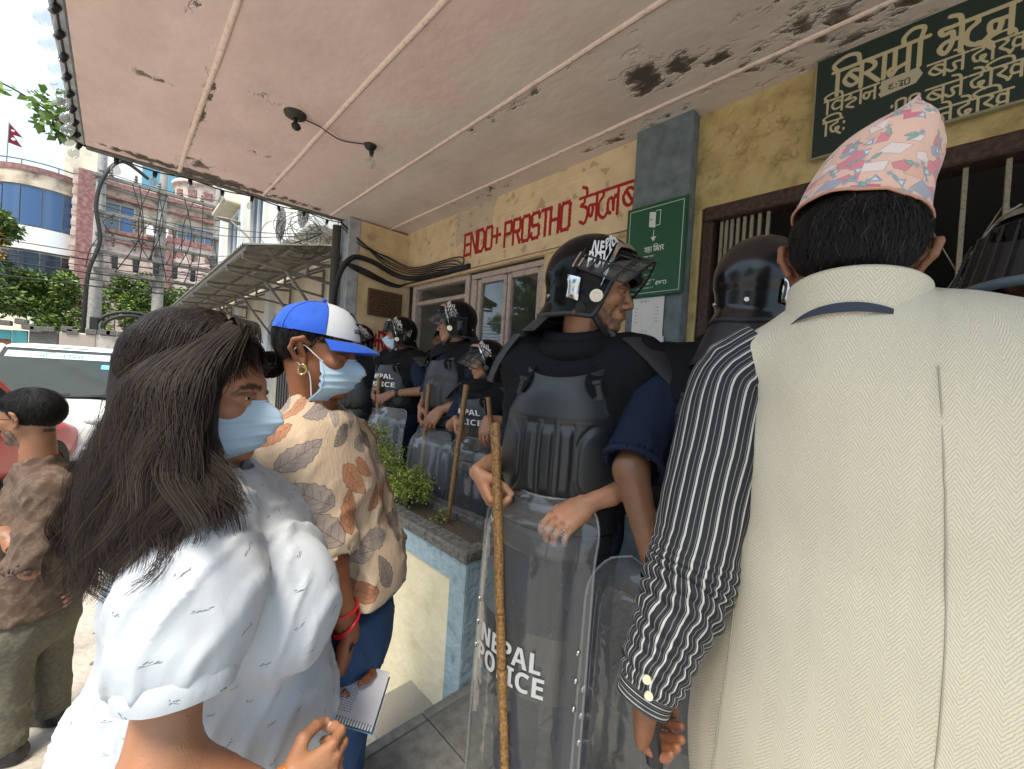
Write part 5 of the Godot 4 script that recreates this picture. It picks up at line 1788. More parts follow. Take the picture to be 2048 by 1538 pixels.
func sprig_in_gutter() -> void:
	# peepal seedling growing from the canopy edge
	var at := Vector3(-.25, 2.90, -4.40)
	var t := thing("peepal_seedling", "peepal seedling sprouting from the corner of the canopy edge", "plant", at)
	var rg := RandomNumberGenerator.new()
	rg.seed = 3
	var st := MB.new()
	var lf := MB.new()
	lf.colored = true
	for k in 8:
		var tip := at + Vector3(rg.randf_range(-.36, -.02), rg.randf_range(-.12, .24), rg.randf_range(-.2, .2))
		st.tube(curve([at, at.lerp(tip, .5) + Vector3(-.05, .04, 0), tip], 4), .006, 5, false)
		for q in 20:
			var p := at.lerp(tip, rg.randf_range(.35, 1.05)) + Vector3(rg.randfn(), rg.randfn(), rg.randfn()) * .03
			var dir := Vector3(rg.randf_range(-1, .6), rg.randf_range(-1, .3), rg.randf_range(-1, 1)).normalized()
			lf.leaf(p, dir, dir.cross(Vector3(rg.randf_range(-1, 1), 1, rg.randf_range(-1, 1))).normalized(), rg.randf_range(.05, .085), rg.randf_range(.035, .06), Color(.05, .11, .02).lerp(Color(.22, .34, .07), rg.randf()))
	part("stem", st, M.bark, t)
	part("leaves", lf, M.leaf, t)

# ================================================================ people
# A pose is a dictionary of joints in world places. Facing is a unit vector on the ground.
func ik(a: Vector3, c: Vector3, l1: float, l2: float, pole: Vector3) -> Vector3:
	var d := c - a
	var l := clampf(d.length(), 0.02, (l1 + l2) * 0.999)
	var u := d.normalized()
	var x := (l1 * l1 - l2 * l2 + l * l) / (2.0 * l)
	var y := sqrt(maxf(l1 * l1 - x * x, 0.0))
	var p := (pole - u * pole.dot(u)).normalized()
	return a + u * x + p * y

func pose(eye: Vector3, floor_y: float, facing: Vector3, look: Vector3, girth := 1.0, lean := Vector3.ZERO) -> Dictionary:
	var H := (eye.y - floor_y) / 0.935
	var f := Vector3(facing.x, 0, facing.z).normalized()
	var r := f.cross(Vector3.UP)
	var u := Vector3.UP
	var base := Vector3(eye.x, floor_y, eye.z) - lean - f * 0.02 * H
	var J := {"H": H, "f": f, "r": r, "eye": eye, "girth": girth, "floor": floor_y}
	var lk := look.normalized()
	var hr := lk.cross(u).normalized()
	J.hb = Basis(hr, hr.cross(lk).normalized(), -lk)      # x right, y up, -z where the face looks
	J.s = H * 0.128 / 0.225                               # head scale
	J.pelvis = base + u * H * 0.53
	J.waist = base + u * H * 0.62 + lean * 0.35
	J.chest = base + u * H * 0.73 + lean * 0.65
	J.neck = base + u * H * 0.835 + lean * 0.85 - f * 0.012 * H
	for s in [-1, 1]:
		var k := "r" if s > 0 else "l"
		J["sh" + k] = J.neck + r * s * H * 0.108 * lerpf(1.0, girth, 0.5) - u * H * 0.025
		J["hip" + k] = J.pelvis + r * s * H * 0.052 - u * H * 0.02
		J["knee" + k] = base + r * s * H * 0.058 + u * H * 0.285 + f * H * 0.012
		J["ank" + k] = base + r * s * H * 0.062 + u * H * 0.045
		J["toe" + k] = base + r * s * H * 0.075 + u * H * 0.018 + f * H * 0.105
		J["wr" + k] = J["sh" + k] - u * H * 0.325 + r * s * H * 0.05 + f * H * 0.06
		J["el" + k] = ik(J["sh" + k], J["wr" + k], H * 0.18, H * 0.15, -f)
		J["hd" + k] = (J["wr" + k] - J["el" + k]).normalized()
		J["pn" + k] = -r * s
		J["curl" + k] = [0.25, 0.25, 0.3, 0.32, 0.35]
	return J

func legs_under(J: Dictionary, pelvis: Vector3) -> void:
	var H: float = J.H
	J.pelvis = pelvis
	var base := Vector3(pelvis.x, J.floor, pelvis.z)
	for s in [-1, 1]:
		var k := "r" if s > 0 else "l"
		J["hip" + k] = pelvis + J.r * s * H * 0.052 - Vector3(0, H * 0.02, 0)
		J["knee" + k] = base + J.r * s * H * 0.058 + Vector3(0, H * 0.285, 0) + J.f * H * 0.012
		J["ank" + k] = base + J.r * s * H * 0.062 + Vector3(0, H * 0.045, 0)
		J["toe" + k] = base + J.r * s * H * 0.075 + Vector3(0, H * 0.018, 0) + J.f * H * 0.105

func arm(J: Dictionary, k: String, wrist: Vector3, pole: Vector3, hand_dir: Vector3, palm: Vector3, curl: Array) -> void:
	var H: float = J.H
	J["wr" + k] = wrist
	J["el" + k] = ik(J["sh" + k], wrist, H * 0.178, H * 0.152, pole)
	J["hd" + k] = hand_dir.normalized()
	var pn = palm - J["hd" + k] * palm.dot(J["hd" + k])
	J["pn" + k] = pn.normalized()
	J["curl" + k] = curl

# one hand: palm, four fingers of their own lengths, a thumb that leaves the side of the palm
func hand(fd: Field, W: Vector3, d: Vector3, n: Vector3, right: bool, curl: Array, S: float, nails: Array, from: Vector3) -> void:
	var s := d.cross(n) * (1.0 if right else -1.0)
	fd.cone(from, W, 0.034 * S, 0.025 * S, 0.01, n, 0.8)
	var kb := []
	for j in 4:
		var off: float = [0.033, 0.011, -0.011, -0.031][j]
		var ln: float = [0.093, 0.097, 0.092, 0.083][j]
		var k: Vector3 = W + (d * ln + s * off - n * [0.001, 0.004, 0.003, -0.001][j]) * S
		kb.append(k)
		nails.append([k - n * .011 * S, .0075 * S, 1])
		fd.cone(W + s * off * 0.45 * S, k, 0.017 * S, 0.0112 * S, 0.012 * S, n, 0.85)
	fd.cone(W + (d * 0.03 + s * 0.016 + n * 0.006) * S, W + (d * 0.075 + s * 0.016 + n * 0.004) * S, 0.019 * S, 0.016 * S, 0.014 * S)
	fd.cone(W + (d * 0.025 - s * 0.018 + n * 0.006) * S, W + (d * 0.07 - s * 0.02 + n * 0.004) * S, 0.016 * S, 0.014 * S, 0.014 * S)
	for j in 4:
		var L: float = [0.078, 0.086, 0.080, 0.064][j] * S
		var c: float = curl[j]
		var a := 0.0
		var p: Vector3 = kb[j]
		var fan: float = [0.10, 0.02, -0.05, -0.13][j] * (1.0 - c * 0.6)
		var dd := (d + s * fan).normalized()
		var rr: float = [0.0098, 0.010, 0.0095, 0.0082][j] * S
		for q in 3:
			a += [1.35, 1.65, 1.0][q] * c + [0.04, 0.08, 0.06][q]
			var dir := dd * cos(a) + n * sin(a)
			var e: Vector3 = p + dir * L * [0.46, 0.30, 0.24][q]
			fd.cone(p, e, rr * [1.06, 0.99, 0.93][q], rr * [0.99, 0.93, 0.78][q], 0.003)
			if q < 2:
				fd.egg(e - n * 0.001, Basis(), Vector3.ONE * rr * 1.05, 0.003)
				nails.append([e + (dd * sin(a) - n * cos(a)) * rr * .9, .0062 * S, 1])
			p = e
			if q == 2: nails.append([e - dir * 0.004 + (dd * sin(a) - n * cos(a)) * rr * 0.8, 0.0068 * S])
	var tb := W + (d * 0.026 + s * 0.026 + n * 0.010) * S
	var c4: float = curl[4]
	var t1 := tb + (s * 0.62 + d * 0.66 + n * (0.25 + c4 * 0.5)).normalized() * 0.043 * S
	var t2 := t1 + (s * (0.35 - c4 * 0.6) + d * 0.85 + n * (0.15 + c4 * 0.6)).normalized() * 0.033 * S
	var t3 := t2 + (s * (0.15 - c4 * 0.8) + d * 0.9 + n * (0.1 + c4 * 0.6)).normalized() * 0.027 * S
	fd.cone(tb, t1, 0.0165 * S, 0.0125 * S, 0.012 * S)
	fd.cone(t1, t2, 0.012 * S, 0.0108 * S, 0.004)
	fd.cone(t2, t3, 0.0108 * S, 0.0085 * S, 0.003)
	nails.append([t3 - n * 0.007 * S, 0.008 * S])

# head: skull, jaw, brow, sockets, nose, lips, ears; a point in head space is metres at scale 1
func head(fd: Field, J: Dictionary, female := false, ears := true) -> void:
	var B: Basis = J.hb
	var S: float = J.s
	var E: Vector3 = J.eye
	var P := func(x: float, y: float, z: float) -> Vector3: return E + B * (Vector3(x, y, z) * S)
	var jw := 0.9 if female else 1.0
	fd.egg(P.call(0, .042, .018), B, Vector3(.076, .088, .098) * S, .02)
	fd.egg(P.call(0, .0, -.030), B, Vector3(.064, .080, .056) * S, .03 * S)
	fd.cone(P.call(0, -.04, -.03), P.call(0, -.088, -.058), .052 * S * jw, .028 * S * jw, .035 * S)
	for x in [-1.0, 1.0]:
		fd.cone(P.call(x * .056 * jw, -.045, .005), P.call(x * .022, -.100, -.058), .018 * S, .014 * S, .025 * S)
		fd.egg(P.call(x * .045, -.022, -.058), B, Vector3(.022, .018, .022) * S, .02 * S)
	fd.egg(P.call(0, -.103, -.072), B, Vector3(.018, .014, .016) * S, .016 * S)
	fd.cone(P.call(-.04, .024, -.072), P.call(0, .020, -.084), .010 * S, .011 * S, .014 * S)
	fd.cone(P.call(.04, .024, -.072), P.call(0, .020, -.084), .010 * S, .011 * S, .014 * S)
	for x in [-1.0, 1.0]:
		fd.egg(P.call(x * .031, .000, -.090), B, Vector3(.018, .012, .016) * S, .010 * S, true)
		fd.cone(P.call(x * .017, .003, -.084), P.call(x * .031, .0082, -.0872), .004 * S, .0047 * S, .005 * S)
		fd.cone(P.call(x * .031, .0082, -.0872), P.call(x * .046, .002, -.077), .0047 * S, .004 * S, .005 * S)
		fd.cone(P.call(x * .018, -.003, -.083), P.call(x * .032, -.0080, -.0858), .0035 * S, .0038 * S, .005 * S)
		fd.cone(P.call(x * .032, -.0080, -.0858), P.call(x * .045, -.002, -.077), .0038 * S, .003 * S, .005 * S)
	fd.cone(P.call(0, .012, -.086), P.call(0, -.026, -.106), .0085 * S, .0105 * S, .010 * S)
	fd.egg(P.call(0, -.034, -.108), B, Vector3(.0125, .0105, .012) * S, .006 * S)
	for x in [-1.0, 1.0]: fd.egg(P.call(x * .0135, -.037, -.098), B, Vector3(.0085, .0085, .011) * S, .005 * S)
	# lips over the teeth
	fd.egg(P.call(0, -.062, -.080), B, Vector3(.028, .022, .016) * S, .014 * S)
	fd.cone(P.call(-.022, -.064, -.084), P.call(0, -.0595, -.0965), .0035 * S, .0055 * S, .004 * S)
	fd.cone(P.call(.022, -.064, -.084), P.call(0, -.0595, -.0965), .0035 * S, .0055 * S, .004 * S)
	fd.cone(P.call(-.018, -.0695, -.086), P.call(0, -.0715, -.094), .004 * S, .0065 * S, .004 * S)
	fd.cone(P.call(.018, -.0695, -.086), P.call(0, -.0715, -.094), .004 * S, .0065 * S, .004 * S)
	fd.cone(P.call(-.02, -.0655, -.0955), P.call(.02, -.0655, -.0955), .0016 * S, .0016 * S, .002 * S, Vector3.ZERO, 1.0, true)
	# neck
	var nk: Vector3 = J.neck
	fd.cone(P.call(0, -.04, .030), nk - Vector3(0, .03, 0), (.050 if female else .057) * S, (.053 if female else .063) * S, .03 * S)
	if ears:
		for x in [-1.0, 1.0]:
			var pts := [P.call(x * .072, -.030, .008), P.call(x * .083, -.018, .024), P.call(x * .097, .006, .035), P.call(x * .101, .028, .028), P.call(x * .092, .036, .009), P.call(x * .078, .022, .0)]
			for q in 5: fd.cone(pts[q], pts[q + 1], .0062 * S, .0062 * S, .004 * S)
			fd.egg(P.call(x * .076, -.028, .007), B, Vector3(.006, .011, .008) * S, .005 * S)
			fd.cone(P.call(x * .074, -.012, .010), P.call(x * .088, .020, .020), .011 * S, .011 * S, .004 * S, (B * Vector3(x, 0, .5)).normalized(), 0.5)

func skin_mat() -> StandardMaterial3D:
	var m := vmat(0.48)
	m.subsurf_scatter_enabled = true
	m.subsurf_scatter_strength = 0.04
	m.heightmap_enabled = false
	m.normal_enabled = true
	var nt := ntex(0.12, [], 71, 256, 3)
	nt.as_normal_map = true
	nt.bump_strength = 2.0
	m.normal_texture = nt
	m.normal_scale = 0.9
	m.uv1_triplanar = true
	m.uv1_world_triplanar = true
	m.uv1_scale = Vector3.ONE * 15.0
	return m

# the whole figure as one mesh: coarse trunk and limbs, finer head and hands. skin is linear
func body(t: Node3D, J: Dictionary, skin: Color, opt := {}) -> MeshInstance3D:
	var mb := MB.new()
	mb.colored = true
	var H: float = J.H
	var g: float = J.girth
	var f: Vector3 = J.f
	var r: Vector3 = J.r
	var lo: Vector3 = J.pelvis
	var hi: Vector3 = J.pelvis
	for k in ["neck", "shl", "shr", "ell", "elr", "wrl", "wrr", "ankl", "ankr", "toel", "toer"]:
		lo = lo.min(J[k]); hi = hi.max(J[k])
	var pad := Vector3.ONE * 0.14
	lo.y += 0.10
	hi.y -= 0.09
	var fd := Field.new(lo - pad, hi + pad, opt.get("cell", 0.018))
	var skinny := 0.82
	fd.cone(J.pelvis - r * .045 * H * g, J.pelvis + r * .045 * H * g, .072 * H * skinny, .072 * H * skinny, .05, f, .85)
	fd.cone(J.pelvis, J.waist, .08 * H * skinny, .072 * H * skinny, .05, f, .8)
	fd.cone(J.waist, J.chest, .074 * H * skinny, .085 * H * skinny, .05, f, .75)
	fd.cone(J.chest - r * .03 * H, J.chest + r * .03 * H, .085 * H * skinny, .085 * H * skinny, .05, f, .75)
	fd.cone(J.shl - Vector3(0, .012, 0), J.shr - Vector3(0, .012, 0), .030 * H, .030 * H, .05)
	fd.cone(J.neck - Vector3(0, .05, 0), J.neck + Vector3(0, .03, 0), .036 * H, .033 * H, .04)
	for k in ["l", "r"]:
		fd.cone(J["sh" + k] - Vector3(0, .01, 0), J["el" + k], .027 * H * g, .025 * H * g, .03)
		fd.cone(J["el" + k], J["wr" + k], .026 * H * g, .0155 * H, .02)
		if opt.get("legs", true):
			fd.cone(J["hip" + k], J["knee" + k], .047 * H, .031 * H, .04)
			fd.cone(J["knee" + k], J["ank" + k], .031 * H, .021 * H, .03)
			fd.cone(J["ank" + k], J["toe" + k], .022 * H, .018 * H, .02)
	fd.mesh_into(mb)
	var nails := []
	if opt.get("head", true):
		var hp = Vector3(.115, .145, .13) * J.s
		var hb := Field.new(J.eye - Vector3(hp.x + .02, maxf(J.eye.y - J.neck.y, .1) + .06, hp.z + .01), J.eye + hp + Vector3(.02, .0, .01), opt.get("hcell", 0.005))
		head(hb, J, opt.get("female", false), opt.get("ears", true))
		hb.mesh_into(mb)
	for k in ["l", "r"]:
		if not opt.get("hand_" + k, true): continue
		var W: Vector3 = J["wr" + k]
		var d: Vector3 = J["hd" + k]
		var S: float = H / 1.72 * opt.get("hscale", 1.0)
		var c := W + d * 0.07 * S
		var e := Vector3.ONE * 0.135 * S
		var hf := Field.new(c - e, c + e, opt.get("fcell", 0.004))
		hand(hf, W, d, J["pn" + k], k == "r", J["curl" + k], S, nails, W + (J["el" + k] - W).normalized() * 0.07)
		hf.mesh_into(mb)
	# colour of the skin itself: lips, brows, nails, stubble
	var B: Basis = J.hb
	var S2: float = J.s
	var lip: Color = opt.get("lip", skin.lerp(Color(.30, .07, .06), .45))
	var brow := Color(.012, .009, .008)
	var beard: float = opt.get("beard", 0.0)
	for i in mb.v.size():
		var p := mb.v[i]
		var tone := 1.0 + noise.get_noise_3d(p.x * 2200, p.y * 2200, p.z * 2200) * .16
		var ruddy := 1.0 + noise.get_noise_3d(p.x * 1200 + 70, p.y * 1200, p.z * 1200) * .16
		var col := Color(skin.r * tone * ruddy, skin.g * tone, skin.b * tone)
		var q: Vector3 = (p - J.eye) / S2
		if q.length_squared() < .03:
			q = Vector3(q.dot(B.x), q.dot(B.y), q.dot(B.z))
			if q.z < -.04:
				if absf(q.x) < .024 and absf(q.y + .0655) < .010 - absf(q.x) * .3 and q.z < -.078: col = lip
				var by := .0215 - pow(absf(absf(q.x) - .030) / .02, 2.0) * .005
				if absf(q.x) > .010 and absf(q.x) < .050 and absf(q.y - by) < .0048 and q.z < -.055: col = col.lerp(brow, .85)
				if absf(q.x) < .055 and absf(q.x) > .014 and absf(q.y - .0075) < .0035 and q.z < -.065: col = col.lerp(brow, .55)
			if beard > 0.0:
				var m := 0.0
				if q.y < -.042 and q.y > -.13 and q.z < .0 and not (absf(q.x) < .024 and absf(q.y + .0655) < .009): m = 1.0 if q.y < -.078 or absf(q.x) > .04 else 0.0
				if absf(q.x) < .030 and q.y > -.060 and q.y < -.045: m = 1.4
				col = col.lerp(Color(.02, .016, .014), clampf(m * beard * (.75 + noise.get_noise_3d(p.x * 4000, p.y * 4000, p.z * 4000)), 0, .95))
		mb.c[i] = col
	for e in nails:
		for i in mb.v.size():
			if mb.v[i].distance_squared_to(e[0]) < e[1] * e[1]: mb.c[i] = skin.lerp(Color(.62, .42, .36), .6) if e.size() < 3 else Color(skin.r * .70, skin.g * .62, skin.b * .60)
	var o := part("body", mb, M.skin, t)
	if opt.get("head", true) and opt.get("eyes", true):
		for x in [-1.0, 1.0]:
			var em := MB.new()
			em.colored = true
			var ec: Vector3 = J.eye + B * (Vector3(x * .031, .0005, -.0745) * S2)
			var xf := Transform3D(B * Basis(Vector3.RIGHT, -PI / 2), ec)
			var gz: Vector3 = B * Vector3(opt.get("gaze", 0.0), -.05, -1).normalized()
			em.grid(24, 16, func(s, q):
				var a: float = s * TAU
				var el: float = (0.5 - q) * PI
				return xf * (Vector3(cos(el) * cos(a), sin(el), cos(el) * sin(a)) * .0122 * S2))
			for i in em.v.size():
				var dt := (em.v[i] - ec).normalized().dot(gz)
				em.c[i] = Color(.004, .003, .003) if dt > .965 else Color(.035, .018, .010) if dt > .87 else Color(.58, .54, .50)
			part("eye", em, M.eye, o)
	return o

# ---- clothing as one shell round the body. k = looseness
func cloth_noise(amp: float, fx: float, fy: float, lean := Vector3(.75, .62, .75)):
	# soft rolls plus long creases that run across the direction given
	return func(p: Vector3, n: Vector3) -> float:
		var a := noise.get_noise_3d(p.x * fx, p.y * fy, p.z * fx)
		var w := noise.get_noise_3d(p.x * 190 + 9, p.y * 150, p.z * 190) * 7.0
		var cr := pow(.5 + .5 * sin(p.dot(lean) * 64.0 + w), 5.0)
		var where := smoothstep(-.05, .32, noise.get_noise_3d(p.x * 320 - 70, p.y * 240, p.z * 320))
		var c2 := pow(.5 + .5 * sin(p.dot(Vector3(lean.x, -lean.y * .5, lean.z)) * 112.0 + w * 1.3 + 2.0), 4.0)
		return a * amp * .40 + (cr - .2) * where * amp * 1.15 + (c2 - .25) * (1.0 - where) * amp * .42

func uv_round(mb: MB, c: Vector3, front: Vector3, r: float, scale: float) -> void:
	# wraps cloth round the trunk; the seam lies away from the front given
	var side := Vector3.UP.cross(front)
	for i in mb.v.size():
		var q := mb.v[i] - c
		mb.uv[i] = Vector2(atan2(q.dot(side), q.dot(front)) * r * scale, -q.y * scale)

func torso(fd: Field, J: Dictionary, k: float, hem: Vector3, belly := 0.0) -> void:
	var H: float = J.H
	var g: float = J.girth
	var f: Vector3 = J.f
	var r: Vector3 = J.r
	fd.cone(hem - r * .035 * H * g, hem + r * .035 * H * g, .083 * H * g + k, .083 * H * g + k, .04, f, .8)
	fd.cone(hem, J.waist + f * belly, .095 * H * g + k, .088 * H * g + k + belly * .5, .06, f, .84)
	fd.cone(J.waist + f * belly, J.chest, .086 * H * g + k + belly * .5, .09 * H * g + k, .06, f, .8)
	fd.cone(J.chest - r * .04 * H * g, J.chest + r * .04 * H * g, .084 * H * g + k, .084 * H * g + k, .06, f, .8)
	fd.cone(J.shl, J.shr, .040 * H + k, .040 * H + k, .06, f, .9)
	fd.cone(J.neck - Vector3(0, .03, 0), J.neck - Vector3(0, .0, 0), .05 * H + k * .5, .040 * H + k * .3, .05)

func sleeve(fd: Field, J: Dictionary, s: String, k: float, frac: float, flare := 1.0) -> void:
	var H: float = J.H
	var g: float = J.girth
	var a: Vector3 = J["sh" + s]
	var e: Vector3 = J["el" + s]
	var w: Vector3 = J["wr" + s]
	if frac <= 1.0:
		var end := a.lerp(e, frac)
		fd.cone(a, end, .036 * H * g + k, (.033 * H * g + k) * flare, .035)
	else:
		fd.cone(a, e, .036 * H * g + k, .033 * H * g + k, .035)
		fd.cone(e, e.lerp(w, frac - 1.0), .033 * H * g + k, .024 * H * g + k, .02)

func box_of(J: Dictionary, keys: Array, pad: float) -> Array:
	var lo: Vector3 = J[keys[0]]
	var hi := lo
	for k in keys:
		lo = lo.min(J[k]); hi = hi.max(J[k])
	return [lo - Vector3.ONE * pad, hi + Vector3.ONE * pad]

func shirt(t: Node3D, J: Dictionary, called: String, m: Material, k: float, frac_l: float, frac_r: float, hem: Vector3, cell: float, amp: float, uvs := 2.0, extra = null, belly := 0.0, hem_cut := 0.06, fx := 480.0, fy := 220.0) -> MeshInstance3D:
	J.hem = hem
	J.el2l = J.shl.lerp(J.ell, minf(frac_l, 1.0)) if frac_l <= 1.0 else J.wrl
	J.el2r = J.shr.lerp(J.elr, minf(frac_r, 1.0)) if frac_r <= 1.0 else J.wrr
	var b := box_of(J, ["neck", "shl", "shr", "el2l", "el2r", "hem", "chest"], .12 * J.H * J.girth + k + .05)
	b[1].y = J.neck.y + .06
	var fd := Field.new(b[0], b[1], cell)
	torso(fd, J, k, hem, belly)
	if extra != null: extra.call(fd, 0)
	sleeve(fd, J, "l", k, frac_l)
	sleeve(fd, J, "r", k, frac_r)
	if extra != null: extra.call(fd, 1)
	fd.cone(J.neck + J.f * .02, J.neck + Vector3(0, .09, 0) + J.f * .02, .036 * J.H, .05 * J.H, .006, Vector3.ZERO, 1.0, true)
	fd.cut(hem - Vector3(0, hem_cut, 0), Vector3.DOWN)
	for s in ["l", "r"]:
		var fr: float = frac_l if s == "l" else frac_r
		if fr <= 1.0:
			var e: Vector3 = J["el2" + s]
			var dir: Vector3 = (J["el" + s] - J["sh" + s]).normalized()
			# the opening of the sleeve
			fd.cone(e + dir * .012, e + dir * .14, (.030 * J.H * J.girth + k * .8), (.040 * J.H * J.girth + k), .004, Vector3.ZERO, 1.0, true)
	var mb := MB.new()
	fd.mesh_into(mb, cloth_noise(amp, fx, fy))
	uv_round(mb, J.chest, J.get("uvfront", J.f), .16 * J.girth, uvs)
	var o := part(called, mb, m, t)
	# turned hems at the openings of short sleeves
	if cell < .0175 and called == "uniform_shirt":
		for s in ["l", "r"]:
			var fr: float = frac_l if s == "l" else frac_r
			if fr > 1.0 or (s == "r" and extra != null): continue
			var d: Vector3 = (J["el" + s] - J["sh" + s]).normalized()
			var x := d.cross(Vector3(.3, .1, 1)).normalized()
			var y := d.cross(x)
			var ring := PackedVector3Array()
			var rr: float = .0335 * J.H * J.girth + k
			for q in 29:
				var an := TAU * q / 28
				ring.append(J["el2" + s] + d * (.010 + .004 * sin(an * 2.0)) + (x * cos(an) + y * sin(an)) * rr * (1.0 + .03 * sin(an * 3.0)))
			var hm := MB.new()
			hm.tube(ring, .0085, 8, false)
			part("sleeve_hem", hm, m, o)
	return o

func trousers(t: Node3D, J: Dictionary, m: Material, k: float, cell: float, top: Vector3, amp := .008, called := "trousers") -> MeshInstance3D:
	var b := box_of(J, ["hipl", "hipr", "ankl", "ankr", "pelvis"], .13 * J.H * J.girth)
	b[0].y = J.floor + .02
	b[1].y = top.y + .03
	var fd := Field.new(b[0], b[1], cell)
	var H: float = J.H
	var g: float = J.girth
	fd.cone(J.pelvis - J.r * .04 * H * g, J.pelvis + J.r * .04 * H * g, .083 * H * g + k, .083 * H * g + k, .04, J.f, .85)
	fd.cone(J.pelvis, top, .088 * H * g + k, .082 * H * g + k, .04, J.f, .85)
	for s in ["l", "r"]:
		fd.cone(J["hip" + s], J["knee" + s], .054 * H * g + k, .040 * H + k, .03)
		fd.cone(J["knee" + s], J["ank" + s], .040 * H + k, .032 * H + k, .03)
	fd.cut(top, Vector3.UP)
	fd.cut(Vector3(0, J.floor + .035 * H, 0), Vector3.DOWN)
	var mb := MB.new()
	fd.mesh_into(mb, cloth_noise(amp, 420, 180))
	return part(called, mb, m, t)

func shoes(t: Node3D, J: Dictionary, m: Material) -> void:
	for s in ["l", "r"]:
		var a: Vector3 = J["ank" + s]
		var e: Vector3 = J["toe" + s]
		var fd := Field.new(a.min(e) - Vector3(.09, .08, .09), a.max(e) + Vector3(.09, .13, .09), .011)
		var fl: float = J.floor
		var heel = Vector3(a.x, fl + .035, a.z) - J.f * .035
		fd.cone(heel, Vector3(e.x, fl + .03, e.z), .042, .042, .02)
		fd.cone(Vector3(a.x, fl + .05, a.z), a + Vector3(0, .08, 0), .045, .044, .03)
		fd.cut(Vector3(0, fl + .003, 0), Vector3.DOWN)
		var mb := MB.new()
		fd.mesh_into(mb)
		part("shoe", mb, m, t)

# pleated face mask with ear loops
func face_mask(t: Node3D, J: Dictionary, m: Material) -> void:
	var B: Basis = J.hb
	var S: float = J.s
	var E: Vector3 = J.eye
	var surf := func(s: float, q: float, lift: float) -> Vector3:
		var a := (s - .5) * 2.0                       # -1..1 across
		var y := lerpf(-.016 + .012 * (1.0 - a * a), -.124, q)
		var w := .076 - .012 * pow((q - .45) / .55, 2.0)
		var nose := exp(-a * a * 14.0) * exp(-pow((q - .22) / .28, 2.0)) * .035
		var bulge := .030 * sin(PI * clampf(q * .9 + .08, 0, 1))
		var z := -(.087 + bulge) * sqrt(maxf(0.0, 1.0 - pow(a * .93, 2.0))) - nose + .012 - .020 * pow(absf(a), 3.0) * .4
		if q > .75: z += (q - .75) * .11 * (1.0 - a * a * .3)
		var pl := 0.0
		for k in 3:
			var d := (q - (.32 + .17 * k)) / .03
			if d > -1.0 and d < 2.2: pl += .0048 * (1.0 - absf(d - .2) / 2.2)
		var wr := noise.get_noise_2d(a * 160 + 40, q * 130) * .0018
		return E + B * (Vector3(a * w, y, z - pl - wr - lift) * S)
	var mb := MB.new()
	mb.grid(44, 44, func(s, q): return surf.call(s, q, 0.0))
	mb.grid(44, 44, func(s, q): return surf.call(1.0 - s, q, -.0012))
	var o := part("face_mask", mb, m, t)
	mb = MB.new()
	for q in [0.0, 1.0]:
		var path := PackedVector3Array()
		for k in 21: path.append(surf.call(k / 20.0, clampf(q, .012, .985), .0008))
		mb.tube(path, .0022, 5)
	for e in [0.0, 1.0]:
		var path := PackedVector3Array()
		for k in 11: path.append(surf.call(clampf(e, .01, .99), k / 10.0, .0006))
		mb.tube(path, .0022, 5)
	part("hem_binding", mb, m, o)
	mb = MB.new()
	for x in [-1.0, 1.0]:
		var up: Vector3 = surf.call(.5 + x * .49, .02, 0.0)
		var dn: Vector3 = surf.call(.5 + x * .49, .95, 0.0)
		mb.tube(curve([up, E + B * (Vector3(x * .076, -.004, -.02) * S), E + B * (Vector3(x * .083, .018, .010) * S), E + B * (Vector3(x * .086, .0, .030) * S), E + B * (Vector3(x * .080, -.03, .018) * S), E + B * (Vector3(x * .074, -.055, -.01) * S), dn], 6), .0016, 6)
	part("ear_loop", mb, M.white_cloth, o)

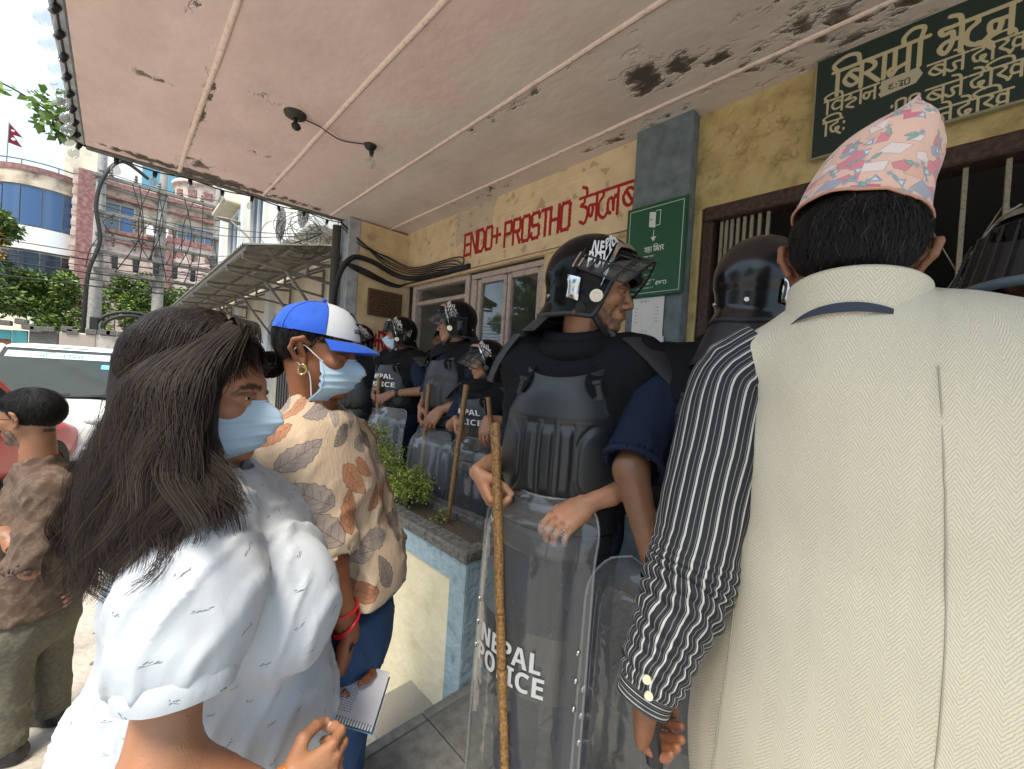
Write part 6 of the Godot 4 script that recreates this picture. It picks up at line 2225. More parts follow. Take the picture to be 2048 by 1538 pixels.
# short hair: a thin cap and many small locks that lie along it
func short_hair(t: Node3D, J: Dictionary, nape: float, brow: float, length: float, count: int, col: Color, sd: int, puff := .012, crown := 1.0) -> void:
	var B: Basis = J.hb
	var S: float = J.s
	var E: Vector3 = J.eye
	var rg := RandomNumberGenerator.new()
	rg.seed = sd
	var edge := func(a: float) -> float:
		# a = 0 at the brow, PI at the nape; height of the hair line
		var k := absf(a) / PI
		if k < .38: return lerpf(brow, brow - .015, k / .38)
		if k < .50: return lerpf(brow - .015, -.01, (k - .38) / .12)
		return lerpf(-.01, nape, pow((k - .5) / .5, .7))
	var at := func(a: float, q: float, lift: float) -> Vector3:
		var e0: float = edge.call(a)
		var y0 := (e0 - .042) / .088
		var lat := lerpf(PI / 2, asin(clampf(y0, -.97, .97)), q)
		var fade := puff * (1.0 - .75 * smoothstep(.7, 1.0, q)) + lift
		var p := Vector3(sin(a) * cos(lat) * (.076 + fade), .042 + sin(lat) * (.088 + fade), .018 - cos(a) * cos(lat) * (.098 + fade))
		if p.y < -.03: p.z = minf(p.z, .018 + .098 + fade - (-.03 - p.y) * .32)
		return E + B * (p * S)
	var mb := MB.new()
	mb.colored = true
	mb.grid(60, 26, func(s, q): return at.call((s - .5) * TAU, q, noise.get_noise_2d(s * 900, q * 300) * .004 - .001), Vector2.ONE, func(_s, _q): return col * .8)
	var o := part("hair", mb, M.hair, t)
	mb = MB.new()
	mb.colored = true
	for k in count:
		var a := (rg.randf() - .5) * TAU
		var q := sqrt(rg.randf())
		var p0: Vector3 = at.call(a, q, -.002)
		if (p0 - E).dot(B.y) > crown * S: continue
		var dq: float = length / .15
		var a2 := a + rg.randfn() * .10
		var p1: Vector3 = at.call(a2, minf(q + dq * .5, 1.02), .003)
		var p2: Vector3 = at.call(a2 + rg.randfn() * .06, minf(q + dq, 1.06), .004 + rg.randf() * .004)
		var tone := lerpf(.6, 1.7, rg.randf())
		if rg.randf() < .03: tone = 5.0  # a few much brighter locks, glints painted into the hair colour
		mb.ribbon(pv([p0, p1, p2]), .0016 * S, .0007 * S, (p0 - E).normalized(), Color(col.r * tone, col.g * tone, col.b * tone))
	var lk := part("lock", mb, M.hair, o)
	lk.set_meta("kind", "stuff")

# ---------------------------------------------------------------- police kit
func kit_materials() -> void:
	M.skin = skin_mat()
	M.eye = vmat(0.08)
	M.hair = vmat(0.55)
	M.hair.metallic_specular = 0.3
	M.hair.cull_mode = BaseMaterial3D.CULL_DISABLED
	M.white_cloth = mat(.72, .73, .75, .9)
	var cl := func(r: float, g: float, b: float, sd: int, sc: float) -> StandardMaterial3D:
		var m := mat(r, g, b, .9)
		m.metallic_specular = .25
		m.normal_enabled = true
		var nt := ntex(0.03, [], sd, 256, 4)
		nt.as_normal_map = true
		nt.bump_strength = 5.0
		m.normal_texture = nt
		m.normal_scale = .7
		m.uv1_triplanar = true
		m.uv1_world_triplanar = true
		m.uv1_scale = Vector3.ONE * sc
		return m
	M.navy = cl.call(.015, .021, .042, 201, 3.0)
	M.black_cloth = cl.call(.011, .011, .0125, 202, 6.0)
	M.armour = mat(.013, .015, .018, .42)
	M.armour.metallic_specular = .55
	M.armour.normal_enabled = true
	var nt2 := ntex(0.25, [], 203, 256, 2)
	nt2.as_normal_map = true
	nt2.bump_strength = 1.2
	M.armour.normal_texture = nt2
	M.armour.uv1_triplanar = true
	M.armour.uv1_scale = Vector3.ONE * 8
	M.pad = mat(.020, .020, .022, .55)
	M.brown_pad = nmat(0.03, [[0.0, .045, .028, .022], [1.0, .12, .08, .066]], 204, 5.0, .5)
	M.helmet = mat(.006, .006, .007, .14)
	M.helmet.metallic_specular = .26
	M.chrome = mat(.55, .55, .54, .18, .95)
	M.visor = glass(.16, .17, .16, .32, .04)
	M.shield = glass(.34, .35, .35, .15, .04)
	M.shield_edge = glass(.4, .42, .43, .22, .05)
	M.shield_sky_sheen = glass(.42, .44, .46, .26, .05)  # paler and denser sheet: the sky reflection is put into its colour
	var nv := ntex(0.012, [], 207, 256, 3)
	nv.as_normal_map = true
	nv.bump_strength = 6.0
	for gm in [M.shield_edge, M.shield, M.shield_sky_sheen]:
		gm.normal_enabled = true
		gm.normal_texture = nv
		gm.normal_scale = .22
		gm.uv1_triplanar = true
		gm.uv1_scale = Vector3.ONE * 3.0
	M.wire = mat(.012, .012, .012, .4)
	M.letter = mat(.72, .72, .70, .7)
	M.boot = mat(.01, .01, .011, .5)
	M.bamboo = nmat(0.02, [[0.0, .07, .03, .010], [0.4, .19, .09, .028], [0.75, .30, .17, .055], [1.0, .40, .26, .10]], 205, 9.0, .4)
	M.mask_blue = mat(.44, .58, .71, .85)
	M.mask_blue.backlight_enabled = true
	M.mask_blue.backlight = Color(.2, .3, .36)

func helmet(t: Node3D, J: Dictionary, raise: float, fine: bool, mesh_visor := false, scale := 1.0, lettered := true, bare := false, guard := .045, drop := .05, shell = null) -> void:
	var B: Basis = J.hb
	var S: float = J.s * scale
	var E: Vector3 = J.eye
	var R := Vector3(.108, .122, .134)
	var C := Vector3(0, .035, .016)
	var edge := func(a: float) -> float:     # lower rim height by angle from the face
		var k := absf(a) / PI
		var brow := .040
		var low := -.088
		if k < .30: return brow
		if k < .44: return lerpf(brow, low, smoothstep(0, 1, (k - .30) / .14))
		return lerpf(low, -.072, (k - .44) / .56)
	var sh := func(a: float, q: float, lift: float) -> Vector3:
		var y: float = edge.call(a)
		var l1 := asin(clampf((y - C.y) / R.y, -.985, .985))
		var lat := lerpf(PI / 2, l1, q)
		var fl := lift
		var k := absf(a) / PI
		# the rim turns outwards behind, the ear bulges a little
		fl += .020 * smoothstep(.86, 1.0, q) * smoothstep(.55, .85, k)
		var cl := cos(lat)
		if lat < -.2: cl = maxf(cl, lerpf(cos(lat), .93, .9))
		return E + B * ((C + Vector3(sin(a) * cl * (R.x + fl), sin(lat) * (R.y + fl), -cos(a) * cl * (R.z + fl))) * S)
	var nu := 96 if fine else 48
	var nv := 40 if fine else 20
	var mb := MB.new()
	mb.grid(nu, nv, func(s, q): return sh.call((s - .5) * TAU, q, 0.0))
	var h := part("helmet", mb, shell if shell != null else M.helmet, t)
	mb = MB.new()
	mb.grid(nu, nv, func(s, q): return sh.call((.5 - s) * TAU, q, -.012))
	part("lining", mb, M.black_cloth, h)
	mb = MB.new()
	var rim := PackedVector3Array()
	for k in nu + 1: rim.append(sh.call((float(k) / nu - .5) * TAU, 1.0, -.004))
	mb.tube(rim, .0075 * S, 8, false)
	part("rim_gasket", mb, M.pad, h)
	# bracket over the brow, hinges, studs, side clip
	mb = MB.new()
	if not bare: mb.grid(30, 3, func(s, q): return sh.call((s - .5) * 2.6, lerpf(.50, .60, q) + .10 * pow((s - .5) * 2.0, 2.0), .006))
	if not bare: part("visor_strap", mb, M.chrome, h)
	for x in [-1.0, 1.0]:
		mb = MB.new()
		var a: float = x * 1.36
		var hp: Vector3 = sh.call(a, .70, .004)
		var ho: Vector3 = sh.call(a, .70, .020)
		mb.tube(pv([hp, ho]), .017 * S, 16)
		mb.tube(pv([ho, ho + (ho - hp) * .15]), .009 * S, 12)
		part("hinge", mb, M.chrome, h)
		mb = MB.new()
		mb.tube(pv([sh.call(x * 1.75, .92, -.002), sh.call(x * 1.75, .92, .005)]), .007 * S, 10)
		part("stud", mb, M.chrome, h)
		mb = MB.new()
		mb.tube(pv([sh.call(x * 2.6, .80, -.002), sh.call(x * 2.6, .80, .004)]), .006 * S, 10)
		part("stud", mb, M.chrome, h)
		mb = MB.new()
		mb.grid(6, 6, func(s, q): return sh.call(x * (1.83 + (s - .5) * .26 * x) , .60 + q * .17, .007 + .006 * (1.0 - pow(2 * s - 1, 4)) * (1.0 - pow(2 * q - 1, 4))))
		part("side_clip", mb, M.chrome if fine else M.armour, h)
		mb = MB.new()
		mb.tube(pv([sh.call(x * 1.62, .84, -.002), sh.call(x * 1.62, .84, .006)]), .014 * S, 14)
		part("ear_vent", mb, M.pad, h)
	# visor: a clear sheet bent round the face, turned up about the hinges
	var axis: Vector3 = B.x
	var pivot: Vector3 = (sh.call(1.36, .70, 0.0) + sh.call(-1.36, .70, 0.0)) * .5
	var turn := Basis(axis, raise)
	var vis := func(s: float, q: float, lift: float) -> Vector3:
		var a := (s - .5) * 2.45
		var y := lerpf(.050, -.118 + .035 * pow(absf(s - .5) * 2.0, 3.0), q)
		var rr := .142 + lift + .012 * q
		var p := E + B * (Vector3(sin(a) * rr * .90, y, -cos(a) * rr + .004) * S)
		return pivot + turn * (p - pivot)
	if bare:
		pass
	elif not mesh_visor:
		mb = MB.new()
		mb.grid(36, 14, func(s, q): return vis.call(s, q, 0.0))
		var v := part("visor", mb, M.visor, h)
		for q in [0.0, .28, .52, .76, 1.0]:
			mb = MB.new()
			var path := PackedVector3Array()
			for k in 25: path.append(vis.call(k / 24.0, q, .008))
			mb.tube(path, (.0035 if q == 0.0 or q == 1.0 else .0024) * S, 6)
			part("grille_wire", mb, M.wire, v)
		for s in [0.0, .12, .25, .375, .5, .625, .75, .88, 1.0]:
			mb = MB.new()
			var path := PackedVector3Array()
			for k in 11: path.append(vis.call(s, k / 10.0, .0085))
			mb.tube(path, .0024 * S, 6)
			part("grille_wire", mb, M.wire, v)
		mb = MB.new()
		mb.grid(36, 2, func(s, q): return vis.call(s, q * .13 - .06, .004))
		mb.grid(36, 2, func(s, q): return vis.call(1.0 - s, q * .13 - .06, .001))
		part("visor_band", mb, M.chrome, v)
	else:
		mb = MB.new()
		mb.grid(36, 14, func(s, q): return vis.call(s, q, 0.0))
		var v := part("visor", mb, M.armour, h)
		for k in 13:
			mb = MB.new()
			var path := PackedVector3Array()
			for j in 25: path.append(vis.call(.04 + k * .0767, .06 + .9 * j / 24.0, .006 + (.002 if j % 2 else 0.0)))
			mb.tube(path, .003 * S, 6)
			part("grille_wire", mb, M.pad, v)
		mb = MB.new()
		var path2 := PackedVector3Array()
		for k in 25: path2.append(vis.call(k / 24.0, 1.0, .004))
		mb.tube(path2, .011 * S, 8)
		part("visor_edge", mb, mat(.10, .14, .17, .35), v)
	# neck guard hanging from the back rim
	mb = MB.new()
	var ng := func(s: float, q: float, lift: float) -> Vector3:
		var a := PI + (s - .5) * 1.6
		var p: Vector3 = sh.call(fposmod(a + PI, TAU) - PI, 1.0, -.004 + lift)
		return p + B * (Vector3(sin(a) * .03, -drop, -cos(a) * guard) * q * S)
	mb.grid(20, 5, func(s, q): return ng.call(s, q, 0.0))
	mb.grid(20, 5, func(s, q): return ng.call(1.0 - s, q, -.006))
	part("neck_guard", mb, M.pad, h)
	# chin strap
	mb = MB.new()
	mb.tube(curve([E + B * (Vector3(-.082, -.06, .0) * S), E + B * (Vector3(-.06, -.098, -.028) * S), E + B * (Vector3(0, -.128, -.060) * S), E + B * (Vector3(.06, -.098, -.028) * S), E + B * (Vector3(.082, -.06, .0) * S)], 6), .012 * S, 8, true, 1.0, .5)
	mb.tube(pv([E + B * (Vector3(-.03, -.118, -.052) * S), E + B * (Vector3(.03, -.118, -.052) * S)]), .022 * S, 10, true, 1.0, .6)
	part("chin_strap", mb, M.pad, h)
	if lettered:
		for x in [-1.0, 1.0]:
			var rows := ["NEPAL", "POLICE"]
			for q in 2:
				var w := words(rows[q], .019 * S, .0015, func(px, py): return sh.call(x * 1.28 - px / (.12 * S), .36 + q * .105 - py / (.155 * S), .002))
				part("lettering", w, M.letter, h)

# collar, vest, pads and plates
func armour(t: Node3D, J: Dictionary, cell: float, fine: bool, text: String, shoulder_m: Material) -> void:
	var H: float = J.H
	var f: Vector3 = J.f
	var r: Vector3 = J.r
	var u := Vector3.UP
	var hem: Vector3 = J.pelvis + u * .045 * H
	J.hem = hem
	var b := box_of(J, ["neck", "shl", "shr", "hem", "chest"], .12)
	b[1].y = J.neck.y + .09
	var fd := Field.new(b[0], b[1], cell)
	var g: float = J.girth
	torso(fd, J, .036, hem)
	for s in [-1.0, 1.0]:
		var k := "r" if s > 0 else "l"
		# arms are free
		fd.cone(J["sh" + k] + r * s * .010 - u * .03, J["sh" + k] + r * s * .03 - u * .16, .062, .075, .01, Vector3.ZERO, 1.0, true)
	fd.cone(J.neck + f * .02 - u * .02, J.neck + u * .15 + f * .03, .068, .078, .012, Vector3.ZERO, 1.0, true)
	fd.cut(hem - u * .02, Vector3.DOWN)
	var mb := MB.new()
	fd.mesh_into(mb, cloth_noise(.004, 400, 220))
	var v := part("body_armour", mb, M.black_cloth, t)
	# padded collar
	mb = MB.new()
	var ring := PackedVector3Array()
	for k in 33:
		var a := TAU * k / 32
		ring.append(J.neck + r * cos(a) * .092 + f * (sin(a) * .088 + .018) + u * (.022 - .030 * sin(a)))
	mb.tube(ring, .033, 12, false)
	mb.tube(PackedVector3Array(Array(ring).map(func(p): return J.neck + (p - J.neck) * .95 + u * .034)), .022, 10, false)
	part("collar", mb, M.black_cloth, v)
	# shoulder pads
	for s in [-1.0, 1.0]:
		var k := "r" if s > 0 else "l"
		var sp: Vector3 = J["sh" + k]
		var dn: Vector3 = (J["el" + k] - sp).normalized()
		mb = MB.new()
		var out: Vector3 = (r * s + u * .5).normalized()
		mb.grid(18, 14, func(p, q):
			var a = (p - .5) * 2.3
			var along: float = lerpf(-.075, .120, q)
			var rad: float = .085 + .012 * sin(q * PI) - .006 * q
			return sp + u * .012 + (r * s * .35 + u).normalized() * 0.0 + f * sin(a) * rad * 1.05 + out * cos(a) * rad + (dn * .75 + r * s * .45).normalized() * (along + .02 * cos(a * 1.4)))
		mb.grid(18, 14, func(p, q):
			var a = (.5 - p) * 2.3
			var along: float = lerpf(-.075, .120, q)
			var rad: float = .076 + .012 * sin(q * PI) - .006 * q
			return sp + u * .012 + f * sin(a) * rad * 1.05 + out * cos(a) * rad + (dn * .75 + r * s * .45).normalized() * (along + .02 * cos(a * 1.4)))
		part("shoulder_pad", mb, shoulder_m, v)
	# chest plate: s across, q down
	var c0: Vector3 = J.neck - u * .048 * (H / 1.72) + f * .0
	var hh := .385 * H / 1.72
	var sc := H / 1.72 * lerpf(1.0, g, .6)
	var ax: Vector3 = (J.pelvis - J.neck).normalized()
	var plate := func(s: float, q: float, lift: float) -> Vector3:
		var a := (s - .5) * 2.0
		# outline: narrow between the straps, wide under the arms, nipped at the waist
		var w := lerpf(.128, .204, smoothstep(.0, .42, q)) + .012 * smoothstep(.4, .7, q) - .010 * smoothstep(.75, 1.0, q)
		var ang := a * lerpf(.95, 1.30, smoothstep(0, .5, q))
		var D := .164 + .026 * sin(PI * clampf(q * .9 + .1, 0, 1)) + .010
		var down := q * hh + (.035 * (1.0 - a * a) * (1.0 - smoothstep(0, .25, q)))
		return c0 + ax * down + r * sin(ang) * w * sc / sin(lerpf(.95, 1.30, smoothstep(0, .5, q))) + f * ((D + lift) * cos(ang) * .92 + .022) * sc
	var relief := func(s: float, q: float) -> float:
		var h := .0
		# line under the breast
		h -= .004 * exp(-pow((q - .40 + .02 * pow((s - .5) * 2, 2.0)) / .008, 2.0))
		if q > .42: h -= .003
		# three upright slots and two round ended wings
		for e in [[.395, .03, .47, .93], [.5, .03, .47, .93], [.605, .03, .47, .93]]:
			var dx: float = absf(s - e[0]) / e[1]
			var dy: float = absf(q - (e[2] + e[3]) * .5) / ((e[3] - e[2]) * .5)
			var m := maxf(dx, dy)
			h += .008 * smoothstep(1.06, .82, m) - .006 * exp(-pow((m - 1.18) / .10, 2.0))
		for x in [-1.0, 1.0]:
			var cx: float = .5 + x * .285
			var ex := (s - cx) / .125
			var ey := (q - .70) / .25
			var flatside = (s - (.5 + x * .165)) * x
			var m2 := sqrt(ex * ex + ey * ey)
			if flatside > 0.0: h += .0075 * smoothstep(1.05, .86, m2) * smoothstep(0.0, .02, flatside) - .005 * exp(-pow((m2 - 1.12) / .06, 2.0))
		return h
	mb = MB.new()
	var nu := 120 if fine else 40
	var nv := 90 if fine else 30
	mb.grid(nu, nv, func(s, q): return plate.call(s, q, relief.call(s, q) + .006 * (1.0 - pow(absf(2 * s - 1), 14.0)) * (1.0 - pow(absf(2 * q - 1), 18.0))))
	var cp := part("chest_plate", mb, M.armour, v)
	# two waist bands below it
	for k in 2:
		mb = MB.new()
		mb.grid(40 if fine else 20, 8, func(s, q):
			var a: float = (s - .5) * 2.0
			var lift: float = .012 * (1.0 - pow(absf(2 * q - 1), 6.0)) - (.003 * exp(-pow((q - .30) / .07, 2.0)) if fine else 0.0)
			var down: float = hh * (1.0 + .02 + .20 * k) + q * hh * .185
			var ang := a * 1.32
			return c0 + ax * down + r * sin(ang) * (.208 - .006 * k) * sc + f * ((.178 + lift - .006 * k) * cos(ang) * .95 + .024) * sc)
		part("waist_band", mb, M.armour, v)
	# webbing straps with buckles
	for s in [-1.0, 1.0]:
		mb = MB.new()
		var path := curve([J.neck + r * s * .105 * sc - f * .01 + u * .016, J.neck + r * s * .115 * sc + f * .075 * sc - u * .030, plate.call(.5 + s * .36, .06, .012), plate.call(.5 + s * .34, .20, .010)], 6)
		var b0 := mb.v.size()
		for j in path.size():
			var tt := (path[mini(j + 1, path.size() - 1)] - path[maxi(j - 1, 0)]).normalized()
			var sd := tt.cross((path[j] - J.chest).normalized()).normalized()
			var nn := sd.cross(tt)
			for e in [-1.0, 1.0]: mb.vert(path[j] + sd * e * .021 * sc + nn * .003, nn)
		for j in path.size() - 1:
			var a := b0 + j * 2
			mb.idx.append_array(PackedInt32Array([a, a + 1, a + 3, a, a + 3, a + 2]))
		mb.smooth_from(b0)
		part("strap", mb, M.black_cloth, v)
		mb = MB.new()
		var bp: Vector3 = plate.call(.5 + s * .355, .09, .016)
		mb.box(Vector3.ZERO, Vector3(.05, .014, .01) * sc, Transform3D(Basis(r, u, r.cross(u)) * Basis(Vector3.BACK, s * .25), bp), .003)
		mb.box(Vector3(0, -.03 * sc, .002), Vector3(.046, .05, .008) * sc, Transform3D(Basis(r, u, r.cross(u)) * Basis(Vector3.BACK, s * .25), bp), .003)
		part("buckle", mb, M.pad, v)
	if text:
		var rows := ["NEPAL", "POLICE"]
		for q in 2:
			var w := words(rows[q], .042 * sc, .0012, func(px, py): return plate.call(.5 - px / (.38 * sc), .33 + q * .17 - py / (hh * 1.05), .0105))
			part("lettering", w, M.letter, cp)

func officer(label: String, eye: Vector3, facing: Vector3, look: Vector3, opt: Dictionary) -> Array:
	var floor_y: float = opt.get("floor", 0.0)
	var J := pose(eye, floor_y, facing, look, opt.get("girth", 1.0), opt.get("lean", Vector3.ZERO))
	if opt.has("trunk"):
		for k in ["neck", "chest", "waist", "pelvis", "shl", "shr", "hipl", "hipr", "kneel", "kneer", "ankl", "ankr", "toel", "toer"]: J[k] += opt.trunk
	for k in ["l", "r"]:
		if opt.has("wr" + k):
			var a: Array = opt["wr" + k]
			arm(J, k, a[0], a[1], a[2], a[3], a[4])
		if opt.has("el" + k): J["el" + k] = opt["el" + k]
	var t := thing("person", label, "person", Vector3(eye.x, floor_y, eye.z), "police officers in riot gear")
	var fine: bool = opt.get("fine", false)
	body(t, J, opt.get("skin", Color(.20, .095, .050)), {"cell": .014 if fine else .022, "hcell": .004 if fine else .006, "fcell": .0036 if fine else .005, "ears": false, "beard": opt.get("beard", 0.0), "female": opt.get("female", false), "gaze": opt.get("gaze", 0.0)})
	shirt(t, J, "uniform_shirt", M.navy, .018, .92, .92, J.pelvis, .011 if fine else .018, .007)
	trousers(t, J, M.navy, .014, .018 if fine else .028, J.pelvis + Vector3(0, .04, 0))
	shoes(t, J, M.boot)
	armour(t, J, .011 if fine else .018, fine, opt.get("text", ""), opt.get("pads", M.pad))
	helmet(t, J, opt.get("raise", .9), fine, opt.get("mesh_visor", false), opt.get("hsize", 1.1), opt.get("lettered", true), opt.get("bare", false), opt.get("guard", .045), opt.get("drop", .05), opt.get("shell"))
	return [t, J]

# ---- shield: a bent clear sheet with a raised middle, a dark band and rivets. c = middle, r = right, n = front
func shield(label: String, c: Vector3, n: Vector3, tilt: float, w: float, h: float, text: bool, fine: bool, tint: Material) -> Node3D:
	var nn := Vector3(n.x, 0, n.z).normalized()
	var r := Vector3.UP.cross(nn)
	var B := Basis(r, Vector3.UP, nn) * Basis(Vector3.RIGHT, tilt)
	var t := thing("riot_shield", label, "riot shield", c, "clear riot shields")
	var f := func(s: float, q: float, lift: float) -> Vector3:
		var y := (.5 - q) * h
		# rounded shoulders: width shrinks near top and bottom
		var e := maxf(0.0, absf(q - .5) - .5 + .24 * w / h) / (.24 * w / h)
		var ww := w * .5 * (1.0 - .42 * (1.0 - sqrt(maxf(0.0, 1.0 - e * e))))
		var a := (s - .5) * 2.0
		var bow := (1.0 - a * a) * .070
		var dx := (1.0 - absf(a)) * w * .5
		var dy := (.5 - absf(q - .5)) * h
		var inner := minf(dx, dy)
		var step := smoothstep(.035, .060, inner) * .020
		var topbend := -.05 * pow(maxf(0.0, (.16 - q) / .16), 2.0)
		return c + B * Vector3(a * ww, y, bow + step + topbend + lift)
	var nu := 72 if fine else 36
	var nv := 110 if fine else 50
	var mb := MB.new()
	mb.grid(nu, nv, func(s, q): return f.call(s, q, 0.0))
	var sh := part("clear_sheet", mb, tint, t)
	mb = MB.new()
	var edge := PackedVector3Array()
	for k in 30: edge.append(f.call(k / 30.0, 0.0, 0.0))
	for k in 60: edge.append(f.call(1.0, k / 60.0, 0.0))
	for k in 30: edge.append(f.call(1.0 - k / 30.0, 1.0, 0.0))
	for k in 61: edge.append(f.call(0.0, 1.0 - k / 60.0, 0.0))
	mb.tube(edge, .0035, 6, false)
	part("edge", mb, M.shield_edge, t)
	# dark band behind the words
	mb = MB.new()
	mb.grid(24, 8, func(s, q): return f.call(lerpf(.10, .90, s), lerpf(.335, .50, q), -.006))
	mb.grid(24, 8, func(s, q): return f.call(lerpf(.90, .10, s), lerpf(.335, .50, q), -.008))
	part("band", mb, M.shield_band, t)
	if text:
		var rows := ["NEPAL", "POLICE"]
		for q in 2:
			var wd := words(rows[q], .050, .0008, func(px, py): return f.call(.5 + px / w, .40 + q * .058 - py / h, .004))
			part("lettering", wd, M.letter_grey, t)
	for s in [.045, .955]:
		for q in [.36, .43, .50]:
			mb = MB.new()
			var p: Vector3 = f.call(s, q, .0)
			mb.ball(p + B.z * .002, Vector3(.0085, .0085, .005), Transform3D(), 10, 6)
			part("rivet", mb, M.chrome, t)
	# handles behind
	mb = MB.new()
	mb.tube(curve([f.call(.35, .55, -.01), f.call(.36, .5, -.06), f.call(.36, .42, -.06), f.call(.35, .38, -.01)], 6), .011, 8)
	part("handle", mb, M.pad, t)
	return t

func baton(label: String, a: Vector3, b: Vector3, r: float) -> void:
	var t := thing("bamboo_stick", label, "stick", b, "bamboo sticks of the officers")
	var mb := MB.new()
	var path := PackedVector3Array()
	var rad := []
	var len := (b - a).length()
	var m := int(len / .012)
	for k in m + 1:
		var q := float(k) / m
		var d := fposmod(q * len + .03, .13)
		path.append(a.lerp(b, q) + Vector3(noise.get_noise_1d(q * 200), 0, noise.get_noise_1d(q * 200 + 99)) * .004)
		rad.append(r * lerpf(1.08, .86, q) * (1.0 + (.14 if d < .012 else 0.0)))
	mb.tube(path, rad, 12)
	part("cane", mb, M.bamboo, t)
	mb = MB.new()
	for k in int(len / .13):
		var p := a.lerp(b, (k * .13 + .10) / len)
		mb.tube(pv([p - (b - a).normalized() * .0018, p + (b - a).normalized() * .0018]), r * 1.06, 12, false)
	part("joint_ring", mb, mat(.09, .045, .015, .6), t)

# ================================================================ who is there
func herringbone() -> StandardMaterial3D:
	var n := 640
	var img := Image.create(n, n, false, Image.FORMAT_RGB8)
	var hm := Image.create(n, n, false, Image.FORMAT_L8)
	var fine := FastNoiseLite.new()
	fine.seed = 8; fine.frequency = 0.02; fine.fractal_octaves = 3
	var a: PackedByteArray = fine.get_seamless_image(n, n, false, false, 0.1, true).get_data()
	fine.frequency = 0.25
	var b: PackedByteArray = fine.get_seamless_image(n, n, false, false, 0.1, true).get_data()
	var o := PackedByteArray()
	o.resize(n * n * 3)
	var hh := PackedByteArray()
	hh.resize(n * n)
	var per := n / 4.0
	var lp := n / 26.0
	for y in n:
		for x in n:
			var i := y * n + x
			var u := fposmod(x, per) / per
			var zig := absf(u * 2.0 - 1.0) * per * 0.5
			var ph := fposmod(y + zig * 1.35 + (a[i] - 128) * 0.05, lp) / lp
			var th := smoothstep(0.28, 0.42, absf(ph - 0.5)) * (0.65 + 0.5 * b[i] / 255.0)
			var slub := 0.90 + 0.17 * a[(y * n + (x * 7) % n)] / 255.0
			var k := slub * (0.96 + 0.08 * b[i] / 255.0)
			var c := Color(.61 * k, .55 * k, .43 * k).lerp(Color(.34, .30, .225), clampf(th * .50, 0, 1)).linear_to_srgb()
			o[i * 3] = int(c.r * 255); o[i * 3 + 1] = int(c.g * 255); o[i * 3 + 2] = int(c.b * 255)
			hh[i] = int(clampf((1.0 - th) * 170 + b[i] * .3, 0, 255))
	img.set_data(n, n, false, Image.FORMAT_RGB8, o)
	hm.set_data(n, n, false, Image.FORMAT_L8, hh)
	var m := StandardMaterial3D.new()
	m.albedo_texture = tex(img)
	m.roughness = 0.95
	m.heightmap_enabled = true
	m.heightmap_texture = tex(hm)
	m.heightmap_scale = 0.05
	m.rim_enabled = true
	m.rim = 0.2
	return m

func leaf_print() -> StandardMaterial3D:
	var n := 900
	var img := Image.create(n, n, false, Image.FORMAT_RGB8)
	img.fill(lin(.50, .385, .275))
	var rg := RandomNumberGenerator.new()
	rg.seed = 21
	var inks := [lin(.25, .21, .20), lin(.33, .29, .29), lin(.16, .135, .125), lin(.36, .15, .075), lin(.30, .25, .22)]
	var k := 0
	for gy in 6:
		for gx in 6:
			var c := Vector2((gx + .5 + rg.randf_range(-.25, .25)) * n / 6.0, (gy + .5 + rg.randf_range(-.25, .25)) * n / 6.0)
			var a := rg.randf() * TAU
			var l := rg.randf_range(62, 92)
			var w := l * rg.randf_range(.42, .58)
			var col: Color = inks[rg.randi() % 5]
			col.a = rg.randf_range(.72, .9)
			var poly := PackedVector2Array()
			for side in [1.0, -1.0]:
				for j in 12:
					var t := j / 12.0 if side > 0 else 1.0 - j / 12.0
					var wd := w * pow(sin(PI * pow(t, .8)), .8) * (1.0 + (.10 if j % 2 else -.06))
					poly.append(Vector2((t - .5) * 2.0 * l, wd * side).rotated(a))
			for ox in [-n, 0, n]:
				for oy in [-n, 0, n]:
					var cc: Vector2 = c + Vector2(ox, oy)
					if cc.x < -l * 1.2 or cc.y < -l * 1.2 or cc.x > n + l * 1.2 or cc.y > n + l * 1.2: continue
					var q := PackedVector2Array()
					for p in poly: q.append(p + cc)
					fill_poly(img, q, col)
					q.append(q[0])
					var dark := Color(col.r * .6, col.g * .57, col.b * .57, .65)
					stroke(img, q, 2.6, dark)
					stroke(img, PackedVector2Array([cc + Vector2(-l, 0).rotated(a), cc + Vector2(l, 0).rotated(a)]), 2.2, dark)
					for j in 5:
						for s in [-1.0, 1.0]:
							stroke(img, PackedVector2Array([cc + Vector2((j - 2.5) * l * .32, 0).rotated(a), cc + Vector2((j - 2.5) * l * .32 + l * .3, s * w * .62).rotated(a)]), 1.4, dark)
			k += 1
	var m := StandardMaterial3D.new()
	m.albedo_texture = tex(img)
	m.roughness = 0.8
	m.heightmap_enabled = true
	m.heightmap_texture = crinkle(0.03, 66, 5.0)
	m.heightmap_scale = 0.10
	return m

func crinkle(freq: float, sd: int, stretch: float) -> ImageTexture:
	var f := FastNoiseLite.new()
	f.seed = sd; f.frequency = freq; f.fractal_octaves = 4
	f.fractal_type = FastNoiseLite.FRACTAL_RIDGED
	var im := f.get_seamless_image(int(512 * stretch / 3.0), 512, false, false, 0.1, true)
	im.resize(512, 512)
	return tex(im)

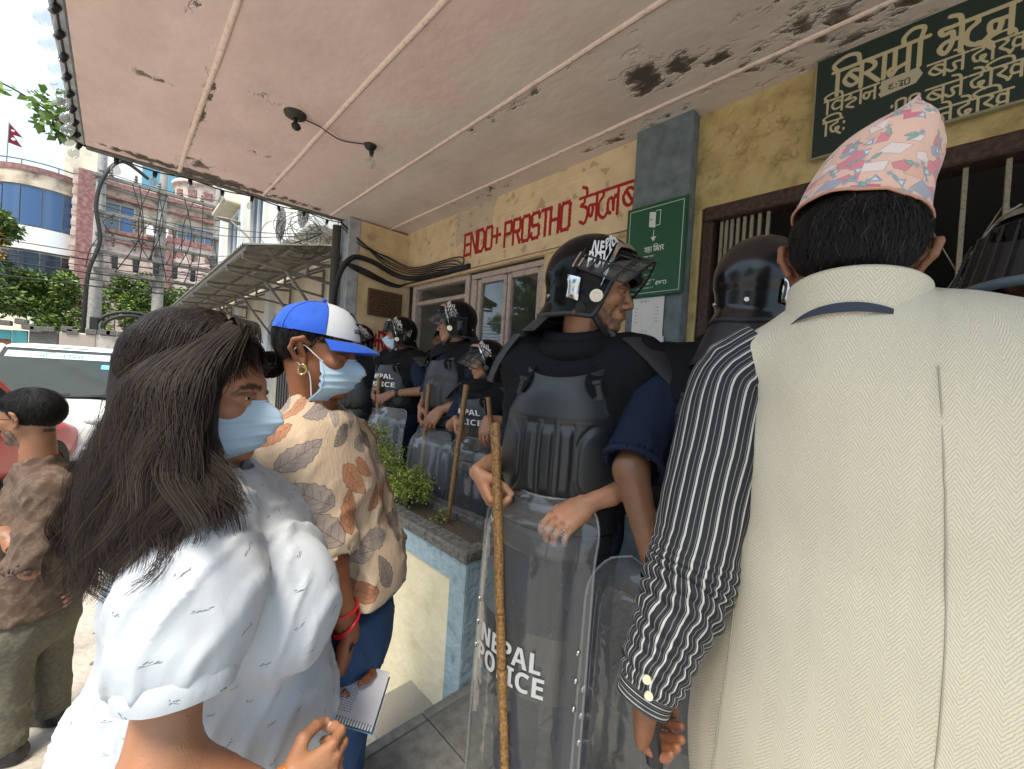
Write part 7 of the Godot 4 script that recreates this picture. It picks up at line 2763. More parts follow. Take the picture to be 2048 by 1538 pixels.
func stripe_cloth() -> StandardMaterial3D:
	var n := 256
	var img := Image.create(n, 64, false, Image.FORMAT_RGB8)
	img.fill(lin(.010, .0105, .014))
	var w := lin(.47, .465, .45)
	var g := lin(.17, .165, .17)
	for e in [[30, 20, 0], [60, 7, 1], [104, 9, 1], [158, 19, 0], [186, 7, 1], [226, 9, 1]]:
		for x in range(e[0], e[0] + e[1]):
			for y in 64: img.set_pixel(x, y, (w if e[2] == 0 else g) if (x + y) % 5 else (w if e[2] == 0 else g).darkened(.15))
	var m := StandardMaterial3D.new()
	m.albedo_texture = tex(img)
	m.roughness = .8
	return m

func sprig_cloth() -> StandardMaterial3D:
	var n := 640
	var img := Image.create(n, n, false, Image.FORMAT_RGB8)
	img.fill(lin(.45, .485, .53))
	var rg := RandomNumberGenerator.new()
	rg.seed = 5
	var ink := lin(.10, .11, .14)
	for gy in 5:
		for gx in 5:
			var c := Vector2((gx + .5 + (.5 if gy % 2 else 0.0)) * n / 5.0, (gy + .5) * n / 5.0) + Vector2(rg.randf_range(-18, 18), rg.randf_range(-18, 18))
			var a := rg.randf_range(-.9, .5)
			for j in 5:
				var p := c + Vector2((j - 2) * 6.0, rg.randf_range(-5, 5)).rotated(a)
				stroke(img, PackedVector2Array([p, p + Vector2(rg.randf_range(2, 6), rg.randf_range(-5, 2)).rotated(a)]), rg.randf_range(1.8, 3.4), ink)
			stroke(img, PackedVector2Array([c + Vector2(-14, 5).rotated(a), c + Vector2(12, 2).rotated(a)]), 1.2, ink)
	var m := StandardMaterial3D.new()
	m.albedo_texture = tex(img)
	m.roughness = .9
	m.rim_enabled = true
	m.rim = .15
	m.heightmap_enabled = true
	m.heightmap_texture = crinkle(0.012, 67, 7.0)
	m.heightmap_scale = .03
	return m

func topi_print() -> StandardMaterial3D:
	var n := 640
	var img := Image.create(n, n, false, Image.FORMAT_RGB8)
	img.fill(lin(.72, .46, .36))
	var rg := RandomNumberGenerator.new()
	rg.seed = 14
	var pal := [lin(.60, .17, .21), lin(.62, .22, .25), lin(.34, .35, .40), lin(.74, .60, .55), lin(.70, .40, .30)]
	var dk := lin(.12, .13, .16)
	for k in 30:
		var c := Vector2(rg.randf() * n, rg.randf() * n)
		var r := rg.randf_range(45, 85)
		var a := rg.randf() * TAU
		var poly := PackedVector2Array()
		var sides := 4 + rg.randi() % 2
		for j in sides: poly.append(c + Vector2(cos(a + TAU * j / sides) * r * 1.25, sin(a + TAU * j / sides) * r * .8))
		fill_poly(img, poly, pal[rg.randi() % 5])
		poly.append(poly[0])
		stroke(img, poly, 2.5, Color(dk.r, dk.g, dk.b, .7))
	for k in 24:
		var c := Vector2(rg.randf() * n, rg.randf() * n)
		var a := rg.randf() * TAU
		if k % 3 == 0:
			# grey triangle with a white heart
			var tri := PackedVector2Array()
			var tr2 := PackedVector2Array()
			for j in 3:
				tri.append(c + Vector2.from_angle(a + TAU * j / 3) * 46)
				tr2.append(c + Vector2.from_angle(a + TAU * j / 3) * 22)
			fill_poly(img, tri, lin(.30, .32, .37))
			fill_poly(img, tr2, lin(.62, .62, .64))
		else:
			# green bud on a stem with a spiky grey tuft
			var bud := PackedVector2Array()
			for j in 14:
				var t := TAU * j / 14
				bud.append(c + Vector2(cos(t) * 34, sin(t) * 12 * (1.2 + .6 * cos(t))).rotated(a))
			fill_poly(img, bud, lin(.25, .37, .33))
			bud.append(bud[0])
			stroke(img, bud, 2.2, dk)
			var e := c + Vector2(58, 0).rotated(a)
			stroke(img, PackedVector2Array([c + Vector2(34, 0).rotated(a), e]), 4, lin(.25, .30, .28))
			for j in 9:
				stroke(img, PackedVector2Array([e, e + Vector2.from_angle(a + TAU * j / 9) * rg.randf_range(16, 26)]), 6, lin(.30, .31, .35))
	var m := StandardMaterial3D.new()
	m.albedo_texture = tex(img)
	m.roughness = .9
	m.rim_enabled = true
	m.rim = .2
	return m

func man_in_vest() -> void:
	var eye := Vector3(0.830, 1.512, -0.095)
	var J := pose(eye, -0.02, Vector3(1, 0, -.06), Vector3(1, -.06, -.10), 1.1)
	J.s = .93
	J.hb = J.hb * Basis(Vector3.BACK, -.09)
	J.neck = Vector3(0.800, 1.440, -0.083)
	var C := Vector3(0.830, 1.236, -0.002)          # middle of the trunk
	J.chest = C
	J.waist = Vector3(.86, 1.0, C.z + .0)
	legs_under(J, Vector3(.88, .80, C.z))
	J.shl = Vector3(0.790, 1.356, -0.241)
	J.shr = Vector3(.80, J.shl.y, .155)
	J.ell = Vector3(0.724, 1.000, -0.266)
	J.wrl = Vector3(0.635, 0.803, -0.294)
	J.hdl = (Vector3(0.692, 0.658, -0.319) - Vector3(0.635, 0.803, -0.294)).normalized()
	J.pnl = Vector3(.35, 0, .93)
	J.pnl = (J.pnl - J.hdl * J.pnl.dot(J.hdl)).normalized()
	J.curll = [.50, .55, .6, .62, .35]
	J.wrr = Vector3(1.05, .95, .22)
	J.elr = Vector3(.84, 1.06, .24)
	J.hdr = Vector3(1, .1, 0).normalized()
	J.pnr = Vector3(0, 0, -1)
	var t := thing("person", "man in cream herringbone waistcoat and patterned cap seen from behind", "person", Vector3(eye.x, 0, eye.z))
	# the shirt hides the shoulders, so they sit well inside it
	var JB := J.duplicate()
	for k in ["shl", "shr"]: JB[k] = J[k].lerp(J.chest, .22) + Vector3(.02, -.02, 0)
	body(t, JB, Color(.24, .098, .048), {"cell": .016, "hcell": .004, "fcell": .0035})
	# ---- trousers and shoes, below the frame
	trousers(t, J, mat(.05, .05, .055, .9), .02, .02, Vector3(J.pelvis.x, .86, J.pelvis.z))
	shoes(t, J, M.boot)
	# ---- striped shirt: left sleeve as one swept tube so the stripes follow it
	var sm := stripe_cloth()
	for side in ["l", "r"]:
		var a: Vector3 = J["sh" + side]
		var e: Vector3 = J["el" + side]
		var w: Vector3 = J["wr" + side]
		var top := a.lerp(J.neck, .34) + Vector3(0.012, -.004, 0)
		var path := curve([top, a.lerp(e, .12) + Vector3(.01, 0, 0), a.lerp(e, .5), a.lerp(e, .85), e.lerp(w, .12), e.lerp(w, .55), w.lerp(e, .10), w + (w - e).normalized() * .012], 14)
		var m := path.size() - 1
		var outw: Vector3 = (a - J.chest).normalized()
		var mb := MB.new()
		mb.grid(88, m * 2, func(s, q):
			var k: float = q * m
			var i := mini(int(k), m - 1)
			var p: Vector3 = path[i].lerp(path[i + 1], k - i)
			var tg: Vector3 = (path[mini(i + 2, m)] - path[maxi(i - 1, 0)]).normalized()
			var x: Vector3 = (outw - tg * outw.dot(tg)).normalized()
			var y := tg.cross(x)
			var an: float = s * TAU + PI * .0
			var r := .050
			if q < .14: r = lerpf(.060, .074, q / .14)
			elif q < .5: r = lerpf(.074, .073, (q - .14) / .36)
			elif q < .62: r = lerpf(.073, .069, (q - .5) / .12)
			elif q < .80: r = lerpf(.069, .055, (q - .62) / .18)
			elif q < .90: r = lerpf(.055, .044, (q - .80) / .10)
			else: r = lerpf(.044, .0395, (q - .90) / .10)
			# cloth bunched at the elbow and pushed up above the cuff
			var bunch := exp(-pow((q - .62) / .13, 2.0)) + .55 * exp(-pow((q - .82) / .05, 2.0))
			var fold := sin(q * 78.0 + cos(an * 1.0 + 1.0) * 2.6 + noise.get_noise_2d(q * 500, an * 30) * 2.5)
			r += bunch * .0062 * (absf(fold) * 1.6 - .8)
			r += noise.get_noise_3d(cos(an) * 60, sin(an) * 60, q * 330) * .0075 * (1.0 - smoothstep(.85, .92, q))
			r += .005 * exp(-pow((q - .10) / .012, 2.0)) * (.6 + noise.get_noise_1d(an * 300))
			return p + (x * cos(an) + y * sin(an)) * r, Vector2(1, 1))
		for i in mb.uv.size():
			var uvx := mb.uv[i]
			var arc := .40 * uvx.x
			var sway := noise.get_noise_2d(uvx.x * 260, uvx.y * 420) * .012 * smoothstep(.35, .6, uvx.y)
			mb.uv[i] = Vector2((arc + sway) / .036, uvx.y * 4.0)
			if uvx.y > .885: mb.uv[i] = Vector2(uvx.y * 15.0, uvx.x * 4.0)
		var sl := part("shirt_sleeve", mb, sm, t)
		if side == "l":
			mb = MB.new()
			var cf := PackedVector3Array()
			var ax := (w - e).normalized()
			var x2 := ax.cross(Vector3.UP).normalized()
			for k in 25: cf.append(w + ax * .012 + (x2 * cos(TAU * k / 24) + ax.cross(x2) * sin(TAU * k / 24)) * .0405)
			mb.tube(cf, .0028, 6, false)
			part("cuff_edge", mb, sm, sl)
			for k in 2:
				mb = MB.new()
				var bp: Vector3 = [Vector3(0.578, 0.871, -0.266), Vector3(0.581, 0.847, -0.263)][k]
				var nb := (Vector3(0, 1.25, 0) - bp)
				nb = Vector3(nb.x, 0, nb.z).normalized()
				mb.tube(pv([bp, bp + nb * .004]), .0062, 14)
				part("button", mb, mat(.66, .63, .45, .3), sl)
	# ---- waistcoat
	var fd := Field.new(Vector3(.58, .54, C.z - .38), Vector3(1.12, 1.49, C.z + .38), .0085)
	var I := Basis()
	fd.egg(Vector3(C.x + .03, .70, C.z), I, Vector3(.19, .60, .292), .05)
	fd.egg(Vector3(C.x + .015, 1.10, C.z), I, Vector3(.168, .34, .232), .08)
	fd.egg(Vector3(C.x, 1.24, C.z - .01), I, Vector3(.150, .20, .215), .06)
	var nk: Vector3 = J.neck
	fd.cone(nk + Vector3(.01, -.055, -.05), J.shl + Vector3(.0, .004, .022), .075, .046, .06, Vector3.UP, .8)
	fd.cone(nk + Vector3(.01, -.055, .05), J.shr + Vector3(.0, .004, -.022), .075, .046, .06, Vector3.UP, .8)
	fd.cone(nk + Vector3(.005, -.11, 0), nk + Vector3(.0, -.048, 0), .105, .082, .04)
	for s in [-1.0, 1.0]:
		var sp: Vector3 = J.shl if s < 0 else J.shr
		# arm hole
		fd.cone(sp + Vector3(.005, -.02, s * .085), sp + Vector3(.01, -.16, s * .066), .066, .066, .012, Vector3.ZERO, 1.0, true)
		fd.cone(sp + Vector3(.01, -.16, s * .062), sp + Vector3(.0, -.24, s * .085), .068, .05, .012, Vector3.ZERO, 1.0, true)
	fd.cut(Vector3(0, .57, 0), Vector3.DOWN)
	var mb2 := MB.new()
	fd.mesh_into(mb2, func(p: Vector3, n: Vector3) -> float:
		var v := noise.get_noise_3d(p.x * 260, p.y * 150, p.z * 260) * .0075 + noise.get_noise_3d(p.x * 700, p.y * 700, p.z * 700) * .0012
		v += noise.get_noise_3d(p.x * 20, p.y * 330, p.z * 40) * .0016 * smoothstep(1.25, .95, p.y)
		var seam := absf(p.z - C.z - .008 - (1.2 - p.y) * .01)
		if n.x < -.2: v -= .0028 * exp(-pow(seam / .0035, 2.0))
		var side := absf(absf(p.z - C.z) - .205)
		if n.x < .5 and p.y < 1.12: v -= .0022 * exp(-pow((p.x - C.x + .03) / .004, 2.0)) * (1.0 if absf(n.z) > .5 else 0.0)
		return v)
	for i in mb2.v.size():
		var q := mb2.v[i] - C
		var an := atan2(q.z, -q.x)
		mb2.uv[i] = Vector2(an * .20 / .148, -q.y / .148)
	var hb := herringbone()
	var wc := part("waistcoat", mb2, hb, t)
	# the stitched back seam, and the side seam under the arm
	for e in [[.012, .012, 1.36], [-.215, .0, 1.10]]:
		var bins := {}
		for i in mb2.v.size():
			var p := mb2.v[i]
			if absf(p.z - (C.z + e[0] + .018 * sin((1.36 - p.y) * 4.5) + (1.2 - p.y) * e[1])) < .0065 and mb2.n[i].x < .25 and p.y < e[2]:
				var k := int((p.y - .58) / .016)
				if not bins.has(k) or bins[k].x > p.x: bins[k] = p
		var path := PackedVector3Array()
		for k in 52:
			if bins.has(k): path.append(Vector3(bins[k].x - .0005, 0.58 + k * .016, C.z + e[0] + .018 * sin((1.36 - bins[k].y) * 4.5) + (1.2 - bins[k].y) * e[1]))
		if path.size() > 4:
			var sm2 := MB.new()
			sm2.tube(path, .0010, 6, false)
			part("seam", sm2, mat(.36, .33, .26, .9), wc)
	# stand collar, dark shirt band inside it
	var ring := func(rr: float, y: float, tilt: float, a: float) -> Vector3:
		return nk + Vector3(-.008 - cos(a) * rr * 1.02 , y + tilt * cos(a), sin(a) * rr * 1.08)
	mb2 = MB.new()
	mb2.grid(48, 8, func(s, q): return ring.call(lerpf(.083, .078, q), lerpf(-.060, .022, q), -.002 + .022 * q, (s - .5) * 4.6))
	mb2.grid(48, 8, func(s, q): return ring.call(lerpf(.077, .072, q), lerpf(-.060, .022, q), -.002 + .022 * q, (.5 - s) * 4.6))
	for i in mb2.uv.size(): mb2.uv[i] = mb2.uv[i] * Vector2(2.6, .6)
	part("stand_collar", mb2, hb, t)
	mb2 = MB.new()
	var edge := PackedVector3Array()
	for k in 41: edge.append(ring.call(.0752, .022, .020, (k / 40.0 - .5) * 4.6))
	mb2.tube(edge, .0034, 6)
	part("collar_piping", mb2, hb, t)
	mb2 = MB.new()
	mb2.grid(40, 4, func(s, q): return ring.call(lerpf(.0865, .0830, q), lerpf(-.020 - .014 * pow((s - .5) * 2.0, 2.0), -.006 - .030 * pow((s - .5) * 2.0, 2.0), q), .0, (s - .5) * 1.9))
	part("shirt_collar", mb2, mat(.035, .042, .065, .9), t)
	# ---- cap
	var B: Basis = J.hb
	var E: Vector3 = J.eye
	mb2 = MB.new()
	var tilt := Basis(Vector3.BACK, -.05)
	var cap := func(s: float, q: float, lift: float) -> Vector3:
		var a: float = s * TAU
		# a tall soft cap, higher at the front left, creased along its crest
		var y: float = lerpf(.066 + .008 * cos(a), .246, q)
		var rr := 1.0 - .30 * q - .44 * smoothstep(.62, 1.0, q) - .28 * pow(maxf(0.0, (q - .93) / .07), 2.0)
		var x: float = sin(a) * .0835 * rr * (1.0 - .45 * smoothstep(.5, 1.0, q))
		var z: float = .020 + cos(a) * .098 * rr
		var cr := noise.get_noise_3d(sin(a) * 90, q * 130, cos(a) * 90) * .006
		return E + B * tilt * (Vector3(x - .006 + .034 * q * q + cr + lift * sin(a), y + .012 * sin(a * 2.0) * q + cr * .5, z - .018 * q + cr + lift * cos(a)))
	mb2.grid(72, 44, func(s, q): return cap.call(s, q, 0.0), Vector2(3.9, 1.6))
	var cp := part("topi_cap", mb2, topi_print(), t)
	mb2 = MB.new()
	var hemp := PackedVector3Array()
	for k in 49: hemp.append(cap.call(k / 48.0, 0.0, .0008))
	mb2.tube(hemp, .0022, 6)
	part("hem_fold", mb2, mat(.55, .28, .20, .9), cp)
	short_hair(t, J, -.082, .05, .016, 9000, Color(.011, .0095, .009), 61, .012, .082)
	# ---- phone in the hand
	var ph := thing("mobile_phone", "slim black phone in the hand of the man in the waistcoat", "phone", Vector3(0.604, 0.775, -0.268))
	mb2 = MB.new()
	var up := (Vector3(0.610, 0.809, -0.276) - Vector3(0.607, 0.756, -0.264)).normalized()
	var rt := up.cross(Vector3(-.8, 0, .3)).normalized()
	mb2.box(Vector3.ZERO, Vector3(.026, .100, .012), Transform3D(Basis(rt, up, rt.cross(up)), Vector3(0.650, 0.735, -0.285)), .005)
	part("case", mb2, mat(.012, .012, .014, .3), ph)

func long_hair(t: Node3D, J: Dictionary) -> void:
	var G := [
		[Vector3(0.157, 1.361, -0.814), Vector3(0.116, 1.302, -0.783), Vector3(0.090, 1.239, -0.782), Vector3(0.090, 1.179, -0.771), Vector3(0.114, 1.120, -0.733), Vector3(0.144, 1.072, -0.696)],
		[Vector3(0.149, 1.365, -0.808), Vector3(0.097, 1.289, -0.767), Vector3(0.074, 1.211, -0.755), Vector3(0.075, 1.149, -0.737), Vector3(0.097, 1.104, -0.700), Vector3(0.113, 1.062, -0.677)],
		[Vector3(0.146, 1.370, -0.825), Vector3(0.088, 1.287, -0.756), Vector3(0.074, 1.207, -0.731), Vector3(0.065, 1.136, -0.718), Vector3(0.062, 1.092, -0.692), Vector3(0.050, 1.043, -0.689)],
		[Vector3(0.136, 1.372, -0.848), Vector3(0.066, 1.283, -0.792), Vector3(0.051, 1.197, -0.761), Vector3(0.044, 1.131, -0.738), Vector3(0.033, 1.056, -0.720), Vector3(0.024, 1.004, -0.715)],
		[Vector3(0.127, 1.370, -0.878), Vector3(0.046, 1.284, -0.844), Vector3(0.024, 1.195, -0.829), Vector3(0.013, 1.103, -0.817), Vector3(0.003, 1.020, -0.819), Vector3(-0.001, 0.961, -0.822)],
		[Vector3(0.119, 1.365, -0.914), Vector3(0.042, 1.275, -0.904), Vector3(0.013, 1.178, -0.902), Vector3(-0.007, 1.075, -0.914), Vector3(-0.020, 0.985, -0.925), Vector3(-0.022, 0.895, -0.939)],
		[Vector3(0.116, 1.360, -0.959), Vector3(0.041, 1.253, -0.996), Vector3(0.007, 1.143, -1.014), Vector3(-0.022, 1.037, -1.040), Vector3(-0.034, 0.955, -1.051), Vector3(-0.030, 0.868, -1.059)],
		[Vector3(0.132, 1.359, -0.993), Vector3(0.060, 1.244, -1.089), Vector3(0.021, 1.107, -1.139), Vector3(-0.006, 0.982, -1.164), Vector3(-0.022, 0.898, -1.178), Vector3(-0.012, 0.828, -1.167)],
	]
	var g := []
	for a in G: g.append(curve(a, 6))
	var B: Basis = J.hb
	var S: float = J.s
	var lo: Vector3 = J.eye
	var hi: Vector3 = J.eye
	for a in g:
		for p in a:
			lo = lo.min(p); hi = hi.max(p)
	var fd := Field.new(lo - Vector3.ONE * .09, hi + Vector3.ONE * .09, .009)
	fd.egg(J.eye + B * (Vector3(0, .046, .026) * S), B, Vector3(.086, .094, .096) * S, .02)
	var mid: Vector3 = J.neck + J.f * -.045
	for a in g:
		for k in range(9, a.size() - 7, 3):
			var q = float(k) / a.size()
			var p: Vector3 = a[k].lerp(Vector3(mid.x, a[k].y, mid.z), .16)
			var p2: Vector3 = a[k + 3].lerp(Vector3(mid.x, a[k + 3].y, mid.z), .16)
			fd.cone(p, p2, .032 - .012 * q, .032 - .012 * (q + .1), .03)
	fd.cone(J.eye + B * (Vector3(0, .03, .06) * S), J.neck - J.f * .07 - Vector3(0, .16, 0), .075, .065, .03)
	# the face stays clear
	fd.egg(J.eye + B * (Vector3(0, -.03, -.085) * S), B, Vector3(.085, .095, .075) * S, .012, true)
	var mb := MB.new()
	mb.colored = true
	fd.mesh_into(mb, cloth_noise(.006, 300, 90))
	for i in mb.v.size(): mb.c[i] = Color(.014, .010, .0085)
	var o := part("hair", mb, M.hair, t)
	mb = MB.new()
	mb.colored = true
	var rg := RandomNumberGenerator.new()
	rg.seed = 17
	var hc: Vector3 = J.eye + B * (Vector3(0, .046, .026) * S)
	for lock_ in 230:
		var u0 := rg.randf() * (g.size() - 1.001)
		var stop := rg.randi_range(22, 31) if rg.randf() < .8 else rg.randi_range(15, 22)
		var wave := rg.randf_range(.006, .028)
		var ph := rg.randf() * TAU
		var off2 := Vector3(rg.randfn(), rg.randfn() * .5, rg.randfn()) * (.045 if rg.randf() < .08 else .016)
		var lift := rg.randf_range(-.006, .016)
		var shade := lerpf(.65, 1.5, rg.randf())
		for k in 74:
			var u := clampf(u0 + rg.randfn() * .16, 0.0, g.size() - 1.001)
			var start := 0 if rg.randf() < .8 else rg.randi_range(2, 10)
			var off := Vector3(rg.randfn(), rg.randfn() * .4, rg.randfn()) * .009
			var rise := rg.randf() * .07
			var path := PackedVector3Array()
			for j in range(start, mini(stop + rg.randi_range(-8, 1), 31)):
				var q := j / 30.0
				var uu := lerpf(u, u0, .78 * smoothstep(.3, 1.0, q))
				var i := int(uu)
				var p: Vector3 = g[i][j].lerp(g[i + 1][j], uu - i)
				var out := (p - Vector3(mid.x, p.y, mid.z)).normalized()
				p += out * (.010 + lift * q + .010 * sin(q * 9.0 + uu * 1.7) * q) + off * minf(1.0, q * 4.0) * (1.0 - .45 * q) + off2 * q * q
				p += Vector3(sin(q * 13.0 + ph), .0, cos(q * 10.0 + ph)) * wave * q
				var hq := p - hc
				hq = Vector3(hq.dot(B.x) / .088, hq.dot(B.y) / .097, hq.dot(B.z) / .099) / S
				var hl := hq.length()
				if hl < 1.04: p = hc + (p - hc) * ((1.04 + rise) / maxf(hl, .05))
				path.append(p)
			if path.size() < 3: continue
			var tone := shade * lerpf(.6, 1.5, pow(rg.randf(), 1.6))
			var warm := float(path.size()) / 30.0 * rg.randf()
			mb.ribbon(path, rg.randf_range(.0007, .0014), .0004, (path[0] - J.eye).normalized() + Vector3(-.4, .1, .5), Color((.016 + .014 * warm) * tone, (.0118 + .006 * warm) * tone, (.0102 + .004 * warm) * tone))
	# hair over the crown, combed from the parting
	for k in 2600:
		var far := rg.randf_range(.9, 2.0)
		var a := rg.randf_range(-.5, 1.0)
		var x0 := rg.randf_range(-.02, .02)
		var z0 := rg.randf_range(-.075, .07)
		var path := PackedVector3Array()
		var sd := 1.0 if rg.randf() < .75 else -1.0
		for j in 9:
			var q := j / 8.0
			var ang := q * far
			var z := z0 + q * .04 * a + (-.02 * q if z0 < -.045 else 0.0)
			var rz := sqrt(maxf(.05, 1.0 - pow((z - .02) / .112, 2.0)))
			path.append(J.eye + B * (Vector3(x0 * (1 - q) + sd * sin(ang) * .0935 * rz, .044 + cos(ang) * (.0965 + .002 * sin(z * 300.0)) * rz + rg.randfn() * .0008, z) * S))
		var tone := lerpf(.5, 2.2, pow(rg.randf(), 1.6))
		mb.ribbon(path, .0012, .0006, Vector3.UP, Color(.018 * tone, .0135 * tone, .012 * tone))
	# short fringe turned up over the brow
	for k in 240:
		var path := PackedVector3Array()
		var x0 := rg.randf_range(-.03, .05)
		var l := rg.randf_range(.6, 1.1)
		for j in 6:
			var q := j / 5.0 * l
			path.append(J.eye + B * (Vector3(x0 + q * .03, .132 - .003 * j + .018 * sin(q * 2.6) - .022 * q * q, -.050 - .034 * q + rg.randfn() * .001) * S))
		var tone := lerpf(.5, 2.2, pow(rg.randf(), 1.6))
		mb.ribbon(path, .0017, .0007, Vector3.UP, Color(.018 * tone, .0135 * tone, .012 * tone))
	var st := part("strand", mb, M.hair, o)
	st.set_meta("kind", "stuff")

func woman_in_white() -> void:
	var eye := Vector3(0.117, 1.244, -0.893)
	var f := Vector3(.80, 0, .60)
	var J := pose(eye, -0.17, f, Vector3(.82, -.05, .57), 1.06)
	J.s = .98
	J.neck = Vector3(0.122, 1.117, -0.900)
	J.chest = Vector3(0.169, 0.910, -0.921)
	J.waist = Vector3(0.172, 0.634, -0.941)
	legs_under(J, Vector3(J.waist.x, .62, J.waist.z))
	J.shr = Vector3(0.101, 1.046, -0.786)
	J.shl = Vector3(0.202, 0.984, -1.058)
	J.elr = Vector3(0.061, 0.764, -0.681)
	J.wrr = Vector3(0.194, 0.658, -0.640)
	J.hdr = (Vector3(0.248, 0.656, -0.643) - Vector3(0.194, 0.658, -0.640)).normalized()
	J.pnr = Vector3(.3, -.2, -.9)
	J.pnr = (J.pnr - J.hdr * J.pnr.dot(J.hdr)).normalized()
	J.curlr = [.5, .55, .6, .6, .5]
	J.ell = Vector3(0.352, 0.399, -1.013)
	J.wrl = Vector3(0.356, 0.461, -0.842)
	J.hdl = Vector3(0, -.3, 1).normalized()
	J.pnl = Vector3(-1, 0, 0)
	J.uvfront = Vector3(-.5, 0, .86)
	var t := thing("person", "woman with long loose dark hair and a white sprigged blouse, wearing a blue mask", "person", Vector3(eye.x, -.17, eye.z))
	body(t, J, Color(.36, .165, .09), {"cell": .014, "hcell": .0038, "fcell": .0036, "female": true, "ears": true, "hscale": 1.0})
	var hem: Vector3 = Vector3(J.waist.x, .34, J.waist.z)
	var bust := func(fd: Field, pass_: int) -> void:
		if pass_ == 1:
			# full sleeve gathered into a band above the elbow
			fd.cone(J.shr, Vector3(0.093, 0.974, -0.709), .076, .090, .010)
			fd.cone(Vector3(0.093, 0.974, -0.709), Vector3(0.080, 0.920, -0.686), .090, .080, .010)
			fd.cone(Vector3(0.080, 0.920, -0.686), Vector3(0.077, 0.887, -0.675), .078, .064, .010)
			return
		fd.egg(Vector3(0.225, 0.880, -0.782), Basis(), Vector3(.100, .125, .100), .06)
		fd.egg(Vector3(0.285, 0.803, -0.945), Basis(), Vector3(.10, .12, .10), .06)
		fd.egg(Vector3(0.224, 0.559, -0.889), Basis(), Vector3(.145, .22, .145), .08)
		fd.egg(Vector3(0.099, 0.757, -1.099), Basis(), Vector3(.10, .2, .10), .08)
		fd.egg(Vector3(0.107, 0.473, -1.114), Basis(), Vector3(.17, .22, .15), .08)
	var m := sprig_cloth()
	J.elr2 = Vector3(0.077, 0.887, -0.675)
	var save: Vector3 = J.elr
	J.elr = Vector3(0.076, 0.880, -0.675)
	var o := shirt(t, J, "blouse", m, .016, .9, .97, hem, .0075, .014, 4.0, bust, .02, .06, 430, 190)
	J.elr = save
	# band of the sleeve
	var mb := MB.new()
	var c := Vector3(0.076, 0.881, -0.671)
	var ax: Vector3 = (Vector3(0.074, 0.857, -0.670) - Vector3(0.078, 0.917, -0.681)).normalized()
	var x := ax.cross(Vector3(.3, 0, 1)).normalized()
	var y := ax.cross(x)
	mb.grid(60, 8, func(s, q):
		var a: float = s * TAU
		var rr: float = .0655 + .003 * sin(q * PI) + noise.get_noise_2d(s * 900, q * 60) * .002
		return c + ax * lerpf(-.022, .014, q) + (x * cos(a) + y * sin(a)) * rr, Vector2(1.6, .12))
	part("sleeve_band", mb, m, o)
	face_mask(t, J, M.mask_blue)
	long_hair(t, J)
	var cj: StandardMaterial3D = mat(.05, .09, .18, .9)
	trousers(t, J, cj, .0, .02, Vector3(J.pelvis.x, .52, J.pelvis.z))
	shoes(t, J, M.boot)
	# bead bracelet
	mb = MB.new()
	var w: Vector3 = J.wrr.lerp(J.elr, .06)
	var d: Vector3 = (J.wrr - J.elr).normalized()
	x = d.cross(Vector3.UP).normalized()
	y = d.cross(x)
	for k in 22:
		var a := TAU * k / 22
		mb.ball(w + (x * cos(a) + y * sin(a)) * .031, Vector3.ONE * .0055, Transform3D(), 8, 6)
	part("bead_bracelet", mb, mat(.62, .16, .02, .3), t)

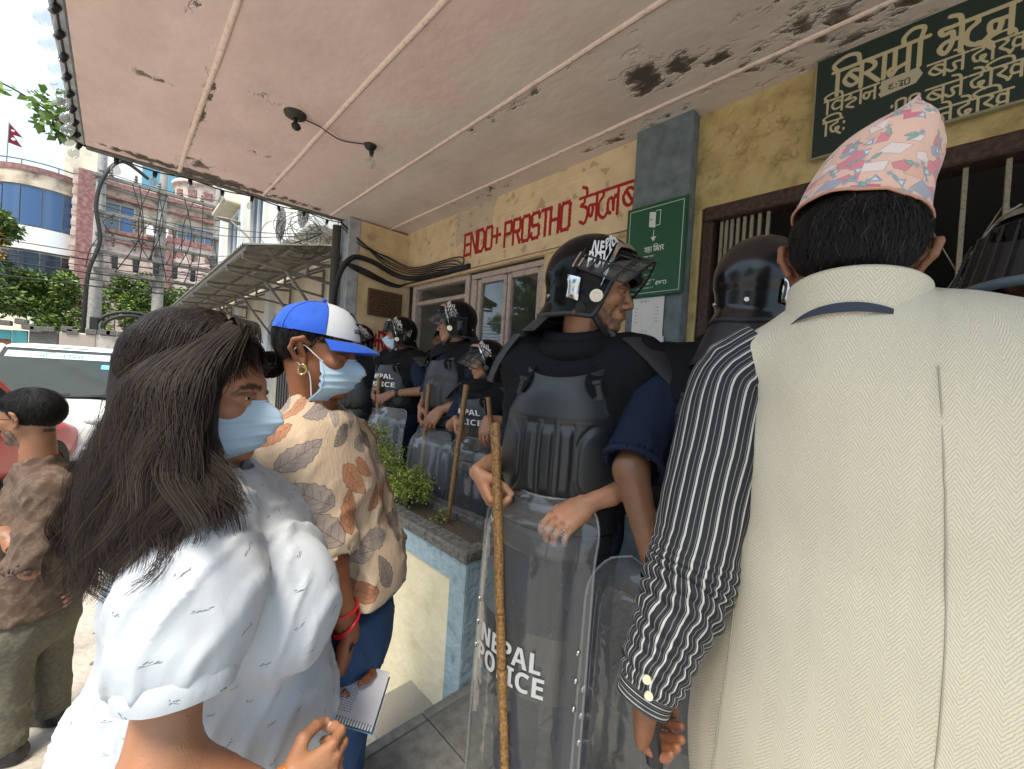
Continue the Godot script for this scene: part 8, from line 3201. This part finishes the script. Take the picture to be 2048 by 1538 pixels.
func woman_in_cap() -> void:
	var eye := Vector3(0.392, 1.337, -1.157)
	var f := Vector3(.80, 0, .60)
	var J := pose(eye, -0.17, f, Vector3(.80, -.06, .62), 1.12)
	J.s = .97
	J.neck = Vector3(0.397, 1.191, -1.164)
	J.chest = Vector3(0.413, 0.984, -1.187)
	J.waist = Vector3(0.460, 0.739, -1.165)
	legs_under(J, Vector3(0.504, 0.529, -1.174))
	J.shr = Vector3(0.331, 1.083, -1.100)
	J.shl = Vector3(0.519, 1.065, -1.252)
	J.elr = Vector3(0.372, 0.837, -0.966)
	J.wrr = Vector3(0.431, 0.659, -0.946)
	J.hdr = (Vector3(0.424, 0.573, -0.959) - Vector3(0.437, 0.664, -0.948)).normalized()
	J.pnr = Vector3(-.5, -.6, -.4)
	J.pnr = (J.pnr - J.hdr * J.pnr.dot(J.hdr)).normalized()
	J.curlr = [.45, .5, .55, .6, .55]
	J.ell = Vector3(0.640, 0.714, -1.184)
	J.wrl = Vector3(0.528, 0.489, -1.038)
	J.hdl = (Vector3(0.464, 0.485, -1.002) - Vector3(0.528, 0.489, -1.038)).normalized()
	J.pnl = Vector3(0, 1, 0)
	J.pnl = (J.pnl - J.hdl * J.pnl.dot(J.hdl)).normalized()
	J.curll = [.25, .25, .25, .3, .3]
	J.uvfront = Vector3(-.6, 0, .8)
	var t := thing("person", "woman in blue and white cap and leaf print shirt, masked, writing notes", "person", Vector3(eye.x, -.17, eye.z))
	body(t, J, Color(.26, .095, .042), {"cell": .014, "hcell": .0042, "fcell": .004, "female": true})
	var hem: Vector3 = Vector3(0.492, 0.699, -1.133)
	var ex := func(fd: Field, pass_: int) -> void:
		if pass_ == 1:
			fd.cone(J.shr, J.shr.lerp(J.elr, .86), .072, .086, .012)
			return
		fd.egg(Vector3(0.449, 0.938, -1.122), Basis(), Vector3(.105, .12, .105), .06)
		fd.egg(Vector3(0.537, 0.907, -1.218), Basis(), Vector3(.10, .11, .10), .06)
		fd.egg(Vector3(0.512, 0.660, -1.140), Basis(), Vector3(.142, .16, .142), .06)
	J.elr2 = J.elr
	shirt(t, J, "leaf_print_shirt", leaf_print(), .018, .9, .86, hem, .0085, .010, 1.9, ex, .0, .002, 460, 170)
	face_mask(t, J, M.mask_blue)
	var dn := nmat(0.05, [[0.0, .02, .05, .12], [1.0, .045, .095, .21]], 301, 6.0, .9)
	trousers(t, J, dn, .012, .016, Vector3(0.502, 0.645, -1.150))
	shoes(t, J, M.boot)
	# ---- hair drawn back into a low bun
	short_hair(t, J, -.07, .052, .03, 1600, Color(.008, .0065, .006), 33, .010)
	var B: Basis = J.hb
	var S: float = J.s
	var E: Vector3 = J.eye
	var bun := MB.new()
	bun.colored = true
	var rg := RandomNumberGenerator.new()
	rg.seed = 5
	var bc := E + B * (Vector3(.010, -.045, .118) * S)
	for k in 900:
		var a := rg.randf() * TAU
		var e := rg.randf_range(.5, 1.0)
		var ax := Vector3(rg.randfn(), rg.randfn(), rg.randfn()).normalized()
		var x := ax.cross(Vector3(.3, 1, .2)).normalized()
		var y := ax.cross(x)
		var path := PackedVector3Array()
		for j in 8: path.append(bc + (x * cos(a + j * .35) + y * sin(a + j * .35)) * .036 * e + ax * .012 * e * sin(a * 3.0))
		bun.ribbon(path, .0018, .001, ax, Color(.011, .009, .008) * lerpf(.5, 2.0, rg.randf()))
	part("bun", bun, M.hair, t)
	# ---- cap
	var blue := mat(.012, .095, .56, .8)
	blue.rim_enabled = true
	var white := mat(.66, .67, .70, .85)
	var CB := B * Basis(Vector3.RIGHT, -.10)
	var CP := func(v: Vector3) -> Vector3: return E + CB * (v * S)
	var dome := func(s: float, q: float, lift: float) -> Vector3:
		var a: float = s
		var lat := lerpf(PI / 2, .10 - .10 * (1.0 - cos(a)) * .5, q)
		var p := Vector3(sin(a) * cos(lat) * (.088 + lift), .048 + sin(lat) * (.090 + lift), .014 - cos(a) * cos(lat) * (.112 + lift))
		if cos(a) > .2 and q < .8: p.y += .010 * cos(a) * (1.0 - absf(q - .45) * 2.0)
		var wr := noise.get_noise_3d(p.x * 700, p.y * 700, p.z * 700) * .003
		return CP.call(p + Vector3(wr, wr, wr))
	var mb := MB.new()
	mb.grid(60, 20, func(s, q): return dome.call(lerpf(1.12, TAU - 1.12, s), q, .004))
	var cap := part("cap", mb, blue, t)
	mb = MB.new()
	mb.grid(30, 20, func(s, q): return dome.call(lerpf(-1.14, 1.14, s), q, .0045))
	part("front_panel", mb, white, cap)
	mb = MB.new()
	var brim := func(s: float, q: float, lift: float) -> Vector3:
		var a := lerpf(-1.12, 1.12, s)
		var o: Vector3 = Vector3(sin(a) * .090, .052, .014 - cos(a) * .114)
		var out := .060 * pow(cos(a * 1.28), .5) if absf(a) < 1.2 else 0.0
		return CP.call(o + Vector3(sin(a) * .25 * out * q, -.012 * q * q - .002 * q - .020 * pow(sin(a), 2.0) * (.4 + .6 * q) + lift, -out * q))
	mb.grid(40, 12, func(s, q): return brim.call(s, q, 0.0))
	mb.grid(40, 12, func(s, q): return brim.call(1.0 - s, q, -.0035))
	part("brim", mb, blue, cap)
	mb = MB.new()
	var be := PackedVector3Array()
	for k in 41: be.append(brim.call(k / 40.0, 1.0, -.0015))
	mb.tube(be, .0028 * S, 6)
	part("brim_edge", mb, blue, cap)
	mb = MB.new()
	var tape := PackedVector3Array()
	for sgn in [-1.0, 1.0]:
		var seam := PackedVector3Array()
		for k in 17: seam.append(dome.call(1.13 * sgn, k / 16.0, .0055))
		mb.tube(seam, .0012, 5)
	for a in [2.1, 3.14, 4.18]:
		var seam := PackedVector3Array()
		for k in 17: seam.append(dome.call(a, k / 16.0, .0045))
		mb.tube(seam, .0009, 4)
	part("panel_seam", mb, mat(.01, .06, .36, .8), cap)
	mb = MB.new()
	mb.ball(CP.call(Vector3(0, .150, .014)), Vector3.ONE * .006)
	part("top_button", mb, blue, cap)
	# round mark and small lettering on the white panel
	mb = MB.new()
	var ring := PackedVector3Array()
	for k in 20:
		var a := 1.2 + 4.0 * k / 19.0
		ring.append(dome.call(.02 + cos(a) * .20, .58 - sin(a) * .11, .006))
	mb.tube(ring, .0028, 6)
	part("cap_emblem", mb, mat(.015, .03, .07, .6), cap)
	mb = MB.new()
	for k in 9:
		var a := -.30 + k * .075
		var seam := PackedVector3Array()
		for j in 5: seam.append(dome.call(a + .03 * sin(j * 1.9 + k), .80 + .045 * j / 4.0, .006))
		mb.tube(seam, .0011, 4)
	var hd := PackedVector3Array()
	for k in 9: hd.append(dome.call(-.33 + k * .085, .795, .006))
	mb.tube(hd, .0009, 4)
	part("cap_lettering", mb, mat(.03, .04, .07, .6), cap)
	# earring
	mb = MB.new()
	var er := PackedVector3Array()
	for k in 13: er.append(E + B * (Vector3(.081, -.046 + .013 * cos(TAU * k / 12), .006 + .010 * sin(TAU * k / 12)) * S))
	mb.tube(er, .0032, 8, false)
	part("earring", mb, mat(.72, .50, .22, .2, .9), t)
	# red bangles
	for e in [[.16, .034], [.20, .034], [.40, .037]]:
		mb = MB.new()
		var c: Vector3 = J.wrr.lerp(J.elr, e[0])
		var d: Vector3 = (J.wrr - J.elr).normalized()
		var x := d.cross(Vector3(.2, 0, 1)).normalized()
		var y := d.cross(x)
		var pr := PackedVector3Array()
		for k in 25: pr.append(c + (x * cos(TAU * k / 24) + y * sin(TAU * k / 24)) * e[1] + d * .012 * sin(TAU * k / 24 + e[0] * 9.0))
		mb.tube(pr, .0028, 6, false)
		part("bangle", mb, mat(.55, .012, .022, .2), t)
	# pen ribbon at the shirt front
	mb = MB.new()
	mb.tube(curve([Vector3(0.544, 1.054, -1.171), Vector3(0.552, 1.015, -1.135), Vector3(0.563, 0.975, -1.109)], 4), .004, 6)
	part("lanyard", mb, mat(.02, .14, .60, .6), t)
	# ---- notebook and pen
	var tl := Vector3(0.466, 0.530, -1.044)
	var tr := Vector3(0.558, 0.493, -0.967)
	var bl := Vector3(0.361, 0.532, -0.964)
	var rx := (tr - tl).normalized()
	var dnv := (bl - tl)
	dnv = (dnv - rx * dnv.dot(rx)).normalized()
	var nn := dnv.cross(rx)
	if nn.y < 0: nn = -nn
	var nb := thing("spiral_notebook", "open spiral notebook with blue handwriting held by the capped woman", "notebook", tl)
	var W := .125
	var H := .165
	var cc := tl + rx * W * .5 + dnv * H * .5
	var xb := Basis(rx, nn, rx.cross(nn))
	mb = MB.new()
	mb.box(Vector3(0, -.006, 0), Vector3(W, .010, H), Transform3D(xb, cc), .002)
	part("pages", mb, M.paper, nb)
	mb = MB.new()
	mb.box(Vector3(.002, -.0135, 0), Vector3(W + .006, .003, H + .004), Transform3D(xb, cc), .001)
	part("cover", mb, mat(.10, .22, .34, .5), nb)
	var img := Image.create(400, 520, false, Image.FORMAT_RGB8)
	img.fill(lin(.66, .68, .76))
	for k in 24: stroke(img, pv2([0, 24 + k * 20, 400, 24 + k * 20]), 1.0, lin(.45, .52, .66))
	for k in 22: text_lines(img, 14, 30 + k * 20, 350, 1, 9, 5, lin(.10, .13, .34), k + 50)
	var pm := StandardMaterial3D.new()
	pm.albedo_texture = tex(img)
	pm.roughness = .8
	mb = MB.new()
	var a0 := cc + nn * .0012
	mb.quad(a0 - rx * W / 2 + dnv * H / 2, a0 - rx * W / 2 - dnv * H / 2, a0 + rx * W / 2 - dnv * H / 2, a0 + rx * W / 2 + dnv * H / 2)
	part("written_page", mb, pm, nb)
	mb = MB.new()
	for k in 18:
		var o := cc + dnv * (H / 2 - .004) + rx * (k / 17.0 - .5) * (W - .012)
		var pr := PackedVector3Array()
		for j in 9: pr.append(o + (nn * sin(TAU * j / 8) * .008 + dnv * cos(TAU * j / 8) * .006) - nn * .006)
		mb.tube(pr, .0011, 5, false)
	part("spiral_wire", mb, M.cable, nb)
	var pen := MB.new()
	pen.tube(pv([Vector3(0.413, 0.544, -0.983), Vector3(0.424, 0.653, -0.911)]), .0042, 8)
	single("pen", pen, mat(.02, .02, .03, .3), "dark pen in the writing hand of the capped woman", "pen")

func man_in_brown() -> void:
	var eye := Vector3(-0.265, 0.989, -2.805)
	var f := Vector3(-.80, 0, -.60)
	var J := pose(eye, -0.5, f, Vector3(-.82, -.06, -.56), .84)
	J.s = .98
	J.neck = Vector3(-0.226, 0.792, -2.791)
	J.shl = Vector3(-0.174, 0.708, -2.543)
	J.shr = Vector3(-0.278, 0.603, -3.092)
	J.chest = Vector3(-0.227, 0.523, -2.816)
	J.waist = Vector3(-0.225, 0.247, -2.809)
	legs_under(J, Vector3(-0.215, 0.064, -2.797))
	J.ell = Vector3(-0.211, 0.422, -2.463)
	J.wrl = Vector3(-0.292, 0.541, -2.600)
	J.hdl = (Vector3(-0.373, 0.542, -2.707) - Vector3(-0.292, 0.541, -2.600)).normalized()
	J.pnl = Vector3(.4, -1, 0)
	J.pnl = (J.pnl - J.hdl * J.pnl.dot(J.hdl)).normalized()
	J.elr = Vector3(-0.179, 0.216, -3.044)
	J.wrr = Vector3(-0.152, 0.160, -2.862)
	J.hdr = (Vector3(-0.119, 0.176, -2.760) - Vector3(-0.166, 0.166, -2.876)).normalized()
	J.uvfront = Vector3(.3, 0, 1)
	var t := thing("person", "bearded man in a mottled brown shirt and glasses at the left edge", "person", Vector3(eye.x, -.5, eye.z))
	body(t, J, Color(.26, .115, .06), {"cell": .018, "hcell": .0055, "fcell": .005, "beard": .95})
	var m := nmat(0.014, [[0.0, .055, .033, .022], [0.45, .085, .054, .037], [0.55, .125, .085, .062], [0.7, .09, .057, .04], [1.0, .20, .155, .12]], 310, 1.6, .9)
	shirt(t, J, "mottled_shirt", m, .028, .98, .98, Vector3(-0.220, 0.105, -2.802), .012, .014, 2.0, null, .0, -.02)
	trousers(t, J, nmat(0.03, [[0.0, .07, .065, .045], [1.0, .13, .12, .09]], 311, 3.0, .9), .014, .016, Vector3(-0.219, 0.165, -2.802), .012)
	shoes(t, J, mat(.012, .010, .010, .5))
	short_hair(t, J, -.045, .062, .030, 7000, Color(.008, .0075, .0075), 12, .016)
	var B: Basis = J.hb
	var mb := MB.new()
	for x in [-1.0, 1.0]:
		mb.tube(curve([J.eye + B * (Vector3(x * .090, .006, .018) * J.s), J.eye + B * (Vector3(x * .080, .008, -.06) * J.s), J.eye + B * (Vector3(x * .062, .006, -.098) * J.s)], 4), .0022, 6)
		var pr := PackedVector3Array()
		for k in 17: pr.append(J.eye + B * (Vector3(x * .034 + .027 * cos(TAU * k / 16), .0 + .019 * sin(TAU * k / 16), -.104) * J.s))
		mb.tube(pr, .0018, 6, false)
	part("glasses", mb, M.cable, t)

func line_of_police() -> void:
	M.shield_band = glass(.012, .012, .013, .62, .12)
	M.scuffed = nmat(0.02, [[0.0, .007, .007, .008], [0.88, .009, .009, .010], [0.93, .075, .045, .03], [1.0, .11, .065, .045]], 321, 3.0, .22)
	M.letter_grey = mat(.50, .51, .52, .7)
	# ---- the officer in front of the planter's end
	var main := officer("tall officer with ribbed black chest plate, head turned towards the gate", Vector3(1.008, 1.575, -0.697), Vector3(-.95, 0, .31), Vector3(.50, -.10, .86), {
		"fine": true, "girth": .88, "hsize": 1.10, "raise": 1.28, "beard": .55, "skin": Color(.42, .205, .115), "lean": Vector3(.0, 0, .03), "gaze": .1, "trunk": Vector3(-.038, -.01, -.037),
		"wrr": [Vector3(0.771, 1.022, -0.907), Vector3(1, -.15, -.35), Vector3(0.778, 0.939, -0.842) - Vector3(0.771, 1.022, -0.907), Vector3(.55, -.2, .6), [.55, .6, .65, .65, .5]],
		"wrl": [Vector3(0.900, 0.985, -0.611), Vector3(.5, -.6, .6), Vector3(0.794, 0.926, -0.644) - Vector3(0.900, 0.985, -0.611), Vector3(.45, -.85, -.35), [.40, .45, .45, .5, .35]]})
	# ---- the officer beside the waistcoat
	officer("officer in scuffed black helmet with brown shoulder pads, behind the waistcoat", Vector3(1.173, 1.552, -0.296), Vector3(-.85, 0, .3), Vector3(.86, -.04, .42), {
		"raise": 1.35, "pads": M.brown_pad, "lettered": false, "fine": true, "bare": true, "hsize": .99, "guard": .05, "drop": .12, "shell": M.scuffed,
		"trunk": Vector3(-.03, -.01, -.045), "elr": Vector3(0.917, 1.096, -0.498),
		"wrr": [Vector3(0.896, 0.907, -0.418), Vector3(-.2, -.5, -.8), Vector3(-.3, -.8, .5), Vector3(.8, 0, .5), [.4, .4, .4, .4, .3]]})
	officer("officer at the right edge with a dark mesh visor raised", Vector3(1.52, 1.63, .19), Vector3(-1, 0, .1), Vector3(-.88, -.12, -.30), {"raise": .55, "mesh_visor": true, "fine": true})
	# ---- behind the planter
	officer("short woman officer with tilted wire visor, holding a stick beside a shield", Vector3(1.627, 1.393, -1.908), Vector3(-1, 0, .1), Vector3(-.84, -.12, -.5), {
		"female": true, "raise": .80, "skin": Color(.36, .17, .10), "text": "NEPAL POLICE", "girth": .95,
		"wrr": [Vector3(1.391, 1.058, -1.853), Vector3(.2, -.6, -.7), Vector3(1.365, 0.949, -1.793) - Vector3(1.391, 1.058, -1.853), Vector3(.3, -.3, .6), [.5, .5, .55, .6, .4]],
		"wrl": [Vector3(1.439, 1.081, -1.638), Vector3(.3, -.5, .8), Vector3(1.398, 0.949, -1.607) - Vector3(1.439, 1.081, -1.638), Vector3(.8, -.2, -.3), [.3, .3, .35, .4, .3]]})
	officer("tall officer in profile with clear visor raised, by the hospital window", Vector3(1.696, 1.660, -2.349), Vector3(-1, 0, 0), Vector3(-.74, -.05, -.68), {
		"raise": .95, "skin": Color(.32, .15, .085),
		"wrr": [Vector3(1.508, 1.071, -2.412), Vector3(.3, -.6, -.7), Vector3(1.474, 0.965, -2.359) - Vector3(1.508, 1.071, -2.412), Vector3(.4, -.3, .6), [.4, .4, .45, .5, .4]],
		"wrl": [Vector3(1.509, 1.076, -2.186), Vector3(.2, -.5, .8), Vector3(1.438, 0.960, -2.227) - Vector3(1.509, 1.076, -2.186), Vector3(.5, -.6, -.5), [.3, .35, .4, .4, .3]]})
	var mk := officer("officer wearing a surgical mask under his helmet, below the plaque", Vector3(1.713, 1.611, -3.158), Vector3(-1, 0, .25), Vector3(-.88, -.04, -.47), {
		"raise": 1.9, "text": "NEPAL POLICE", "skin": Color(.30, .14, .08),
		"wrr": [Vector3(1.563, 1.151, -3.227), Vector3(.3, -.6, -.7), Vector3(1.515, 1.084, -3.162) - Vector3(1.563, 1.151, -3.227), Vector3(.4, -.3, .6), [.5, .5, .5, .5, .4]],
		"wrl": [Vector3(1.591, 1.131, -2.976), Vector3(.2, -.5, .8), Vector3(1.517, 1.087, -3.019) - Vector3(1.591, 1.131, -2.976), Vector3(.5, -.6, -.5), [.45, .5, .5, .5, .4]]})
	face_mask(mk[0], mk[1], M.mask_blue)
	var wmb := MB.new()
	var wj: Dictionary = mk[1]
	wmb.tube(pv([wj.wrl.lerp(wj.ell, .10), wj.wrl.lerp(wj.ell, .20)]), .034, 14)
	part("wrist_watch", wmb, M.cable, mk[0])
	officer("bearded officer half hidden by the brim of the blue cap", Vector3(1.554, 1.553, -3.593), Vector3(-.9, 0, .5), Vector3(-.75, -.05, .2), {"raise": 1.2, "beard": .8, "skin": Color(.24, .11, .06)})

	# ---- shields
	shield("large clear shield under both hands of the tall ribbed-plate officer", Vector3(.835, .50, -.735), Vector3(-1, 0, .09), -.03, .375, .98, true, true, M.shield)
	shield("clear shield with moulded panel half hidden by the striped sleeve", Vector3(.92, .40, -.36), Vector3(-1, 0, .2), -.05, .46, .94, false, true, M.shield)
	shield("clear shield in front of the woman officer, nearest behind the planter", Vector3(1.47, .48, -1.80), Vector3(-1, 0, .05), -.04, .44, .95, false, false, M.shield)
	shield("silvery shield gripped by the tall officer in profile", Vector3(1.47, .46, -2.28), Vector3(-1, 0, .05), -.08, .42, .95, true, false, M.shield_sky_sheen)
	shield("silvery shield in front of the masked officer", Vector3(1.50, .55, -2.93), Vector3(-1, 0, .12), -.08, .46, .95, true, false, M.shield_sky_sheen)
	# ---- sticks
	baton("thick bamboo stick crossing the large clear shield", Vector3(0.756, 1.178, -0.826), Vector3(0.714, 0.237, -0.655), .0125)
	baton("thin cane tip beside the thick stick, held against the woman officer's shield", Vector3(1.411, 1.199, -1.612), Vector3(1.394, 0.674, -1.452), .012)
	baton("long pale cane in the right hand of the woman officer", Vector3(1.390, 1.255, -1.774), Vector3(1.272, 0.547, -1.710), .015)
	baton("cane in the hand of the tall officer in profile", Vector3(1.497, 1.237, -2.313), Vector3(1.423, 0.493, -2.234), .014)
	baton("short stick end in the fist of the masked officer", Vector3(1.537, 1.251, -3.114), Vector3(1.495, 0.680, -3.007), .015)

func bystanders() -> void:
	# woman in a white coat by the door, man in the doorway
	var eye := Vector3(2.227, 1.425, -3.421)
	var J := pose(eye, 0.0, Vector3(-.8, 0, .6), Vector3(-.7, -.05, .7), .9)
	var t := thing("person", "woman in white coat standing by the hospital door", "person", Vector3(eye.x, 0, eye.z))
	body(t, J, Color(.34, .16, .09), {"cell": .022, "hcell": .006, "fcell": .006, "female": true})
	shirt(t, J, "white_coat", M.white_cloth, .02, .98, .98, J.pelvis, .016, .008)
	trousers(t, J, mat(.05, .05, .07, .9), .014, .026, J.pelvis + Vector3(0, .02, 0))
	shoes(t, J, M.boot)
	short_hair(t, J, -.075, .055, .03, 700, Color(.008, .007, .006), 8, .014)
	eye = Vector3(2.715, 1.690, -3.997)
	J = pose(eye, 0.0, Vector3(-.7, 0, .7), Vector3(-.6, -.05, .8), 1.0)
	t = thing("person", "man in a drab shirt in the dark doorway behind the white coat", "person", Vector3(eye.x, 0, eye.z))
	body(t, J, Color(.24, .11, .06), {"cell": .024, "hcell": .006, "fcell": .006, "beard": .3})
	shirt(t, J, "drab_shirt", mat(.12, .10, .075, .9), .02, .98, .98, J.pelvis, .018, .008)
	trousers(t, J, mat(.03, .03, .035, .9), .014, .026, J.pelvis + Vector3(0, .02, 0))
	shoes(t, J, M.boot)
	short_hair(t, J, -.055, .06, .02, 700, Color(.008, .007, .006), 9, .012)

# ================================================================ scene
func _ready() -> void:
	# ---- camera, air, light, exposure
	var cam := Camera3D.new()
	cam.name = "camera"
	add_child(cam)
	cam.transform = Transform3D(Basis(Vector3(0.712927, 0.062221, 0.698472), Vector3(-0.036247, 0.997994, -0.051905), Vector3(-0.700300, 0.011687, 0.713753)), Vector3(0, 1.3, 0))
	cam.fov = 86.96
	cam.near = 0.03
	cam.far = 400.0
	cam.current = true
	var env := Environment.new()
	env.background_mode = Environment.BG_SKY
	var sm := ProceduralSkyMaterial.new()
	sm.sky_top_color = Color(.80, .86, .93)
	sm.sky_horizon_color = Color(.54, .64, .72)
	sm.sky_curve = 0.7
	sm.ground_bottom_color = Color(.42, .40, .37)
	sm.ground_horizon_color = Color(.70, .72, .72)
	sm.sky_energy_multiplier = 1.0
	sm.sky_cover = ntex(0.006, [[0.0, .0, .0, .0], [0.42, .02, .02, .02], [0.7, .18, .19, .20], [1.0, .34, .35, .36]], 91, 1024, 5)
	sm.sky_cover_modulate = Color(1, 1, 1, 0.9)
	var sky := Sky.new()
	sky.sky_material = sm
	env.sky = sky
	env.tonemap_mode = Environment.TONE_MAPPER_LINEAR
	env.tonemap_exposure = 2.8
	env.sdfgi_enabled = true
	env.ssao_enabled = true
	env.ssil_enabled = true
	var we := WorldEnvironment.new()
	we.name = "air"
	we.environment = env
	add_child(we)
	var sun := DirectionalLight3D.new()
	sun.name = "sun"
	add_child(sun)
	# hazy sun behind the photographer's left shoulder, over the yard
	sun.look_at_from_position(Vector3(-4, 9, 2.5), Vector3.ZERO)
	sun.light_energy = 0.7
	sun.light_color = Color(1.0, .96, .89)
	sun.light_angular_distance = 20.0
	sun.shadow_enabled = true

	make_materials()
	build_floor()
	build_canopy()
	build_facade()
	build_planter()
	build_wing()
	build_awning()
	build_city()
	build_yard()
	build_vehicles()
	build_signs()
	build_bulbs()
	build_cables()
	sprig_in_gutter()
	kit_materials()
	man_in_vest()
	woman_in_white()
	woman_in_cap()
	man_in_brown()
	line_of_police()
	bystanders()
